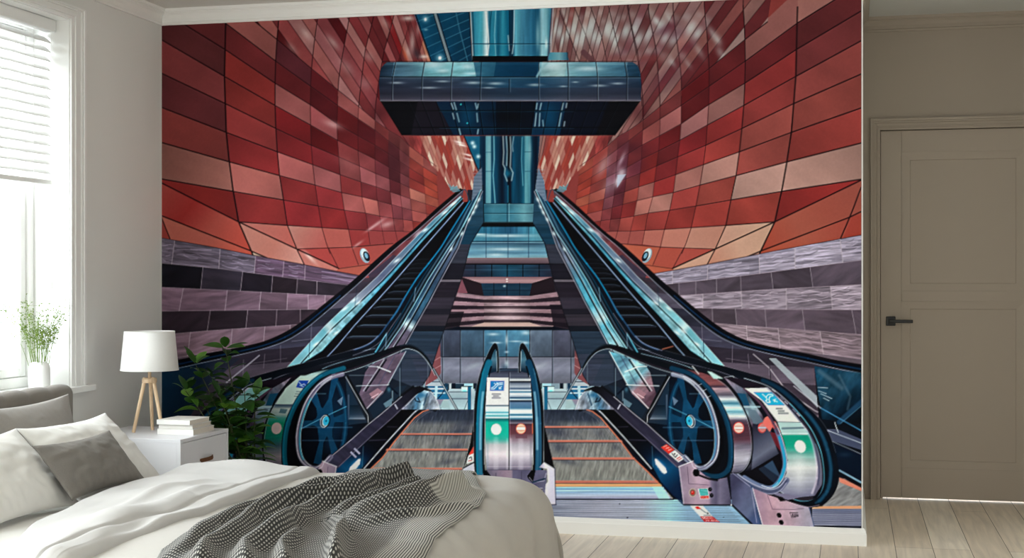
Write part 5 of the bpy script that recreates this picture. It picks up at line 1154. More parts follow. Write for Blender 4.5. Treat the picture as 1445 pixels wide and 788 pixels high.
M = {}
M['wall'] = mat('wall_paint', (232, 232, 229), .85, .1, (1.5, .02), (60, .02))
M['trim'] = mat('white_gloss_paint', (242, 241, 238), .5, .3, (3, .01))
M['window_paint'] = mat('window_paint', (238, 238, 236), .45, .3, (3, .01))
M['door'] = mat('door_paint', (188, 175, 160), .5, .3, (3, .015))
M['alcove'] = mat('alcove_shaded_paint', (186, 174, 160), .85, .1, (1.5, .02))  # passage shade put into the colour of its walls and cornice
M['ceiling'] = mat('ceiling_paint', (224, 223, 218), .9, .1, (1.5, .02))
M['black'] = mat('black_metal', (14, 14, 15), .35, .5)
M['blind'] = mat('blind_slat', (240, 240, 238), .5, .3, trans=.12)
M['grey_linen'] = mat('grey_linen', (158, 153, 147), .95, .1, (220, .12), (500, .25), sheen=.2)
M['headboard'] = mat('headboard_weave', (134, 128, 121), .95, .1, (260, .2), (600, .3), sheen=.2)
M['white_cotton'] = mat('white_cotton', (226, 224, 219), .95, .1, (40, .02), (300, .06), sheen=.2)
M['dark_linen'] = mat('dark_linen', (124, 119, 113), .95, .1, (240, .16), (600, .3), sheen=.15)
M['duvet'] = mat('duvet_cotton', (200, 198, 196), .95, .1, (30, .02), (350, .06), sheen=.2)
M['duvet_under'] = mat('duvet_linen', (188, 184, 178), .95, .1, (40, .03), (350, .08), sheen=.2)
M['lacquer'] = mat('white_lacquer', (236, 236, 240), .35, .4, (3, .008))
M['leather'] = mat('brown_leather', (104, 62, 30), .5, .3, (30, .15), (90, .2))
M['ash'] = None
M['shade'] = mat('lampshade_linen', (238, 237, 234), .9, .1, (160, .03), trans=.25)
M['ceramic'] = mat('white_ceramic', (236, 236, 234), .45, .4)
M['book'] = mat('white_book_cover', (236, 234, 229), .55, .3, (8, .01))
M['pages'] = mat('book_pages', (226, 218, 206), .9, .1, (90, .06))
M['pot'] = mat('dark_pot', (60, 58, 56), .6, .3)
M['soil'] = mat('soil', (48, 36, 26), .95, .1, (40, .3))
M['stem'] = mat('plant_stem', (58, 66, 34), .6, .3, (20, .2))
M['sprig'] = mat('sprig_green', (112, 138, 44), .6, .3, (40, .2), trans=.3)
M['bedbase'] = mat('bed_base_fabric', (150, 143, 134), .95, .1, (200, .12), (500, .2))

def wood_mat():
    m = bpy.data.materials.new('ash_wood'); m.use_nodes = True; nt = m.node_tree; b = nt.nodes['Principled BSDF']
    tc = nt.nodes.new('ShaderNodeTexCoord'); mp = nt.nodes.new('ShaderNodeMapping'); mp.inputs['Scale'].default_value = (60, 60, 4)
    n = nt.nodes.new('ShaderNodeTexNoise'); n.inputs['Scale'].default_value = 1.5; n.inputs['Detail'].default_value = 5
    cr = nt.nodes.new('ShaderNodeValToRGB'); cr.color_ramp.elements[0].position = .3; cr.color_ramp.elements[0].color = (*lin((206, 172, 134)), 1); cr.color_ramp.elements[1].color = (*lin((232, 206, 172)), 1); cr.color_ramp.elements[1].position = .7
    nt.links.new(tc.outputs['Object'], mp.inputs['Vector']); nt.links.new(mp.outputs[0], n.inputs['Vector']); nt.links.new(n.outputs['Fac'], cr.inputs['Fac']); nt.links.new(cr.outputs['Color'], b.inputs['Base Color'])
    b.inputs['Roughness'].default_value = .5
    return m
M['ash'] = wood_mat()

def leaf_mat():
    m = bpy.data.materials.new('leaf_green'); m.use_nodes = True; nt = m.node_tree; b = nt.nodes['Principled BSDF']
    at = nt.nodes.new('ShaderNodeAttribute'); at.attribute_name = 'tone'
    cr = nt.nodes.new('ShaderNodeValToRGB'); e = cr.color_ramp.elements
    e[0].position = 0; e[0].color = (*lin((30, 58, 22)), 1); e[1].position = 1; e[1].color = (*lin((118, 168, 58)), 1)
    k = e.new(.6); k.color = (*lin((58, 106, 36)), 1)
    nt.links.new(at.outputs['Fac'], cr.inputs['Fac']); nt.links.new(cr.outputs['Color'], b.inputs['Base Color'])
    b.inputs['Roughness'].default_value = .38; b.inputs['Specular IOR Level'].default_value = .4
    t = nt.nodes.new('ShaderNodeBsdfTranslucent'); nt.links.new(cr.outputs['Color'], t.inputs['Color'])
    mx = nt.nodes.new('ShaderNodeMixShader'); mx.inputs['Fac'].default_value = .25
    nt.links.new(b.outputs[0], mx.inputs[1]); nt.links.new(t.outputs[0], mx.inputs[2]); nt.links.new(mx.outputs[0], nt.nodes['Material Output'].inputs['Surface'])
    return m
M['leaf'] = leaf_mat()

def floor_mat():
    m = bpy.data.materials.new('oak_floor'); m.use_nodes = True; nt = m.node_tree; b = nt.nodes['Principled BSDF']
    tc = nt.nodes.new('ShaderNodeTexCoord'); mp = nt.nodes.new('ShaderNodeMapping')
    mp.inputs['Rotation'].default_value = (0, 0, R(90)); mp.inputs['Location'].default_value = (0.35, 3.73-.176*21, 0)
    # texture x = -world y ; texture y = world x
    nt.links.new(tc.outputs['Object'], mp.inputs['Vector'])
    sx = nt.nodes.new('ShaderNodeSeparateXYZ'); nt.links.new(tc.outputs['Object'], sx.inputs[0])
    add = nt.nodes.new('ShaderNodeMath'); add.operation = 'SUBTRACT'; add.inputs[1].default_value = 3.73-.176*30; nt.links.new(sx.outputs['X'], add.inputs[0])
    cb = nt.nodes.new('ShaderNodeCombineXYZ'); nt.links.new(sx.outputs['Y'], cb.inputs['X']); nt.links.new(add.outputs[0], cb.inputs['Y'])
    br = nt.nodes.new('ShaderNodeTexBrick'); br.offset = .37; br.offset_frequency = 3; br.squash = 1
    br.inputs['Scale'].default_value = 1; br.inputs['Brick Width'].default_value = 1.9; br.inputs['Row Height'].default_value = .176
    br.inputs['Mortar Size'].default_value = .0016; br.inputs['Mortar Smooth'].default_value = .1; br.inputs['Bias'].default_value = 0
    br.inputs['Color1'].default_value = (*lin((250, 238, 221)), 1); br.inputs['Color2'].default_value = (*lin((234, 217, 196)), 1); br.inputs['Mortar'].default_value = (*lin((104, 86, 66)), 1)
    nt.links.new(cb.outputs[0], br.inputs['Vector'])
    mp2 = nt.nodes.new('ShaderNodeMapping'); mp2.inputs['Scale'].default_value = (1.6, 26, 1); nt.links.new(cb.outputs[0], mp2.inputs['Vector'])
    n = nt.nodes.new('ShaderNodeTexNoise'); n.inputs['Scale'].default_value = 1.4; n.inputs['Detail'].default_value = 6; n.inputs['Distortion'].default_value = .6; nt.links.new(mp2.outputs[0], n.inputs['Vector'])
    mr = nt.nodes.new('ShaderNodeMapRange'); mr.inputs['From Min'].default_value = .3; mr.inputs['From Max'].default_value = .7; mr.inputs['To Min'].default_value = .86; mr.inputs['To Max'].default_value = 1.08; nt.links.new(n.outputs['Fac'], mr.inputs['Value'])
    h = nt.nodes.new('ShaderNodeHueSaturation'); nt.links.new(br.outputs['Color'], h.inputs['Color']); nt.links.new(mr.outputs['Result'], h.inputs['Value'])
    nt.links.new(h.outputs['Color'], b.inputs['Base Color']); b.inputs['Roughness'].default_value = .5; b.inputs['Specular IOR Level'].default_value = .3
    bp = nt.nodes.new('ShaderNodeBump'); bp.inputs['Strength'].default_value = .15; bp.inputs['Distance'].default_value = .002
    nt.links.new(n.outputs['Fac'], bp.inputs['Height']); nt.links.new(bp.outputs['Normal'], b.inputs['Normal'])
    return m
M['floor'] = floor_mat()

# ---------------------------------------------------------------- mesh helpers
def link(name, me, m, parent=None):
    o = bpy.data.objects.new(name, me); COL.objects.link(o)
    if m is not None: me.materials.append(m)
    if parent is not None: o.parent = parent
    return o
def from_bm(name, bm, m, parent=None, smooth=False, auto=None):
    me = bpy.data.meshes.new(name)
    bmesh.ops.recalc_face_normals(bm, faces=bm.faces)
    bm.to_mesh(me); bm.free()
    if smooth:
        for p in me.polygons: p.use_smooth = True
    o = link(name, me, m, parent)
    if auto: 
        me.shade_smooth() if False else None
    return o
def box(bm, a, b, bev=0, seg=2):
    x0, y0, z0 = [min(a[i], b[i]) for i in range(3)]; x1, y1, z1 = [max(a[i], b[i]) for i in range(3)]
    v = [bm.verts.new(c) for c in [(x0, y0, z0), (x1, y0, z0), (x1, y1, z0), (x0, y1, z0), (x0, y0, z1), (x1, y0, z1), (x1, y1, z1), (x0, y1, z1)]]
    fs = [bm.faces.new([v[i] for i in f]) for f in [(0, 3, 2, 1), (4, 5, 6, 7), (0, 1, 5, 4), (1, 2, 6, 5), (2, 3, 7, 6), (3, 0, 4, 7)]]
    if bev:
        es = list({e for f in fs for e in f.edges})
        bmesh.ops.bevel(bm, geom=es, offset=bev, segments=seg, profile=.5, affect='EDGES')
def ebox(name, a, b, m, parent=None, bev=0, seg=2):
    bm = bmesh.new(); box(bm, a, b, bev, seg); return from_bm(name, bm, m, parent)
def extrude_profile(name, prof, p0, p1, out, m, parent=None, miter0=0, miter1=0):
    """prof: (distance out of the wall, z); swept from p0 to p1, out = unit vector away from the wall; miters lengthen by the distance"""
    d = (Vector(p1)-Vector(p0)); d.z = 0; d.normalize()
    bm = bmesh.new(); rings = []
    for p, s in ((Vector(p0), -miter0), (Vector(p1), miter1)):
        rings.append([bm.verts.new((p.x+out[0]*q+d.x*s*q, p.y+out[1]*q+d.y*s*q, z)) for q, z in prof])
    n = len(prof)
    for i in range(n): bm.faces.new([rings[0][i], rings[0][(i+1) % n], rings[1][(i+1) % n], rings[1][i]])
    bm.faces.new(rings[0][::-1]); bm.faces.new(rings[1])
    return from_bm(name, bm, m, parent)
def lathe(bm, prof, c, seg=32, axis=None):
    """prof (r, z)"""
    rings = []
    for r_, z in prof:
        rings.append([bm.verts.new((c[0]+r_*math.cos(2*math.pi*i/seg), c[1]+r_*math.sin(2*math.pi*i/seg), c[2]+z)) for i in range(seg)])
    for a, b in zip(rings, rings[1:]):
        for i in range(seg): bm.faces.new([a[i], a[(i+1) % seg], b[(i+1) % seg], b[i]])
    return rings
def tube(bm, pts, rad, seg=8, cap=True):
    pts = [Vector(p) for p in pts]
    rr = rad if isinstance(rad, (list, tuple)) else [rad]*len(pts)
    rings = []; up = Vector((0, 0, 1))
    for i, p in enumerate(pts):
        t = (pts[min(i+1, len(pts)-1)]-pts[max(i-1, 0)]).normalized()
        a = t.cross(up)
        if a.length < .05: a = t.cross(Vector((1, 0, 0)))
        a.normalize(); b = a.cross(t)
        rings.append([bm.verts.new(p+(a*math.cos(2*math.pi*k/seg)+b*math.sin(2*math.pi*k/seg))*rr[i]) for k in range(seg)])
    for a, b in zip(rings, rings[1:]):
        for k in range(seg): bm.faces.new([a[k], a[(k+1) % seg], b[(k+1) % seg], b[k]])
    if cap: bm.faces.new(rings[0][::-1]); bm.faces.new(rings[-1])
def empty(name, loc, label, cat, group=None):
    o = bpy.data.objects.new(name, None); COL.objects.link(o); o.location = loc; o.empty_display_size = .1
    tag(o, label, cat, group); return o
def tag(o, label, cat, group=None):
    o['label'] = label; o['category'] = cat
    if group: o['group'] = group
    return o
def struct(o): o['kind'] = 'structure'; return o
def grid_mesh(name, P, m, parent=None, closed_u=False, uv=None, solid=0):
    """P[i][j] grid of points (numpy array n x m x 3)"""
    n, k = P.shape[:2]
    me = bpy.data.meshes.new(name)
    idx = np.arange(n*k).reshape(n, k)
    if closed_u: rows = [(i, (i+1) % n) for i in range(n)]
    else: rows = [(i, i+1) for i in range(n-1)]
    f = []
    for i, i2 in rows:
        for j in range(k-1): f.append((idx[i, j], idx[i2, j], idx[i2, j+1], idx[i, j+1]))
    me.from_pydata([tuple(p) for p in P.reshape(-1, 3)], [], [tuple(int(v) for v in q) for q in f])
    for p in me.polygons: p.use_smooth = True
    if uv is not None:
        L = me.uv_layers.new(name='UV'); U = uv.reshape(-1, 2)
        li = np.zeros(len(me.loops), np.int32); me.loops.foreach_get('vertex_index', li)
        L.data.foreach_set('uv', U[li].astype(np.float32).ravel())
    me.update()
    o = link(name, me, m, parent)
    if solid:
        md = o.modifiers.new('thickness', 'SOLIDIFY'); md.thickness = solid; md.offset = -1
    return o

# ---------------------------------------------------------------- dimensions
ZC = 2.79          # ceiling of the bedroom
ZC2 = 2.86         # ceiling of the passage with the door
WX = 3.7535        # right end of the mural wall
DY = 1.54          # wall with the door
RX, FY = 6.4, -9.6 # right wall, wall behind the camera
PX = 4.86          # right side of the passage
WT = .34           # thickness of the outer wall

# floor and ceiling
struct(ebox('floor', (-WT, FY-.2, -.12), (RX+.2, DY+1.2, 0), M['floor']))
struct(ebox('ceiling', (-WT, FY-.2, ZC), (RX+.2, 0.0, ZC+.3), M['ceiling']))
struct(ebox('ceiling', (WX-.1, 0.0, ZC2), (PX+.1, DY+.2, ZC2+.23), M['ceiling']))
# mural wall: a solid block reaching back to the door wall
struct(ebox('wall_back', (-WT, 0, 0), (WX, DY+.16, ZC+.3), M['wall']))
struct(ebox('wall_right', (RX, FY-.2, 0), (RX+.2, 0, ZC+.3), M['wall']))

struct(ebox('wall_light_baffle', (PX, 0, 0), (RX+.2, DY+.2, ZC+.3), M['wall']))  # unseen wall added to keep bounced light out of the passage

# left wall with openings for the windows
WIN = [(-2.75, -.945), (-5.35, -3.55), (-7.95, -6.15)]   # y ranges; all but the first are unseen, added to light the room
WZ0, WZ1 = .783, 2.572
def left_wall():
    bm = bmesh.new()
    ys = [FY-.2]+[v for w in WIN[::-1] for v in w]+[0]
    for k in range(0, len(ys), 2):
        box(bm, (-WT, ys[k], 0), (0, ys[k+1], ZC))
    for (a, b) in WIN:
        box(bm, (-WT, a, 0), (0, b, WZ0-.03)); box(bm, (-WT, a, WZ1), (0, b, ZC))
    struct(from_bm('wall_left', bm, M['wall']))
left_wall()
# wall behind the camera with a wide unseen opening added to light the mural evenly
RW0, RW1, RZ0, RZ1 = .5, 3.4, .3, 2.45
bm = bmesh.new()
box(bm, (-WT, FY-.2, 0), (RW0, FY, ZC)); box(bm, (RW1, FY-.2, 0), (RX, FY, ZC)); box(bm, (RW0, FY-.2, 0), (RW1, FY, RZ0)); box(bm, (RW0, FY-.2, RZ1), (RW1, FY, ZC))
struct(from_bm('wall_front', bm, M['wall']))

# cornice
def cornice(z0, z1):
    h = z1-z0
    return [(0, z0), (.012, z0), (.014, z0+h*.14), (.009, z0+h*.18), (.012, z0+h*.42), (.022, z0+h*.62), (.036, z0+h*.74), (.036, z0+h*.80), (.042, z0+h*.84), (.046, z1), (0, z1)]
CP = cornice(2.704, ZC)
struct(extrude_profile('trim_1', CP, (0, 0, 0), (WX, 0, 0), (0, -1), M['trim'], miter0=-1, miter1=0))
struct(extrude_profile('trim_2', CP, (0, FY, 0), (0, 0, 0), (1, 0), M['trim'], miter1=-1))
CP2 = cornice(2.774, ZC2)
struct(extrude_profile('trim_3', CP2, (WX, DY, 0), (PX, DY, 0), (0, -1), M['alcove'], miter0=-1))
struct(extrude_profile('trim_4', CP2, (WX, 0.0, 0), (WX, DY, 0), (1, 0), M['alcove'], miter1=-1))
# baseboards
BP = [(0, 0), (.018, 0), (.018, .058), (.014, .064), (.012, .078), (.006, .0845), (0, .0845)]
struct(extrude_profile('baseboard_back', BP, (0, 0, 0), (WX, 0, 0), (0, -1), M['trim'], miter0=-1, miter1=1))
struct(extrude_profile('baseboard_left', BP, (0, FY, 0), (0, 0, 0), (1, 0), M['trim'], miter1=-1))
struct(extrude_profile('baseboard_passage', BP, (WX, 0, 0), (WX, DY, 0), (1, 0), M['trim'], miter0=1, miter1=-1))

# ---------------------------------------------------------------- door wall
dl = at_y(1242, 700, DY).x; dtop = at_y(1242, 184, DY).z; cl_ = at_y(1228.5, 400, DY).x; ct = at_y(1229, 168.5, DY).z
DW = .94; dr = dl+DW; cr_ = dr+(dl-cl_)
bm = bmesh.new()
box(bm, (WX-.05, DY, 0), (dl, DY+.16, ZC2)); box(bm, (dr, DY, 0), (PX+.05, DY+.16, ZC2)); box(bm, (dl, DY, dtop), (dr, DY+.16, ZC2))
struct(from_bm('wall_passage', bm, M['alcove']))
# casing with stepped mouldings
def casing(name, inner, outer, plane, m, steps):
    """picture-frame moulding around three sides; inner/outer = (a0, a1, top); a = x coordinate"""
    bm = bmesh.new()
    for (f0, f1, t) in steps:
        a0 = inner[0]+(outer[0]-inner[0])*f1; a1 = inner[0]+(outer[0]-inner[0])*f0
        b0 = inner[1]+(outer[1]-inner[1])*f0; b1 = inner[1]+(outer[1]-inner[1])*f1
        t0 = inner[2]+(outer[2]-inner[2])*f0; t1 = inner[2]+(outer[2]-inner[2])*f1
        if plane[0] == 'y':
            y = plane[1]
            box(bm, (a0, y-t, 0), (a1, y, t1), .0015, 1); box(bm, (b0, y-t, 0), (b1, y, t1), .0015, 1); box(bm, (a1, y-t, t0), (b0, y, t1), .0015, 1)
    return from_bm(name, bm, m)
struct(casing('trim_5', (dl, dr, dtop), (cl_, cr_, ct), ('y', DY), M['door'], [(0, .22, .012), (.22, .34, .018), (.34, .62, .014), (.62, .78, .024), (.78, 1, .03)]))
# door leaf: stiles, rails and recessed panels
def zpx(y): return at_y(1284, y, DY).z
def xpx(x): return at_y(x, 400, DY).x
yf = DY+.012   # face of the leaf
gap = .012
dz1 = dtop-.004
s1 = xpx(1272); p1 = xpx(1284); s2 = dr-(s1-dl); p2 = dr-(p1-dl)
bm = bmesh.new()
box(bm, (dl+.003, yf+.012, gap), (dr-.003, yf+.038, dz1))
box(bm, (dl+.003, yf, gap), (s1, yf+.03, dz1), .001, 1); box(bm, (s2, yf, gap), (dr-.003, yf+.03, dz1), .001, 1)
zs = [zpx(v) for v in (184, 215, 225, 401, 411, 425.5, 437, 650, 661, 703)]
box(bm, (s1+.0015, yf, zs[1]), (s2-.0015, yf+.03, dz1), .001, 1)
box(bm, (s1+.0015, yf-.001, zs[5]), (s2-.0015, yf+.03, zs[4]), .001, 1)
box(bm, (s1+.0015, yf, gap), (s2-.0015, yf+.03, zs[8]), .001, 1)
def panel_bead(z0, z1):   # sloped bead framing each recessed panel
    a = [(s1+.0015, z0), (s2-.0015, z0), (s2-.0015, z1), (s1+.0015, z1)]
    k = p1-s1
    o_ = [bm.verts.new((x, yf+.003, z)) for x, z in a]
    i_ = [bm.verts.new((x+(k if q in (0, 3) else -k), yf+.007, z+(k*.9 if q in (0, 1) else -k*.9))) for q, (x, z) in enumerate(a)]
    j_ = [bm.verts.new((x+(k+.004 if q in (0, 3) else -k-.004), yf+.012, z+(k*.9+.004 if q in (0, 1) else -k*.9-.004))) for q, (x, z) in enumerate(a)]
    for A, B in ((o_, i_), (i_, j_)):
        for q in range(4): bm.faces.new([A[q], A[(q+1) % 4], B[(q+1) % 4], B[q]])
panel_bead(zs[4], zs[1]); panel_bead(zs[8], zs[5])
door = from_bm('door_1', bm, M['door']); struct(door)
bm = bmesh.new()   # door stop added inside the frame to block light leaking past the leaf
box(bm, (dl-.002, yf+.04, 0), (dl+.016, yf+.075, dtop)); box(bm, (dr-.016, yf+.04, 0), (dr+.002, yf+.075, dtop)); box(bm, (dl, yf+.04, dtop-.016), (dr, yf+.075, dtop+.002))
struct(from_bm('trim_6', bm, M['door']))
# black lever handle on a square rose
hp = at_y(1257, 453.5, DY)
bm = bmesh.new()
box(bm, (hp.x-.027, yf-.01, hp.z-.027), (hp.x+.027, yf, hp.z+.027), .002, 1)
tube(bm, [(hp.x, yf-.008, hp.z), (hp.x, yf-.05, hp.z)], .009, 12)
box(bm, (hp.x-.01, yf-.058, hp.z-.010), (hp.x+.125, yf-.042, hp.z+.010), .003, 2)
hd = from_bm('door_handle', bm, M['black'], door); hd['label'] = 'black square lever handle'

# ---------------------------------------------------------------- windows
def daylight(name, loc, rot, sx, sy, watts, col=(.93, .955, 1.0)):
    l = bpy.data.lights.new(name, 'AREA'); l.shape = 'RECTANGLE'; l.size = sx; l.size_y = sy; l.energy = watts; l.color = col
    o = bpy.data.objects.new(name, l); COL.objects.link(o); o.location = loc; o.rotation_euler = rot
    return o
def window(n, y0, y1, detail):
    w = bpy.data.objects.new('window_%d' % n, None); COL.objects.link(w); w.location = (0, (y0+y1)/2, WZ0); struct(w)
    inv = Matrix.Translation(-w.location)
    def add(name, bm, m):
        bm.transform(inv); return from_bm(name, bm, m, w)
    # casing on the room side
    bm = bmesh.new()
    for (f0, f1, t) in [(0, .25, .012), (.25, .38, .018), (.38, .72, .014), (.72, .85, .02), (.85, 1, .026)]:
        k0, k1 = .115*f0, .115*f1
        box(bm, (0, y1+k0, WZ0-.01), (t, y1+k1, WZ1+k1*.55), .0015, 1); box(bm, (0, y0-k1, WZ0-.01), (t, y0-k0, WZ1+k1*.55), .0015, 1); box(bm, (0, y0-k0, WZ1+k0*.55), (t, y1+k0, WZ1+k1*.55), .0015, 1)
    add('window_casing', bm, M['window_paint'])
    bm = bmesh.new(); box(bm, (-.20, y0, WZ0-.03), (0, y1, WZ0)); box(bm, (-.002, y0-.17, WZ0-.03), (.05, y1+.165, WZ0), .004, 2)
    add('window_sill', bm, M['window_paint'])
    # reveal lining
    bm = bmesh.new(); box(bm, (-WT, y1-.004, WZ0), (0, y1, WZ1)); box(bm, (-WT, y0, WZ0), (0, y0+.004, WZ1)); box(bm, (-WT, y0, WZ1-.004), (0, y1, WZ1))
    add('reveal', bm, M['window_paint'])
    # frame and sash
    X0, X1 = -.25, -.19
    bm = bmesh.new()
    box(bm, (X0, y1-.055, WZ0), (X1, y1-.004, WZ1-.004), .004, 1); box(bm, (X0, y0+.004, WZ0), (X1, y0+.055, WZ1-.004), .004, 1)
    box(bm, (X0+.001, y0+.0555, WZ1-.055), (X1-.001, y1-.0555, WZ1-.005), .004, 1); box(bm, (X0+.001, y0+.0555, WZ0+.0005), (X1-.001, y1-.0555, WZ0+.05), .004, 1)
    ym = (y0+y1)/2
    box(bm, (X0+.003, ym-.04, WZ0+.049), (X1-.003, ym+.04, WZ1-.054), .004, 1)
    add('window_frame', bm, M['window_paint'])
    bm = bmesh.new()
    for (a, b) in ((y0+.058, ym-.042), (ym+.042, y1-.058)):
        for k in (.0, .012):   # inner step of the sash
            pass
        box(bm, (X0-.012, a, WZ0+.052), (X1-.012, a+.045, WZ1-.058), .003, 1); box(bm, (X0-.012, b-.045, WZ0+.052), (X1-.012, b, WZ1-.058), .003, 1)
        box(bm, (X0-.011, a+.0455, WZ1-.1), (X1-.013, b-.0455, WZ1-.058), .003, 1); box(bm, (X0-.011, a+.0455, WZ0+.052), (X1-.013, b-.0455, WZ0+.095), .003, 1)
    add('sash', bm, M['window_paint'])
    gm = bpy.data.materials.get('window_glass')
    if gm is None:
        gm = bpy.data.materials.new('window_glass'); gm.use_nodes = True; nt = gm.node_tree
        nt.nodes.remove(nt.nodes['Principled BSDF'])
        g = nt.nodes.new('ShaderNodeBsdfGlossy'); g.inputs['Roughness'].default_value = .02; t = nt.nodes.new('ShaderNodeBsdfTransparent'); t.inputs['Color'].default_value = (.96, .98, .97, 1)
        mx = nt.nodes.new('ShaderNodeMixShader'); mx.inputs['Fac'].default_value = .05
        nt.links.new(t.outputs[0], mx.inputs[1]); nt.links.new(g.outputs[0], mx.inputs[2]); nt.links.new(mx.outputs[0], nt.nodes['Material Output'].inputs['Surface'])
    for (a, b) in ((y0+.1, ym-.085), (ym+.085, y1-.1)):
        bm = bmesh.new(); box(bm, (-.236, a, WZ0+.09), (-.232, b, WZ1-.1)); add('window_pane', bm, gm)
    daylight('daylight', (-WT-.8, ym-.1, (WZ0+WZ1)/2+.25), (0, R(-90), 0), (WZ1-WZ0)*1.5, (y1-y0)*1.45, WPOW[n-1])  # lamps of the unseen windows are added room light
    return w
for k, (a, b) in enumerate(WIN): window(k+1, a, b, k == 0)
daylight('daylight', ((RW0+RW1)/2, FY-.25, (RZ0+RZ1)/2), (R(90), 0, R(0)), RW1-RW0, RZ1-RZ0, RPOW)  # added light behind the camera, evens out the mural

# venetian blind in the near window
def blind():
    y0, y1 = WIN[0][0]+.02, WIN[0][1]-.02
    r = empty('venetian_blind', (-.11, (y0+y1)/2, WZ1-.004), 'white venetian blind half lowered in the bright window', 'blind')
    inv = Matrix.Translation(-r.location)
    bm = bmesh.new(); box(bm, (-.125, y0, WZ1-.064), (-.066, y1+.01, WZ1-.006), .003, 1); bm.transform(inv); from_bm('headrail', bm, M['blind'], r)
    zb = 1.772; sp = .0455; n = 16
    z = WZ1-.10; k = 0
    while z > zb+.03:
        bm = bmesh.new()
        # slightly crowned slat, tilted
        V = []
        for q in range(7):
            t = q/6-.5
            V.append([bm.verts.new((-.108+t*.040, yy, z+t*(-.034)+.0035*(1-4*t*t))) for yy in (y0, y1)])
        V2 = [[bm.verts.new((v.co.x, v.co.y, v.co.z-.0022)) for v in row] for row in V]
        for q in range(6):
            bm.faces.new([V[q][0], V[q][1], V[q+1][1], V[q+1][0]]); bm.faces.new([V2[q][0], V2[q+1][0], V2[q+1][1], V2[q][1]])
        bm.faces.new([V[0][0], V2[0][0], V2[0][1], V[0][1]]); bm.faces.new([V[6][0], V[6][1], V2[6][1], V2[6][0]])
        for e in (0, 1): bm.faces.new([V[q][e] for q in range(7)]+[V2[q][e] for q in range(6, -1, -1)])
        bm.transform(inv); from_bm('slat', bm, M['blind'], r, smooth=False); z -= sp; k += 1
    bm = bmesh.new(); box(bm, (-.134, y0, zb-.008), (-.082, y1, zb+.016), .003, 1); bm.transform(inv); from_bm('bottom_rail', bm, M['blind'], r)
    for yy in (y1-.16, (y0+y1)/2, y0+.16):
        bm = bmesh.new()
        for xx in (-.134, -.082): tube(bm, [(xx, yy, zb), (xx, yy, WZ1-.06)], .0012, 6)
        bm.transform(inv); from_bm('ladder_cord', bm, M['blind'], r)
    bm = bmesh.new(); tube(bm, [(-.07, y1-.03, WZ1-.06), (-.07, y1-.028, 1.30)], .0012, 6); box(bm, (-.076, y1-.034, 1.26), (-.064, y1-.022, 1.30), .002, 1); bm.transform(inv); from_bm('pull_cord', bm, M['blind'], r)
blind()

# ---------------------------------------------------------------- light
wd = bpy.data.worlds.new('world'); SC.world = wd; wd.use_nodes = True
bg = wd.node_tree.nodes['Background']; bg.inputs['Color'].default_value = (.93, .97, 1.0, 1); bg.inputs['Strength'].default_value = WORLD
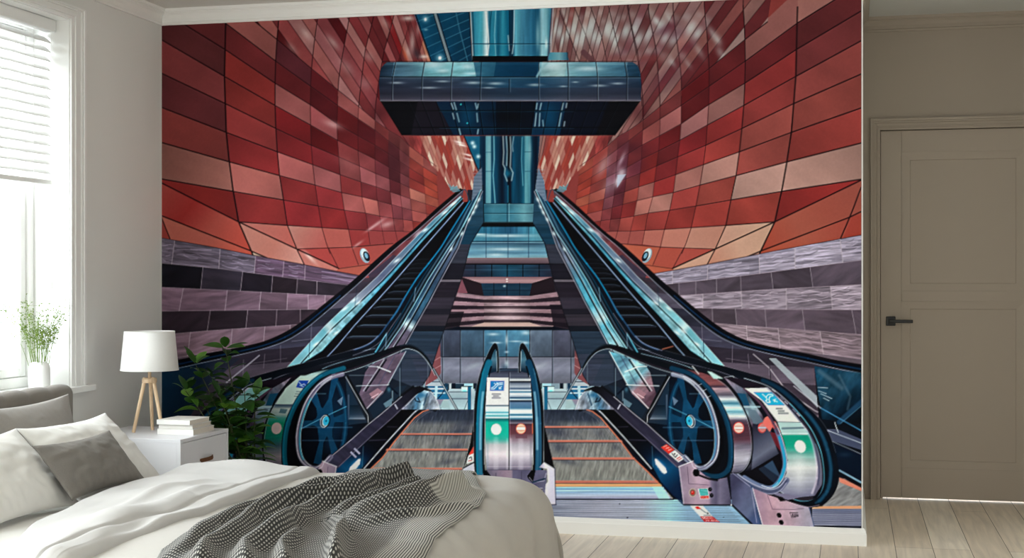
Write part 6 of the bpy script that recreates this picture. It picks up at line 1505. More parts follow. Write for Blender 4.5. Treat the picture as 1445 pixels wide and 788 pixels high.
# ---------------------------------------------------------------- the mural (flat print on paper)
MX0, MX1, MZ0, MZ1 = .003, at_y(1215.6, 400, 0).x, .0845, 2.704
def build_mural():
    paint_mural(); art, ids = finish_art()
    NX, NZ = 1010, 752
    xs = np.linspace(MX0, MX1, NX); zs_ = np.linspace(MZ0, MZ1, NZ)
    XX, ZZ = np.meshgrid(xs, zs_)
    dx, dy, dz = XX-CAM.x, 0-CAM.y, ZZ-CAM.z
    w = -sn*dx+cs*dy
    px = CXP+F*(cs*dx+sn*dy)/w; py = CYP-F*dz/w
    u = np.clip(px-PX0-.5, 0, art.shape[1]-1.001); v = np.clip(py-PY0-.5, 0, art.shape[0]-1.001)
    iu = np.floor(u).astype(int); iv = np.floor(v).astype(int); fu = (u-iu)[..., None]; fv = (v-iv)[..., None]
    c = (art[iv, iu]*(1-fu)+art[iv, iu+1]*fu)*(1-fv)+(art[iv+1, iu]*(1-fu)+art[iv+1, iu+1]*fu)*fv
    c = np.where(c <= .04045, c/12.92, ((c+.055)/1.055)**2.4)
    c = np.clip(c*np.array(INK), 0, .95)
    idv = ids[np.clip(np.round(v).astype(int), 0, ids.shape[0]-1), np.clip(np.round(u).astype(int), 0, ids.shape[1]-1)]
    fid = idv[:-1, :-1].copy()
    for _ in range(60):     # strips of bare paper at the borders belong to the motif beside them
        bad = fid <= 1
        if not bad.any(): break
        for ax, sh in ((0, 1), (0, -1), (1, 1), (1, -1)):
            r_ = np.roll(fid, sh, ax); ok = bad & (r_ > 1); fid[ok] = r_[ok]; bad = fid <= 1
    mid = fid.shape[0]*0+np.arange(fid.shape[0])[:, None]*np.ones_like(fid)
    fid[(fid == ID['shaft']) & (zs_[:-1][:, None] > 2.0+0*fid)] = 30
    m = bpy.data.materials.new('printed_wallpaper'); m.use_nodes = True; nt = m.node_tree; b = nt.nodes['Principled BSDF']
    at = nt.nodes.new('ShaderNodeAttribute'); at.attribute_name = 'ink'; nt.links.new(at.outputs['Color'], b.inputs['Base Color'])
    b.inputs['Roughness'].default_value = .75; b.inputs['Specular IOR Level'].default_value = .08
    root = empty('wall_mural', ((MX0+MX1)/2, -.002, MZ0), 'large printed wall mural of escalators between red tiled walls', 'mural')
    V = np.stack([XX-root.location.x, np.zeros_like(XX), ZZ-root.location.z], -1)
    IDX = np.arange(NX*NZ).reshape(NZ, NX)
    A = np.stack([IDX[:-1, :-1], IDX[:-1, 1:], IDX[1:, 1:], IDX[1:, :-1]], -1)
    Vf = V.reshape(-1, 3); Cf = c.reshape(-1, 3)
    ID['shaft_top'] = 30
    groups = {
        'printed_red_wall': [('redwall_l', 'red tiled wall left of the bridge in the print'), ('redwall_r', 'red tiled wall right of the bridge in the print')],
        'printed_stone_wall': [('stone_l', 'banded stone wall at the left of the print'), ('stone_r', 'banded stone wall at the right of the print')],
        'printed_bridge': [('beam', 'steel blue bridge tube crossing the print')], 'printed_shaft': [('shaft', 'blue metal shaft hanging below the bridge in the print'), ('shaft_top', 'blue metal shaft above the bridge in the print')],
        'printed_glass_ceiling': [('ceiling', 'dark blue glass ceiling in the print')], 'printed_station_hall': [('hall', 'striped hall and steel panels behind the escalators')],
        'printed_escalator': [('esc_l', 'rising escalator on the left of the print'), ('esc_r', 'rising escalator on the right of the print')],
        'printed_newel': [('newel_l', 'round balustrade end with green light, left'), ('newel_r', 'round balustrade ends with red and green lights, right'), ('newel_c', 'double balustrade end in the middle of the print')],
        'printed_moving_walkway': [('walk_l', 'grey moving steps left of the middle'), ('walk_r', 'grey moving steps right of the middle')],
        'printed_wall_lamp': [('lamp_l', 'round lamp on the left red wall'), ('lamp_r', 'round lamp on the right red wall')], 'printed_background': [('paper', '')]}
    def pieces(f):
        H_, W_ = f.shape; par = []; rows = []
        def find(a):
            while par[a] != a: par[a] = par[par[a]]; a = par[a]
            return a
        for r in range(H_):
            ed = np.flatnonzero(np.diff(f[r]))+1; st = np.concatenate([[0], ed]); en = np.concatenate([ed, [W_]])
            cur_ = []
            for a, b in zip(st, en):
                k = len(par); par.append(k); cur_.append((int(a), int(b), int(f[r, a]), k))
            if rows:
                pi = 0; prev = rows[-1]
                for (a, b, v_, k) in cur_:
                    while pi > 0 and prev[pi][0] > a: pi -= 1
                    j = pi
                    while j < len(prev) and prev[j][1] <= a: j += 1
                    pi = j
                    while j < len(prev) and prev[j][0] < b:
                        if prev[j][2] == v_: par[find(k)] = find(prev[j][3])
                        j += 1
            rows.append(cur_)
        out = np.zeros_like(f, dtype=np.int32)
        for r, c_ in enumerate(rows):
            for a, b, v_, k in c_: out[r, a:b] = find(k)
        return out
    for _ in range(3):
        pc = pieces(fid); u_, cnt = np.unique(pc, return_counts=True)
        small = np.isin(pc, u_[cnt < 500])
        if not small.any(): break
        fid[small] = 0
        for _k in range(80):
            bad = fid == 0
            if not bad.any(): break
            for ax, sh in ((0, 1), (0, -1), (1, 1), (1, -1)):
                r_ = np.roll(fid, sh, ax); ok = bad & (r_ > 1); fid[ok] = r_[ok]; bad = fid == 0
    pc = pieces(fid)
    jobs = []
    for nm, lst in groups.items():
        for key, lab in lst:
            us, cn = np.unique(pc[fid == ID[key]], return_counts=True)
            for n_, k in enumerate(us[np.argsort(-cn)]): jobs.append((nm, key, lab if n_ == 0 else '', pc == k))
    if True:
        for nm, key, lab, sel in jobs:
            q = A[sel]
            if len(q) == 0: continue
            uq, invq = np.unique(q.ravel(), return_inverse=True)
            me = bpy.data.meshes.new(nm); nf = len(q)
            me.vertices.add(len(uq)); me.vertices.foreach_set('co', Vf[uq].astype(np.float32).ravel())
            me.loops.add(nf*4); me.loops.foreach_set('vertex_index', invq.astype(np.int32).ravel())
            me.polygons.add(nf); me.polygons.foreach_set('loop_start', np.arange(0, nf*4, 4, dtype=np.int32))
            try: me.polygons.foreach_set('loop_total', np.full(nf, 4, np.int32))
            except Exception: pass
            me.update(calc_edges=True)
            ca = me.color_attributes.new('ink', 'FLOAT_COLOR', 'POINT')
            cc = np.ones((len(uq), 4), np.float32); cc[:, :3] = Cf[uq]; ca.data.foreach_set('color', cc.ravel())
            o = link(nm, me, m, root)
            if lab: o['label'] = lab
if MURAL: build_mural()

# ---------------------------------------------------------------- bed
def nz(x, y, z=0.0, s=1.0): return mnoise.noise(Vector((x*s, y*s, z)))
BY0, BY1 = -3.32, -1.14      # near and far side of the bed
BX0, BX1 = .155, 2.36
bed = empty('bed', (1.2, -2.2, 0), 'double bed with grey channelled fabric headboard under the window', 'bed')
inv = Matrix.Translation(-bed.location)
# headboard with vertical channels and a soft rolled top
def headboard():
    n = 160; ys = np.linspace(BY0-.02, BY1, n)
    prof = []
    rr = .05
    for a in np.linspace(0, math.pi, 13): prof.append((.10-math.cos(a)*-.05 if False else .10+math.cos(a)*.05, .775+math.sin(a)*.04))
    front = [(.15, z) for z in np.linspace(.2, .76, 12)]
    back = [(.05, z) for z in np.linspace(.76, .2, 6)]
    P = front+prof+back
    G_ = np.zeros((n, len(P), 3))
    for i, y in enumerate(ys):
        ph = ((BY1-y)/.185) % 1.0
        g = .010*(abs(math.sin(math.pi*ph))**.35)-.010
        e = min(1, min(BY1-y, y-BY0+.02)/.035); e = math.sqrt(max(0, 1-(1-e)**2))
        for j, (x, z) in enumerate(P):
            cx, cz = .10, .5
            dx = (x-cx); 
            G_[i, j] = (cx+dx*(1+g*9)*(.35+.65*e), y, z+(g*1.2 if z > .76 else 0)-(1-e)*.03*(z > .7))
    o = grid_mesh('headboard', G_-np.array(bed.location), M['headboard'], bed)
    bm = bmesh.new(); bm.from_mesh(o.data)
    bmesh.ops.holes_fill(bm, edges=[e for e in bm.edges if e.is_boundary], sides=0)
    bmesh.ops.recalc_face_normals(bm, faces=bm.faces); bm.to_mesh(o.data); bm.free()
headboard()
bm = bmesh.new(); box(bm, (BX0, BY0+.03, .08), (BX1-.14, BY1-.07, .26), .02, 3); bm.transform(inv); from_bm('bed_base', bm, M['bedbase'], bed)
for (x, y) in ((.3, BY0+.15), (.3, BY1-.15), (BX1-.2, BY0+.15), (BX1-.2, BY1-.15)):
    bm = bmesh.new(); lathe(bm, [(0, 0), (.022, 0), (.028, .085), (0, .085)], (x, y, 0), 16); bm.transform(inv); from_bm('leg', bm, M['ash'], bed)
mt = ebox('mattress', (BX0+.005, BY0+.02, .262), (BX1-.14, BY1-.07, .40), M['white_cotton'], bev=.07, seg=4)
for p in mt.data.polygons: p.use_smooth = True
tag(mt, 'white sheeted mattress on the bed, seen below the near pillow', 'mattress')

# draped bedding: a top that rolls over the sides
def drape(s, edge, r, flare=.12):
    """signed run past an edge -> (offset outwards, drop)"""
    if s <= 0: return s, 0.0
    L = r*math.pi/2
    if s < L:
        a = s/r; return r*math.sin(a), r*(1-math.cos(a))
    return r+(s-L)*flare, r+(s-L)*.985
def ridge(x, y, pts, w, h, taper=True):
    best = 9; tt = 0
    n = len(pts)-1
    for i in range(n):
        ax, ay = pts[i]; bx_, by_ = pts[i+1]
        dx, dy = bx_-ax, by_-ay; L = dx*dx+dy*dy+1e-9
        t = max(0, min(1, ((x-ax)*dx+(y-ay)*dy)/L))
        d = math.hypot(x-ax-t*dx, y-ay-t*dy)
        if d < best: best = d; tt = (i+t)/n
    k = (math.sin(math.pi*min(1, max(0, tt)))**.5) if taper is True else (min(1, (1-tt)*2.5)**.6 if taper == 'end' else 1)
    return h*k*math.exp(-(best/w)**2)
def zpts(L, z=.52): return [tuple(at_z(a, b, z)[:2]) for a, b in L]
def bedtop(x, y):
    """surface of the quilt proper"""
    z = .443
    z += .030*nz(x, y, 1.0, 1.3)+.012*nz(x, y, 2.0, 3.5)
    z += .020*math.exp(-((x-1.9)/.5)**2)
    return z
def quilt():
    xs = np.concatenate([np.linspace(1.30, 2.25, 100), np.linspace(2.26, 2.93, 70)])
    ys = np.concatenate([np.linspace(BY0-.32, BY0+.1, 46), np.linspace(BY0+.11, BY1-.16, 190), np.linspace(BY1-.15, BY1+.28, 46)])
    G_ = np.zeros((len(xs), len(ys), 3)); r = .13
    ex, eyn, eyf = 2.30, BY0+.02, BY1-.14
    for i, x in enumerate(xs):
        for j, y in enumerate(ys):
            ox, dzx = drape(x-ex, ex, .17, .10) if x > ex else (x-ex, 0)
            if y > eyf: oy, dzy = drape(y-eyf, eyf, r, .03); Y = eyf+oy
            elif y < eyn: oy, dzy = drape(eyn-y, eyn, r, .12); Y = eyn-oy
            else: Y, dzy = y, 0
            drop = dzx+dzy
            z0 = bedtop(min(x, 2.35), min(max(y, eyn), eyf))
            # hanging folds on the foot end, running down
            fold = .016*math.sin(y*17+2*nz(x, y, 5, 2))+.02*nz(y*2.2, x*.6, 8)
            w = min(1, drop/.2)
            X = ex+ox+w*fold*(1 if x > ex else 0)
            # long soft creases running over the foot edge
            crease = .006*math.sin(y*30+x*3+3*nz(x, y, 6, 1.5))*math.exp(-((x-2.2)/.3)**2)
            G_[i, j] = (X, Y, max(.03, z0-drop+crease))
    o = grid_mesh('duvet', G_, M['duvet_under'], solid=.012)
    return tag(o, 'pale linen duvet hanging rounded over the foot of the bed', 'duvet')
quilt()
# folded-back upper part of the duvet
def fold_back():
    N1, N2 = 120, 190
    ys = np.concatenate([np.linspace(BY0-.30, BY0+.1, 40), np.linspace(BY0+.11, BY1-.06, N2), np.linspace(BY1-.05, BY1+.26, 34)])
    eyn, eyf = BY0+.02, BY1-.20
    # section along x: from under the head edge, over the top, to the turned hem
    G_ = np.zeros((N1, len(ys), 3))
    for j, y in enumerate(ys):
        yc = min(max(y, eyn), eyf)
        xh = float(np.interp(yc, [-3.4, -3.29, -3.05, -2.76, -2.3, -1.9, -1.2], [1.22, 1.17, 1.03, .92, .83, .80, .76]))+.012*nz(yc*3, 4.0, 1)   # head edge
        xe = 1.425+.02*nz(yc*2.1, 0, 3)             # hem
        th = .052
        if y > eyf: oy, dzy = drape(y-eyf, eyf, .20, .03); Y = eyf+oy
        elif y < eyn: oy, dzy = drape(eyn-y, eyn, .12, .12); Y = eyn-oy
        else: Y, dzy = y, 0
        for i in range(N1):
            t = i/(N1-1)
            if t < .10:      # rounded head edge
                a = t/.10*math.pi/2; x = xh-.0+.05*(1-math.sin(a)); x = xh+.05-.05*math.sin(a) if False else xh+.05*(1-math.cos(a)); zz = (math.sin(a))*.062
            elif t < .9:
                q = (t-.10)/.80; x = xh+.05+(xe-.03-xh-.05)*q
                zz = .062+.014*math.sin(math.pi*q)
            else:
                a = (t-.9)/.1*math.pi/2; x = xe-.03+.03*math.sin(a); zz = .062*(1-(1-math.cos(a))*.95)
            w = min(1, max(0, (t-.05)/.2), max(0, (1-t)/.12))
            base = bedtop(x, yc)-.032
            wr = .020*nz(x, yc, 3, 2.2)+.010*nz(x*1.0, yc, 7, 6)
            wr += ridge(x, yc, FB[0], .06, .022)+ridge(x, yc, FB[1], .05, .018)+ridge(x, yc, FB[2], .035, -.014)+ridge(x, yc, FB[3], .03, .012)+ridge(x, yc, FB[4], .03, .014)
            # stitched hem line
            hem = -.009*math.exp(-((x-(xe-.085))/.008)**2)
            G_[i, j] = (x, Y, max(.2, base+zz+wr*w+hem-dzy))
    o = grid_mesh('duvet_fold', G_, M['duvet'], solid=.01)
    return tag(o, 'white turned-back duvet top with a stitched hem, next to the pillows', 'duvet')
FB = [zpts([(110, 760), (150, 730), (210, 705), (270, 690)]), zpts([(60, 775), (110, 735), (170, 712)]), zpts([(140, 765), (165, 740), (215, 715), (290, 690)]), zpts([(230, 700), (290, 680), (330, 672)]), zpts([(150, 712), (230, 682), (300, 668)])]
fold_back()

# pillows
def pillow(name, w, h, t, m, c, ax_w, ax_h, seed, label, wr=.010, group=None, seam=True, cat='pillow'):
    """w along ax_w, h along ax_h, t thickness; c centre"""
    aw = Vector(ax_w).normalized(); ah = Vector(ax_h).normalized(); an = aw.cross(ah).normalized(); ah = an.cross(aw)
    n = 56
    root = None
    bm = bmesh.new(); sides = []
    for s in (1, -1):
        V = []
        for i in range(n+1):
            row = []
            for j in range(n+1):
                u = -1+2*i/n; v = -1+2*j/n
                # pulled-in sides between pointed corners
                bu = 1-.05*(1-v*v); bv = 1-.13*(1-u*u)
                X = u*bu*w/2; Y = v*bv*h/2
                k = max(0, (1-abs(u)**2.4))**.66*max(0, (1-abs(v)**2.4))**.66
                pu = (1-abs(u)**2.0); 
                z = t/2*k
                ed = (1-k)
                cr = (abs(u)*abs(v))
                wrk = wr*(nz(u*3+seed, v*3, seed, 1)+.6*nz(u*7+seed, v*5, seed+3, 1))*k
                # creases running in from the corners and seams
                wrk += wr*.5*(1+nz(u*2, v*2, seed+4))*math.sin((u*w*60+v*h*18)+seed*2+3*nz(u*2, v*2, seed))*math.exp(-((1-abs(v))/.42)**2)*k**1.2
                wrk += wr*.45*(1+nz(u*2, v*2, seed+5))*math.sin((v*h*50)+seed+3*nz(u*2, v*2, seed+9))*math.exp(-((1-abs(u))/.36)**2)*k**1.2
                row.append((X, Y, s*z+(wrk if s == 1 else -wrk)-.015*ed*0))
            V.append(row)
        sides.append(V)
    vs = {}
    for si, V in enumerate(sides):
        for i in range(n+1):
            for j in range(n+1):
                if si == 1 and (i in (0, n) or j in (0, n)): vs[(1, i, j)] = vs[(0, i, j)]; continue
                X, Y, Z = V[i][j]
                if (i in (0, n) or j in (0, n)): Z = 0
                p = Vector(c)+aw*X+ah*Y+an*Z
                vs[(si, i, j)] = bm.verts.new(p)
    for si in (0, 1):
        for i in range(n):
            for j in range(n):
                q = [vs[(si, i, j)], vs[(si, i+1, j)], vs[(si, i+1, j+1)], vs[(si, i, j+1)]]
                bm.faces.new(q if si == 0 else q[::-1])
    o = from_bm(name, bm, m, smooth=True)
    return tag(o, label, cat, group)
def P3(px, py, x): return at_x(px, py, x)
pillow('pillow', .80, .37, .14, M['grey_linen'], (.262, -1.72, .602), (0, 1, .0), (-.25, 0, 1), 1.3, 'grey linen pillow leaning on the headboard behind the white pillows', .006)
pillow('pillow', .80, .37, .14, M['grey_linen'], (.262, -2.55, .602), (0, 1, .0), (-.25, 0, 1), 2.3, 'grey linen pillow at the left edge behind the nearest white pillow', .006)
pillow('pillow', .70, .42, .15, M['white_cotton'], (.582, -1.725, .556), (0.0, 1, -.0), (-.70, 0, .70), 3.7, 'white cotton pillow beside the nightstand, behind the grey cushion', .010)
pillow('pillow', .72, .42, .15, M['white_cotton'], (.575, -2.425, .556), (0.0, 1, .0), (-.70, 0, .70), 5.1, 'white cotton pillow at the left edge, nearest to the viewer', .010)
pillow('cushion', .59, .27, .10, M['dark_linen'], (.700, -1.955, .556), (-.0, 1, 0), (-.64, 0, .77), 7.9, 'small oblong dark grey cushion in front of the white pillows', .008, cat='cushion')

# waffle throw
def throw_mat():
    m = bpy.data.materials.new('waffle_weave'); m.use_nodes = True; nt = m.node_tree; b = nt.nodes['Principled BSDF']
    uv = nt.nodes.new('ShaderNodeUVMap'); uv.uv_map = 'UV'
    sp = nt.nodes.new('ShaderNodeSeparateXYZ'); nt.links.new(uv.outputs['UV'], sp.inputs[0])
    def mth(op, a, b_=None, v=None):
        n = nt.nodes.new('ShaderNodeMath'); n.operation = op
        nt.links.new(a, n.inputs[0])
        if b_ is not None: nt.links.new(b_, n.inputs[1])
        elif v is not None: n.inputs[1].default_value = v
        return n.outputs[0]
    k = 2*math.pi/.0086
    su = mth('SINE', mth('MULTIPLY', sp.outputs['X'], None, k)); sv = mth('SINE', mth('MULTIPLY', sp.outputs['Y'], None, k*.36))
    mx = mth('MAXIMUM', su, sv); 
    pr = mth('MULTIPLY', mth('ADD', su, None, 1.0), mth('ADD', sv, None, 1.0))
    mr = nt.nodes.new('ShaderNodeMapRange'); mr.inputs['From Min'].default_value = 1.0; mr.inputs['From Max'].default_value = 2.8; nt.links.new(pr, mr.inputs['Value'])
    # ribbed border: only the lines along one direction stay
    bo = nt.nodes.new('ShaderNodeMapRange'); bo.inputs['From Min'].default_value = THB0; bo.inputs['From Max'].default_value = THB0+.03; nt.links.new(sp.outputs['X'], bo.inputs['Value'])
    rb = nt.nodes.new('ShaderNodeMapRange'); rb.inputs['From Min'].default_value = -.6; rb.inputs['From Max'].default_value = .5; nt.links.new(su, rb.inputs['Value'])
    mix = nt.nodes.new('ShaderNodeMix'); mix.data_type = 'FLOAT'; nt.links.new(bo.outputs[0], mix.inputs[0]); nt.links.new(mr.outputs[0], mix.inputs[2]); nt.links.new(rb.outputs[0], mix.inputs[3])
    cr = nt.nodes.new('ShaderNodeMix'); cr.data_type = 'RGBA'; nt.links.new(mix.outputs[0], cr.inputs[0]); cr.inputs[6].default_value = (*lin((50, 50, 49)), 1); cr.inputs[7].default_value = (*lin((196, 194, 187)), 1)
    at = nt.nodes.new('ShaderNodeAttribute'); at.attribute_name = 'underside'
    nt.links.new(mth('MAXIMUM', bo.outputs[0], at.outputs['Fac']), mix.inputs[0])
    dk = nt.nodes.new('ShaderNodeMix'); dk.data_type = 'RGBA'; nt.links.new(at.outputs['Fac'], dk.inputs[0]); dk.inputs[6].default_value = (*lin((46, 46, 45)), 1); dk.inputs[7].default_value = (*lin((140, 138, 131)), 1); nt.links.new(dk.outputs[2], cr.inputs[6])
    nt.links.new(cr.outputs[2], b.inputs['Base Color']); b.inputs['Roughness'].default_value = .95; b.inputs['Sheen Weight'].default_value = .2; b.inputs['Specular IOR Level'].default_value = .1
    bp = nt.nodes.new('ShaderNodeBump'); bp.inputs['Strength'].default_value = .5; bp.inputs['Distance'].default_value = .003; nt.links.new(mix.outputs[0], bp.inputs['Height']); nt.links.new(bp.outputs['Normal'], b.inputs['Normal'])
    return m
THW = 1.0; THB0 = .84
M['throw'] = throw_mat()
def throw():
    # edges of the throw on the bed, near -> far
    Lp = zpts([(150, 860), (206, 788), (228, 748), (300, 712), (372, 690), (425, 672), (450, 660)], .53)
    Rp = zpts([(470, 860), (545, 788), (592, 745), (603, 722), (640, 702), (690, 681), (640, 664)], .53)
    NU, NV = 230, 300
    def poly(P, t):
        seg = [math.dist(P[i], P[i+1]) for i in range(len(P)-1)]; T = sum(seg); d = t*T
        for i, s in enumerate(seg):
            if d <= s or i == len(seg)-1:
                q = d/s; return (P[i][0]+(P[i+1][0]-P[i][0])*q, P[i][1]+(P[i+1][1]-P[i][1])*q)
            d -= s
    Lf = [(Lp[k][0], Lp[k][1]) for k in range(len(Lp))]
    def curve(P, y):
        ys_ = [p[1] for p in P]; xs_ = [p[0] for p in P]; return float(np.interp(y, ys_, xs_))
    RG = [(zpts([(502, 656), (440, 664), (370, 684), (300, 712), (225, 755)], .56), .040, .050),
          (zpts([(540, 657), (480, 668), (420, 682), (350, 706), (290, 742), (255, 788)], .56), .036, .060),
          (zpts([(572, 655), (510, 672), (455, 690), (400, 712), (350, 745), (330, 788)], .56), .042, .065),
          (zpts([(592, 660), (545, 674), (500, 690), (470, 704)], .56), .034, .045),
          (zpts([(650, 666), (605, 680), (560, 694), (515, 706), (478, 722)], .54), .050, .065),
          (zpts([(468, 704), (478, 728), (470, 760), (440, 800)], .56), .030, .060),
          (zpts([(420, 712), (400, 745), (395, 800)], .56), .030, .040),
          (zpts([(300, 735), (280, 760), (275, 800)], .56), .040, .030),
          (zpts([(510, 716), (560, 706), (600, 700), (660, 685)], .54), .030, .028)]
    DP = [(zpts([(520, 662), (450, 678), (380, 700), (300, 735)], .53), .022, -.024), (zpts([(556, 664), (500, 682), (440, 704), (380, 735)], .53), .022, -.03), (zpts([(490, 712), (440, 722), (420, 760)], .53), .03, -.02)]
    y0, y1 = -3.68, BY1+.06
    G_ = np.zeros((NU, NV, 3)); UV = np.zeros((NU, NV, 2))
    eyn, eyf = BY0+.02, BY1-.14
    for j in range(NV):
        y = y0+(y1-y0)*(j/(NV-1))
        yq = min(y, eyf)
        xl = curve(Lp, yq)
        xr = float(np.interp(yq, [-4.2, -3.35, -2.9, -2.65, -2.35, -2.0, -1.75, -1.3], [2.50, 2.46, 2.41, 2.36, 2.35, 2.34, 2.30, 2.12]))
        if y < eyn: xl = max(xl, curve(Lp, eyn)-.03)
        for i in range(NU):
            t = i/(NU-1)
            x = xl+(xr-xl)*t
            if y > eyf: oy, dzy = drape(y-eyf, eyf, .13, .03); Y = eyf+oy
            elif y < eyn: oy, dzy = drape(eyn-y, eyn, .13, .12); Y = eyn-oy
            else: Y, dzy = y, 0
            ox, dzx = drape(x-2.30, 2.30, .17, .1) if x > 2.30 else (x-2.30, 0)
            X = 2.30+ox
            z = bedtop(min(x, 2.35), min(max(y, eyn), eyf))-dzy-dzx+.012
            e = min(1, t/.03, (1-t)/.03)
            h = 0
            wx = x+.035*nz(x, Y, 11, 2.6); wy = Y+.035*nz(x, Y, 17, 2.6)
            for n_, (P_, w_, a_) in enumerate(RG): h += (ridge(wx, wy, P_, w_*(.8+.25*nz(x, Y, n_, 3)), a_*1.15, 'end' if n_ < 5 else True)*(1+.45*nz(x, Y, n_*3.1, 2.2)))**2.5
            h = max(0, h.real)**.4
            for P_, w_, a_ in DP: h += ridge(x, Y, P_, w_, a_)*.6 if h > .02 else 0
            z += h+.004*nz(x, Y, 2, 7)+.004*e
            G_[i, j] = (X+.25*h*nz(x, y, 3, 3), Y, z); 
    # the weave runs with the cloth
    for j in range(NV):
        w_ = 1.12*float(np.linalg.norm(G_[-1, j, :2]-G_[0, j, :2]))
        UV[:, j, 0] = THW-w_*(1-np.linspace(0, 1, NU)); UV[:, j, 1] = 1.06*(y1-y0)*j/(NV-1)+.03*np.linspace(0, 1, NU)
    o = grid_mesh('throw_blanket', G_, M['throw'], uv=UV, solid=.006)
    fl = zpts([(606, 699), (630, 686), (660, 673), (700, 680), (655, 700)], .50)
    def inside(x, y):
        c = False
        for k in range(len(fl)):
            ax, ay = fl[k]; bx_, by_ = fl[k-1]
            if (ay > y) != (by_ > y) and x < (bx_-ax)*(y-ay)/(by_-ay)+ax: c = not c
        return c
    a_ = o.data.attributes.new('underside', 'FLOAT', 'POINT')
    a_.data.foreach_set('value', np.array([1.0 if inside(p[0], p[1]) else 0.0 for p in G_.reshape(-1, 3)], np.float32))
    return tag(o, 'crumpled black and white waffle weave throw across the bed', 'blanket')
throw()

# ---------------------------------------------------------------- nightstand
ns = empty('nightstand', (.355, -.765, 0), 'white lacquered nightstand with a brown leather pull, right of the pillows', 'nightstand')
inv = Matrix.Translation(-ns.location)
nx0, nx1, ny0, ny1, nzt = .085, .63, -1.03, -.502, .55
bm = bmesh.new()
box(bm, (nx0, ny0, .06), (nx1-.02, ny0+.018, nzt-.018), .001, 1); box(bm, (nx0, ny1-.018, .06), (nx1, ny1, nzt-.018), .001, 1)
box(bm, (nx0, ny0, nzt-.018), (nx1, ny1, nzt), .0015, 1); box(bm, (nx0, ny0, .06), (nx1, ny1, .078), .001, 1); box(bm, (nx0, ny0+.018, .078), (nx0+.012, ny1-.018, nzt-.018)); box(bm, (nx1-.02, ny0, .06), (nx1, ny0+.018, nzt-.018), .001, 1)
bm.transform(inv); from_bm('carcass', bm, M['lacquer'], ns)
for (z0, z1) in ((.318, .529), (.082, .312)):
    bm = bmesh.new(); box(bm, (nx1-.022, ny0+.021, z0), (nx1-.003, ny1-.021, z1), .0012, 1); box(bm, (nx0+.04, ny0+.03, z0+.01), (nx1-.022, ny1-.03, z0+.02)); bm.transform(inv)
    d = from_bm('drawer', bm, M['lacquer'], ns)
    zc = z0+(z1-z0)*.52; yc = (ny0+ny1)/2+.01
    bm = bmesh.new()
    P_ = [(nx1+.004, yc-.062, zc-.002), (nx1+.012, yc-.04, zc), (nx1+.017, yc, zc+.001), (nx1+.016, yc+.035, zc+.003), (nx1+.004, yc+.062, zc+.004)]
    V = []
    for p in P_: V.append([bm.verts.new((p[0]+dx_, p[1], p[2]+dz_)) for dx_, dz_ in ((-.003, -.009), (.003, -.009), (.003, .009), (-.003, .009))])
    for a, b in zip(V, V[1:]):
        for k in range(4): bm.faces.new([a[k], a[(k+1) % 4], b[(k+1) % 4], b[k]])
    bm.faces.new(V[0]); bm.faces.new(V[-1][::-1])
    for yy in (yc-.058, yc+.058): tube(bm, [(nx1-.004, yy, zc), (nx1+.008, yy, zc)], .006, 10)
    bm.transform(inv); h = from_bm('handle', bm, M['leather'], d); h['label'] = 'brown leather pull'
for (x, y) in ((nx0+.05, ny0+.05), (nx0+.05, ny1-.05), (nx1-.05, ny0+.05), (nx1-.05, ny1-.05)):
    bm = bmesh.new(); lathe(bm, [(0, 0), (.012, 0), (.016, .06), (0, .06)], (x, y, 0), 14); bm.transform(inv); from_bm('leg', bm, M['lacquer'], ns)

# ---------------------------------------------------------------- tripod lamp
LX, LY = .318, -.74
lp = empty('tripod_lamp', (LX, LY, nzt), 'tripod table lamp with white drum shade and pale wooden legs', 'lamp')
inv = Matrix.Translation(-lp.location)
tw = Vector((-sn*0+.0, 0, 0))
for a in (R(215+13), R(335+13), R(95+13)):
    bm = bmesh.new(); f = (LX+.082*math.cos(a), LY+.082*math.sin(a), nzt+.001); t_ = (LX+.022*math.cos(a), LY+.022*math.sin(a), nzt+.27)
    tube(bm, [f, t_], [.0085, .0095], 12); bm.transform(inv); from_bm('leg', bm, M['ash'], lp, smooth=False)
bm = bmesh.new(); lathe(bm, [(0, .243), (.034, .243), (.036, .247), (.036, .262), (.034, .266), (0, .266)], (LX, LY, nzt), 28); tube(bm, [(LX, LY, nzt+.265), (LX, LY, nzt+.315)], .0085, 14); bm.transform(inv); from_bm('hub', bm, M['ash'], lp)
bm = bmesh.new(); tube(bm, [(LX, LY, nzt+.31), (LX, LY, nzt+.36)], .016, 16)
for a in (0, 2.09, 4.18): tube(bm, [(LX, LY, nzt+.34), (LX+.115*math.cos(a), LY+.115*math.sin(a), nzt+.47)], .0018, 6)
bm.transform(inv); from_bm('socket', bm, M['trim'], lp)
bm = bmesh.new(); lathe(bm, [(0.002, .355), (.02, .36), (.03, .385), (.028, .405), (.002, .42)], (LX, LY, nzt), 20); bm.transform(inv); from_bm('bulb', bm, M['ceramic'], lp, smooth=True)
bm = bmesh.new(); lathe(bm, [(.141, .305), (.1225, .497), (.1205, .497), (.139, .305), (.141, .305)], (LX, LY, nzt), 64); bm.transform(inv); o = from_bm('lamp_shade', bm, M['shade'], lp, smooth=False)
for p in o.data.polygons: p.use_smooth = True
for (r_, z) in ((.1417, .305), (.1230, .493)):
    bm = bmesh.new(); lathe(bm, [(r_, z), (r_+.0006, z+.001), (r_, z+.006), (r_-.001, z+.006)], (LX, LY, nzt), 64)
    bm.transform(inv); from_bm('shade_rim', bm, M['shade'], lp)

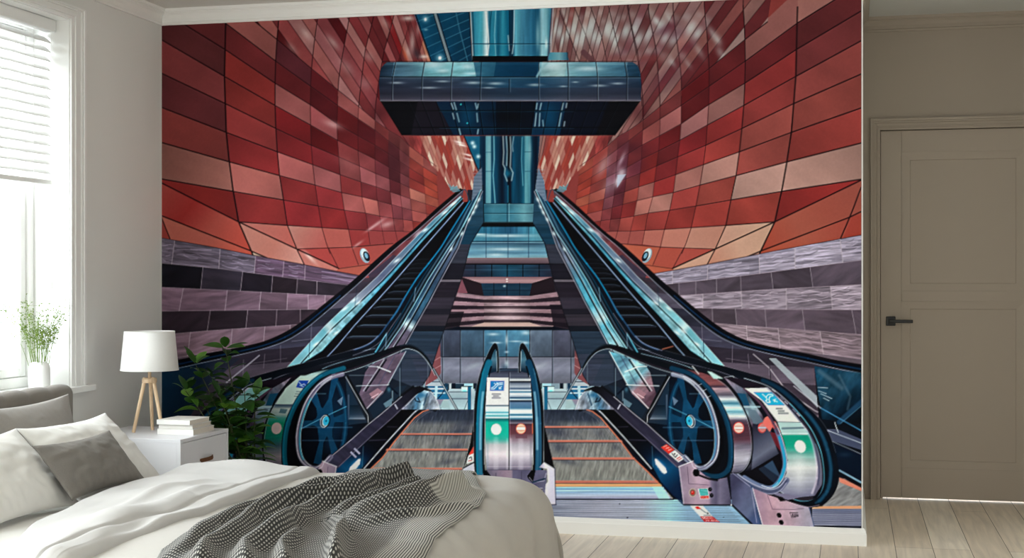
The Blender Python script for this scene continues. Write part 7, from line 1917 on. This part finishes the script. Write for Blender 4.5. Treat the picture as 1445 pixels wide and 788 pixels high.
# ---------------------------------------------------------------- books
bz = nzt+.0006
specs = [(.416, .606, -.848, -.612, .0275, 'white book at the bottom of the stack on the nightstand', 0), (.415, .592, -.832, -.615, .0195, 'white book in the middle of the stack on the nightstand', R(1)), (.414, .592, -.846, -.640, .0235, 'white book on top of the stack on the nightstand', R(-2))]
for (x0, x1, y0, y1, h, lab, rot) in specs:
    cx, cy = (x0+x1)/2, (y0+y1)/2
    b_ = empty('book', (cx, cy, bz), lab, 'book', 'white books stacked on the nightstand'); b_.rotation_euler = (0, 0, rot)
    hx, hy = (x1-x0)/2, (y1-y0)/2
    bm = bmesh.new(); box(bm, (-hx, -hy, 0), (hx, hy, .0022), .0006, 1); box(bm, (-hx, -hy, h-.0022), (hx, hy, h), .0006, 1); box(bm, (-hx, -hy, .0022), (hx, -hy+.0024, h-.0022)); from_bm('cover', bm, M['book'], b_)
    bm = bmesh.new(); box(bm, (-hx+.003, -hy+.003, .0024), (hx-.003, hy-.003, h-.0024)); from_bm('pages', bm, M['pages'], b_)
    bz += h+.0006

# ---------------------------------------------------------------- vase with sprigs on the sill
vp = at_x(55.5, 547, -.085)
VX, VY, VZ = vp.x, vp.y, WZ0
v = ebox('vase', (0, 0, 0), (1, 1, 1), None); bpy.data.objects.remove(v)
bm = bmesh.new()
prof = [(0, 0), (.044, 0), (.049, .004), (.051, .02), (.051, .085), (.049, .103), (.043, .117), (.034, .125), (.031, .1275), (.029, .1255), (.031, .118), (.040, .108), (.045, .095), (.046, .02), (.04, .008), (0, .008)]
lathe(bm, prof, (0, 0, 0), 40)
o = from_bm('vase', bm, M['ceramic'], smooth=True); o.location = (VX, VY, VZ+.0005)
tag(o, 'small round-shouldered white vase on the window sill', 'vase')
random.seed(5)
sg = empty('sprig_bunch', (VX, VY, VZ+.02), 'airy bunch of fine green sprigs standing in the white vase', 'flowers')
bm = bmesh.new(); bl_ = bmesh.new()
def blob(b_, p, r_):
    d = Vector((random.uniform(-1, 1), random.uniform(-1, 1), random.uniform(-.6, 1))).normalized(); a = d.orthogonal().normalized(); c_ = d.cross(a)
    k = random.choice((1.0, 1.0, 1.6))
    q = [p-d*r_*k, p+a*r_*.6, p+d*r_*k, p-a*r_*.6]
    t_ = c_*r_*.5
    vs = [b_.verts.new(x) for x in q]+[b_.verts.new(p+t_), b_.verts.new(p-t_)]
    for i in range(4): b_.faces.new([vs[i], vs[(i+1) % 4], vs[4]]); b_.faces.new([vs[(i+1) % 4], vs[i], vs[5]])
for s in range(46):
    ax = random.gauss(0, .30); ay = random.gauss(0, .34)
    L_ = random.uniform(.17, .35)*(1-.25*min(1, math.hypot(ax, ay)))
    pts = []
    for k in range(7):
        t = k/6; rr_ = .018*(1-t)+.0
        pts.append(Vector((random.uniform(-1, 1)*.001+ax*L_*t*(.35+.65*t)+.012*math.copysign(1, ax)*(abs(ax) > .1), ay*L_*t*(.35+.65*t)+.010*math.copysign(1, ay)*(abs(ay) > .1), .0+.095*min(1, t*2)+L_*t-.095*min(1, t*2)*.0)))
    off = Vector((random.uniform(-.02, .02), random.uniform(-.02, .02), 0))
    pts = [p+off*(1-k*.1) for k, p in enumerate(pts)]
    tube(bm, pts, [.0011, .0010, .0009, .0008, .0007, .0006, .0005], 5)
    for k in range(random.randint(12, 20)):
        t = random.uniform(.42, 1); i = min(5, int(t*6)); p = pts[i].lerp(pts[i+1], t*6-i)
        q = p+Vector((random.gauss(0, .014), random.gauss(0, .016), random.gauss(.004, .012)))
        tube(bm, [p, q], .0004, 4)
        blob(bl_, q, random.uniform(.003, .0062))
from_bm('stems', bm, M['sprig'], sg); from_bm('leaves', bl_, M['sprig'], sg)

# ---------------------------------------------------------------- potted plant behind the nightstand
PXX, PYY = .665, -.30
pt = empty('potted_plant', (PXX, PYY, 0), 'leafy dark green pot plant standing between nightstand and mural', 'plant')
inv = Matrix.Translation(-pt.location)
bm = bmesh.new(); lathe(bm, [(0, 0), (.085, 0), (.095, .01), (.125, .20), (.13, .205), (.13, .22), (.118, .22), (.112, .19), (0, .19)], (0, 0, 0), 36); from_bm('pot', bm, M['pot'], pt, smooth=False)
bm = bmesh.new(); lathe(bm, [(0, .196), (.112, .192)], (0, 0, 0), 30); from_bm('soil', bm, M['soil'], pt)
random.seed(21)
verts = []; faces = []; tones = []
def leaf(p, d, L_, w_, tone, droop=.25, roll=0):
    d = Vector(d).normalized(); up = Vector((0, 0, 1)); s = d.cross(up)
    if s.length < .1: s = Vector((1, 0, 0))
    s.normalize(); n_ = s.cross(d).normalized()
    s2 = s*math.cos(roll)+n_*math.sin(roll); n2 = s2.cross(d).normalized()
    K = 7; base = len(verts)
    for k in range(K+1):
        t = k/K; ww = w_/2*math.sin(math.pi*min(1, t**.8*.98+.02))**.8*(1 if t < .75 else (1-(t-.75)/.25*.35))
        c_ = Vector(p)+d*L_*t-up*L_*droop*t*t
        for q, fold in ((-1, .22), (0, 0), (1, .22)):
            verts.append(tuple(c_+s2*ww*q+n2*abs(q)*ww*fold)); tones.append(tone*(1.0 if q else .8)+random.uniform(-.04, .04))
    for k in range(K):
        a = base+k*3
        faces.append((a, a+1, a+4, a+3)); faces.append((a+1, a+2, a+5, a+4))
bms = bmesh.new()
# stem tips measured from the photo (pixel, depth y)
tips = [(318, 492, -.36), (276, 515, -.42), (262, 552, -.45), (300, 535, -.32), (345, 548, -.30), (360, 560, -.26), (335, 592, -.26), (290, 575, -.40), (352, 620, -.24), (332, 636, -.24), (310, 560, -.50), (322, 600, -.40)]
for (a, b, yy) in tips:
    tp = at_y(a, b, yy)-pt.location; 
    b0 = Vector((random.uniform(-.03, .03), random.uniform(-.03, .03), .19))
    mid = b0.lerp(tp, .5)+Vector((random.uniform(-.015, .015), 0, .05))
    P_ = [b0*(1-t)**2+mid*2*t*(1-t)+tp*t*t for t in [k/8 for k in range(9)]]
    tube(bms, P_, [.0055-.0004*k for k in range(9)], 6)
    nl = max(5, int((tp.z-.1)*12)+2)
    for k in range(nl):
        t = 1-.68*k/nl if k else 1.0
        i = min(7, int(t*8)); p = P_[i].lerp(P_[min(8, i+1)], t*8-i)
        for r_ in range(2 if k else 4):
            az = k*2.4+r_*math.pi*(1 if k else .5)+random.uniform(-.5, .5)
            el = random.uniform(-.1, .6) if k else random.uniform(.1, 1.1)
            d = (math.cos(az)*math.cos(el), math.sin(az)*math.cos(el)*.7, math.sin(el))
            L_ = random.uniform(.09, .135); 
            q = Vector(p)+Vector(d)*.012
            wy = (pt.location.y+q.y+d[1]*L_)
            if wy > -.02: d = (d[0], -abs(d[1]), d[2])
            leaf(q, d, L_, L_*random.uniform(.38, .5), max(0, min(1, random.gauss(.34 if random.random() < .75 else .85, .14))), random.uniform(.1, .45), random.uniform(-.6, .6))
from_bm('stem', bms, M['stem'], pt)
me = bpy.data.meshes.new('foliage'); me.from_pydata(verts, [], faces)
at_ = me.attributes.new('tone', 'FLOAT', 'POINT'); at_.data.foreach_set('value', np.array(tones, np.float32))
for p in me.polygons: p.use_smooth = True
link('foliage', me, M['leaf'], pt)
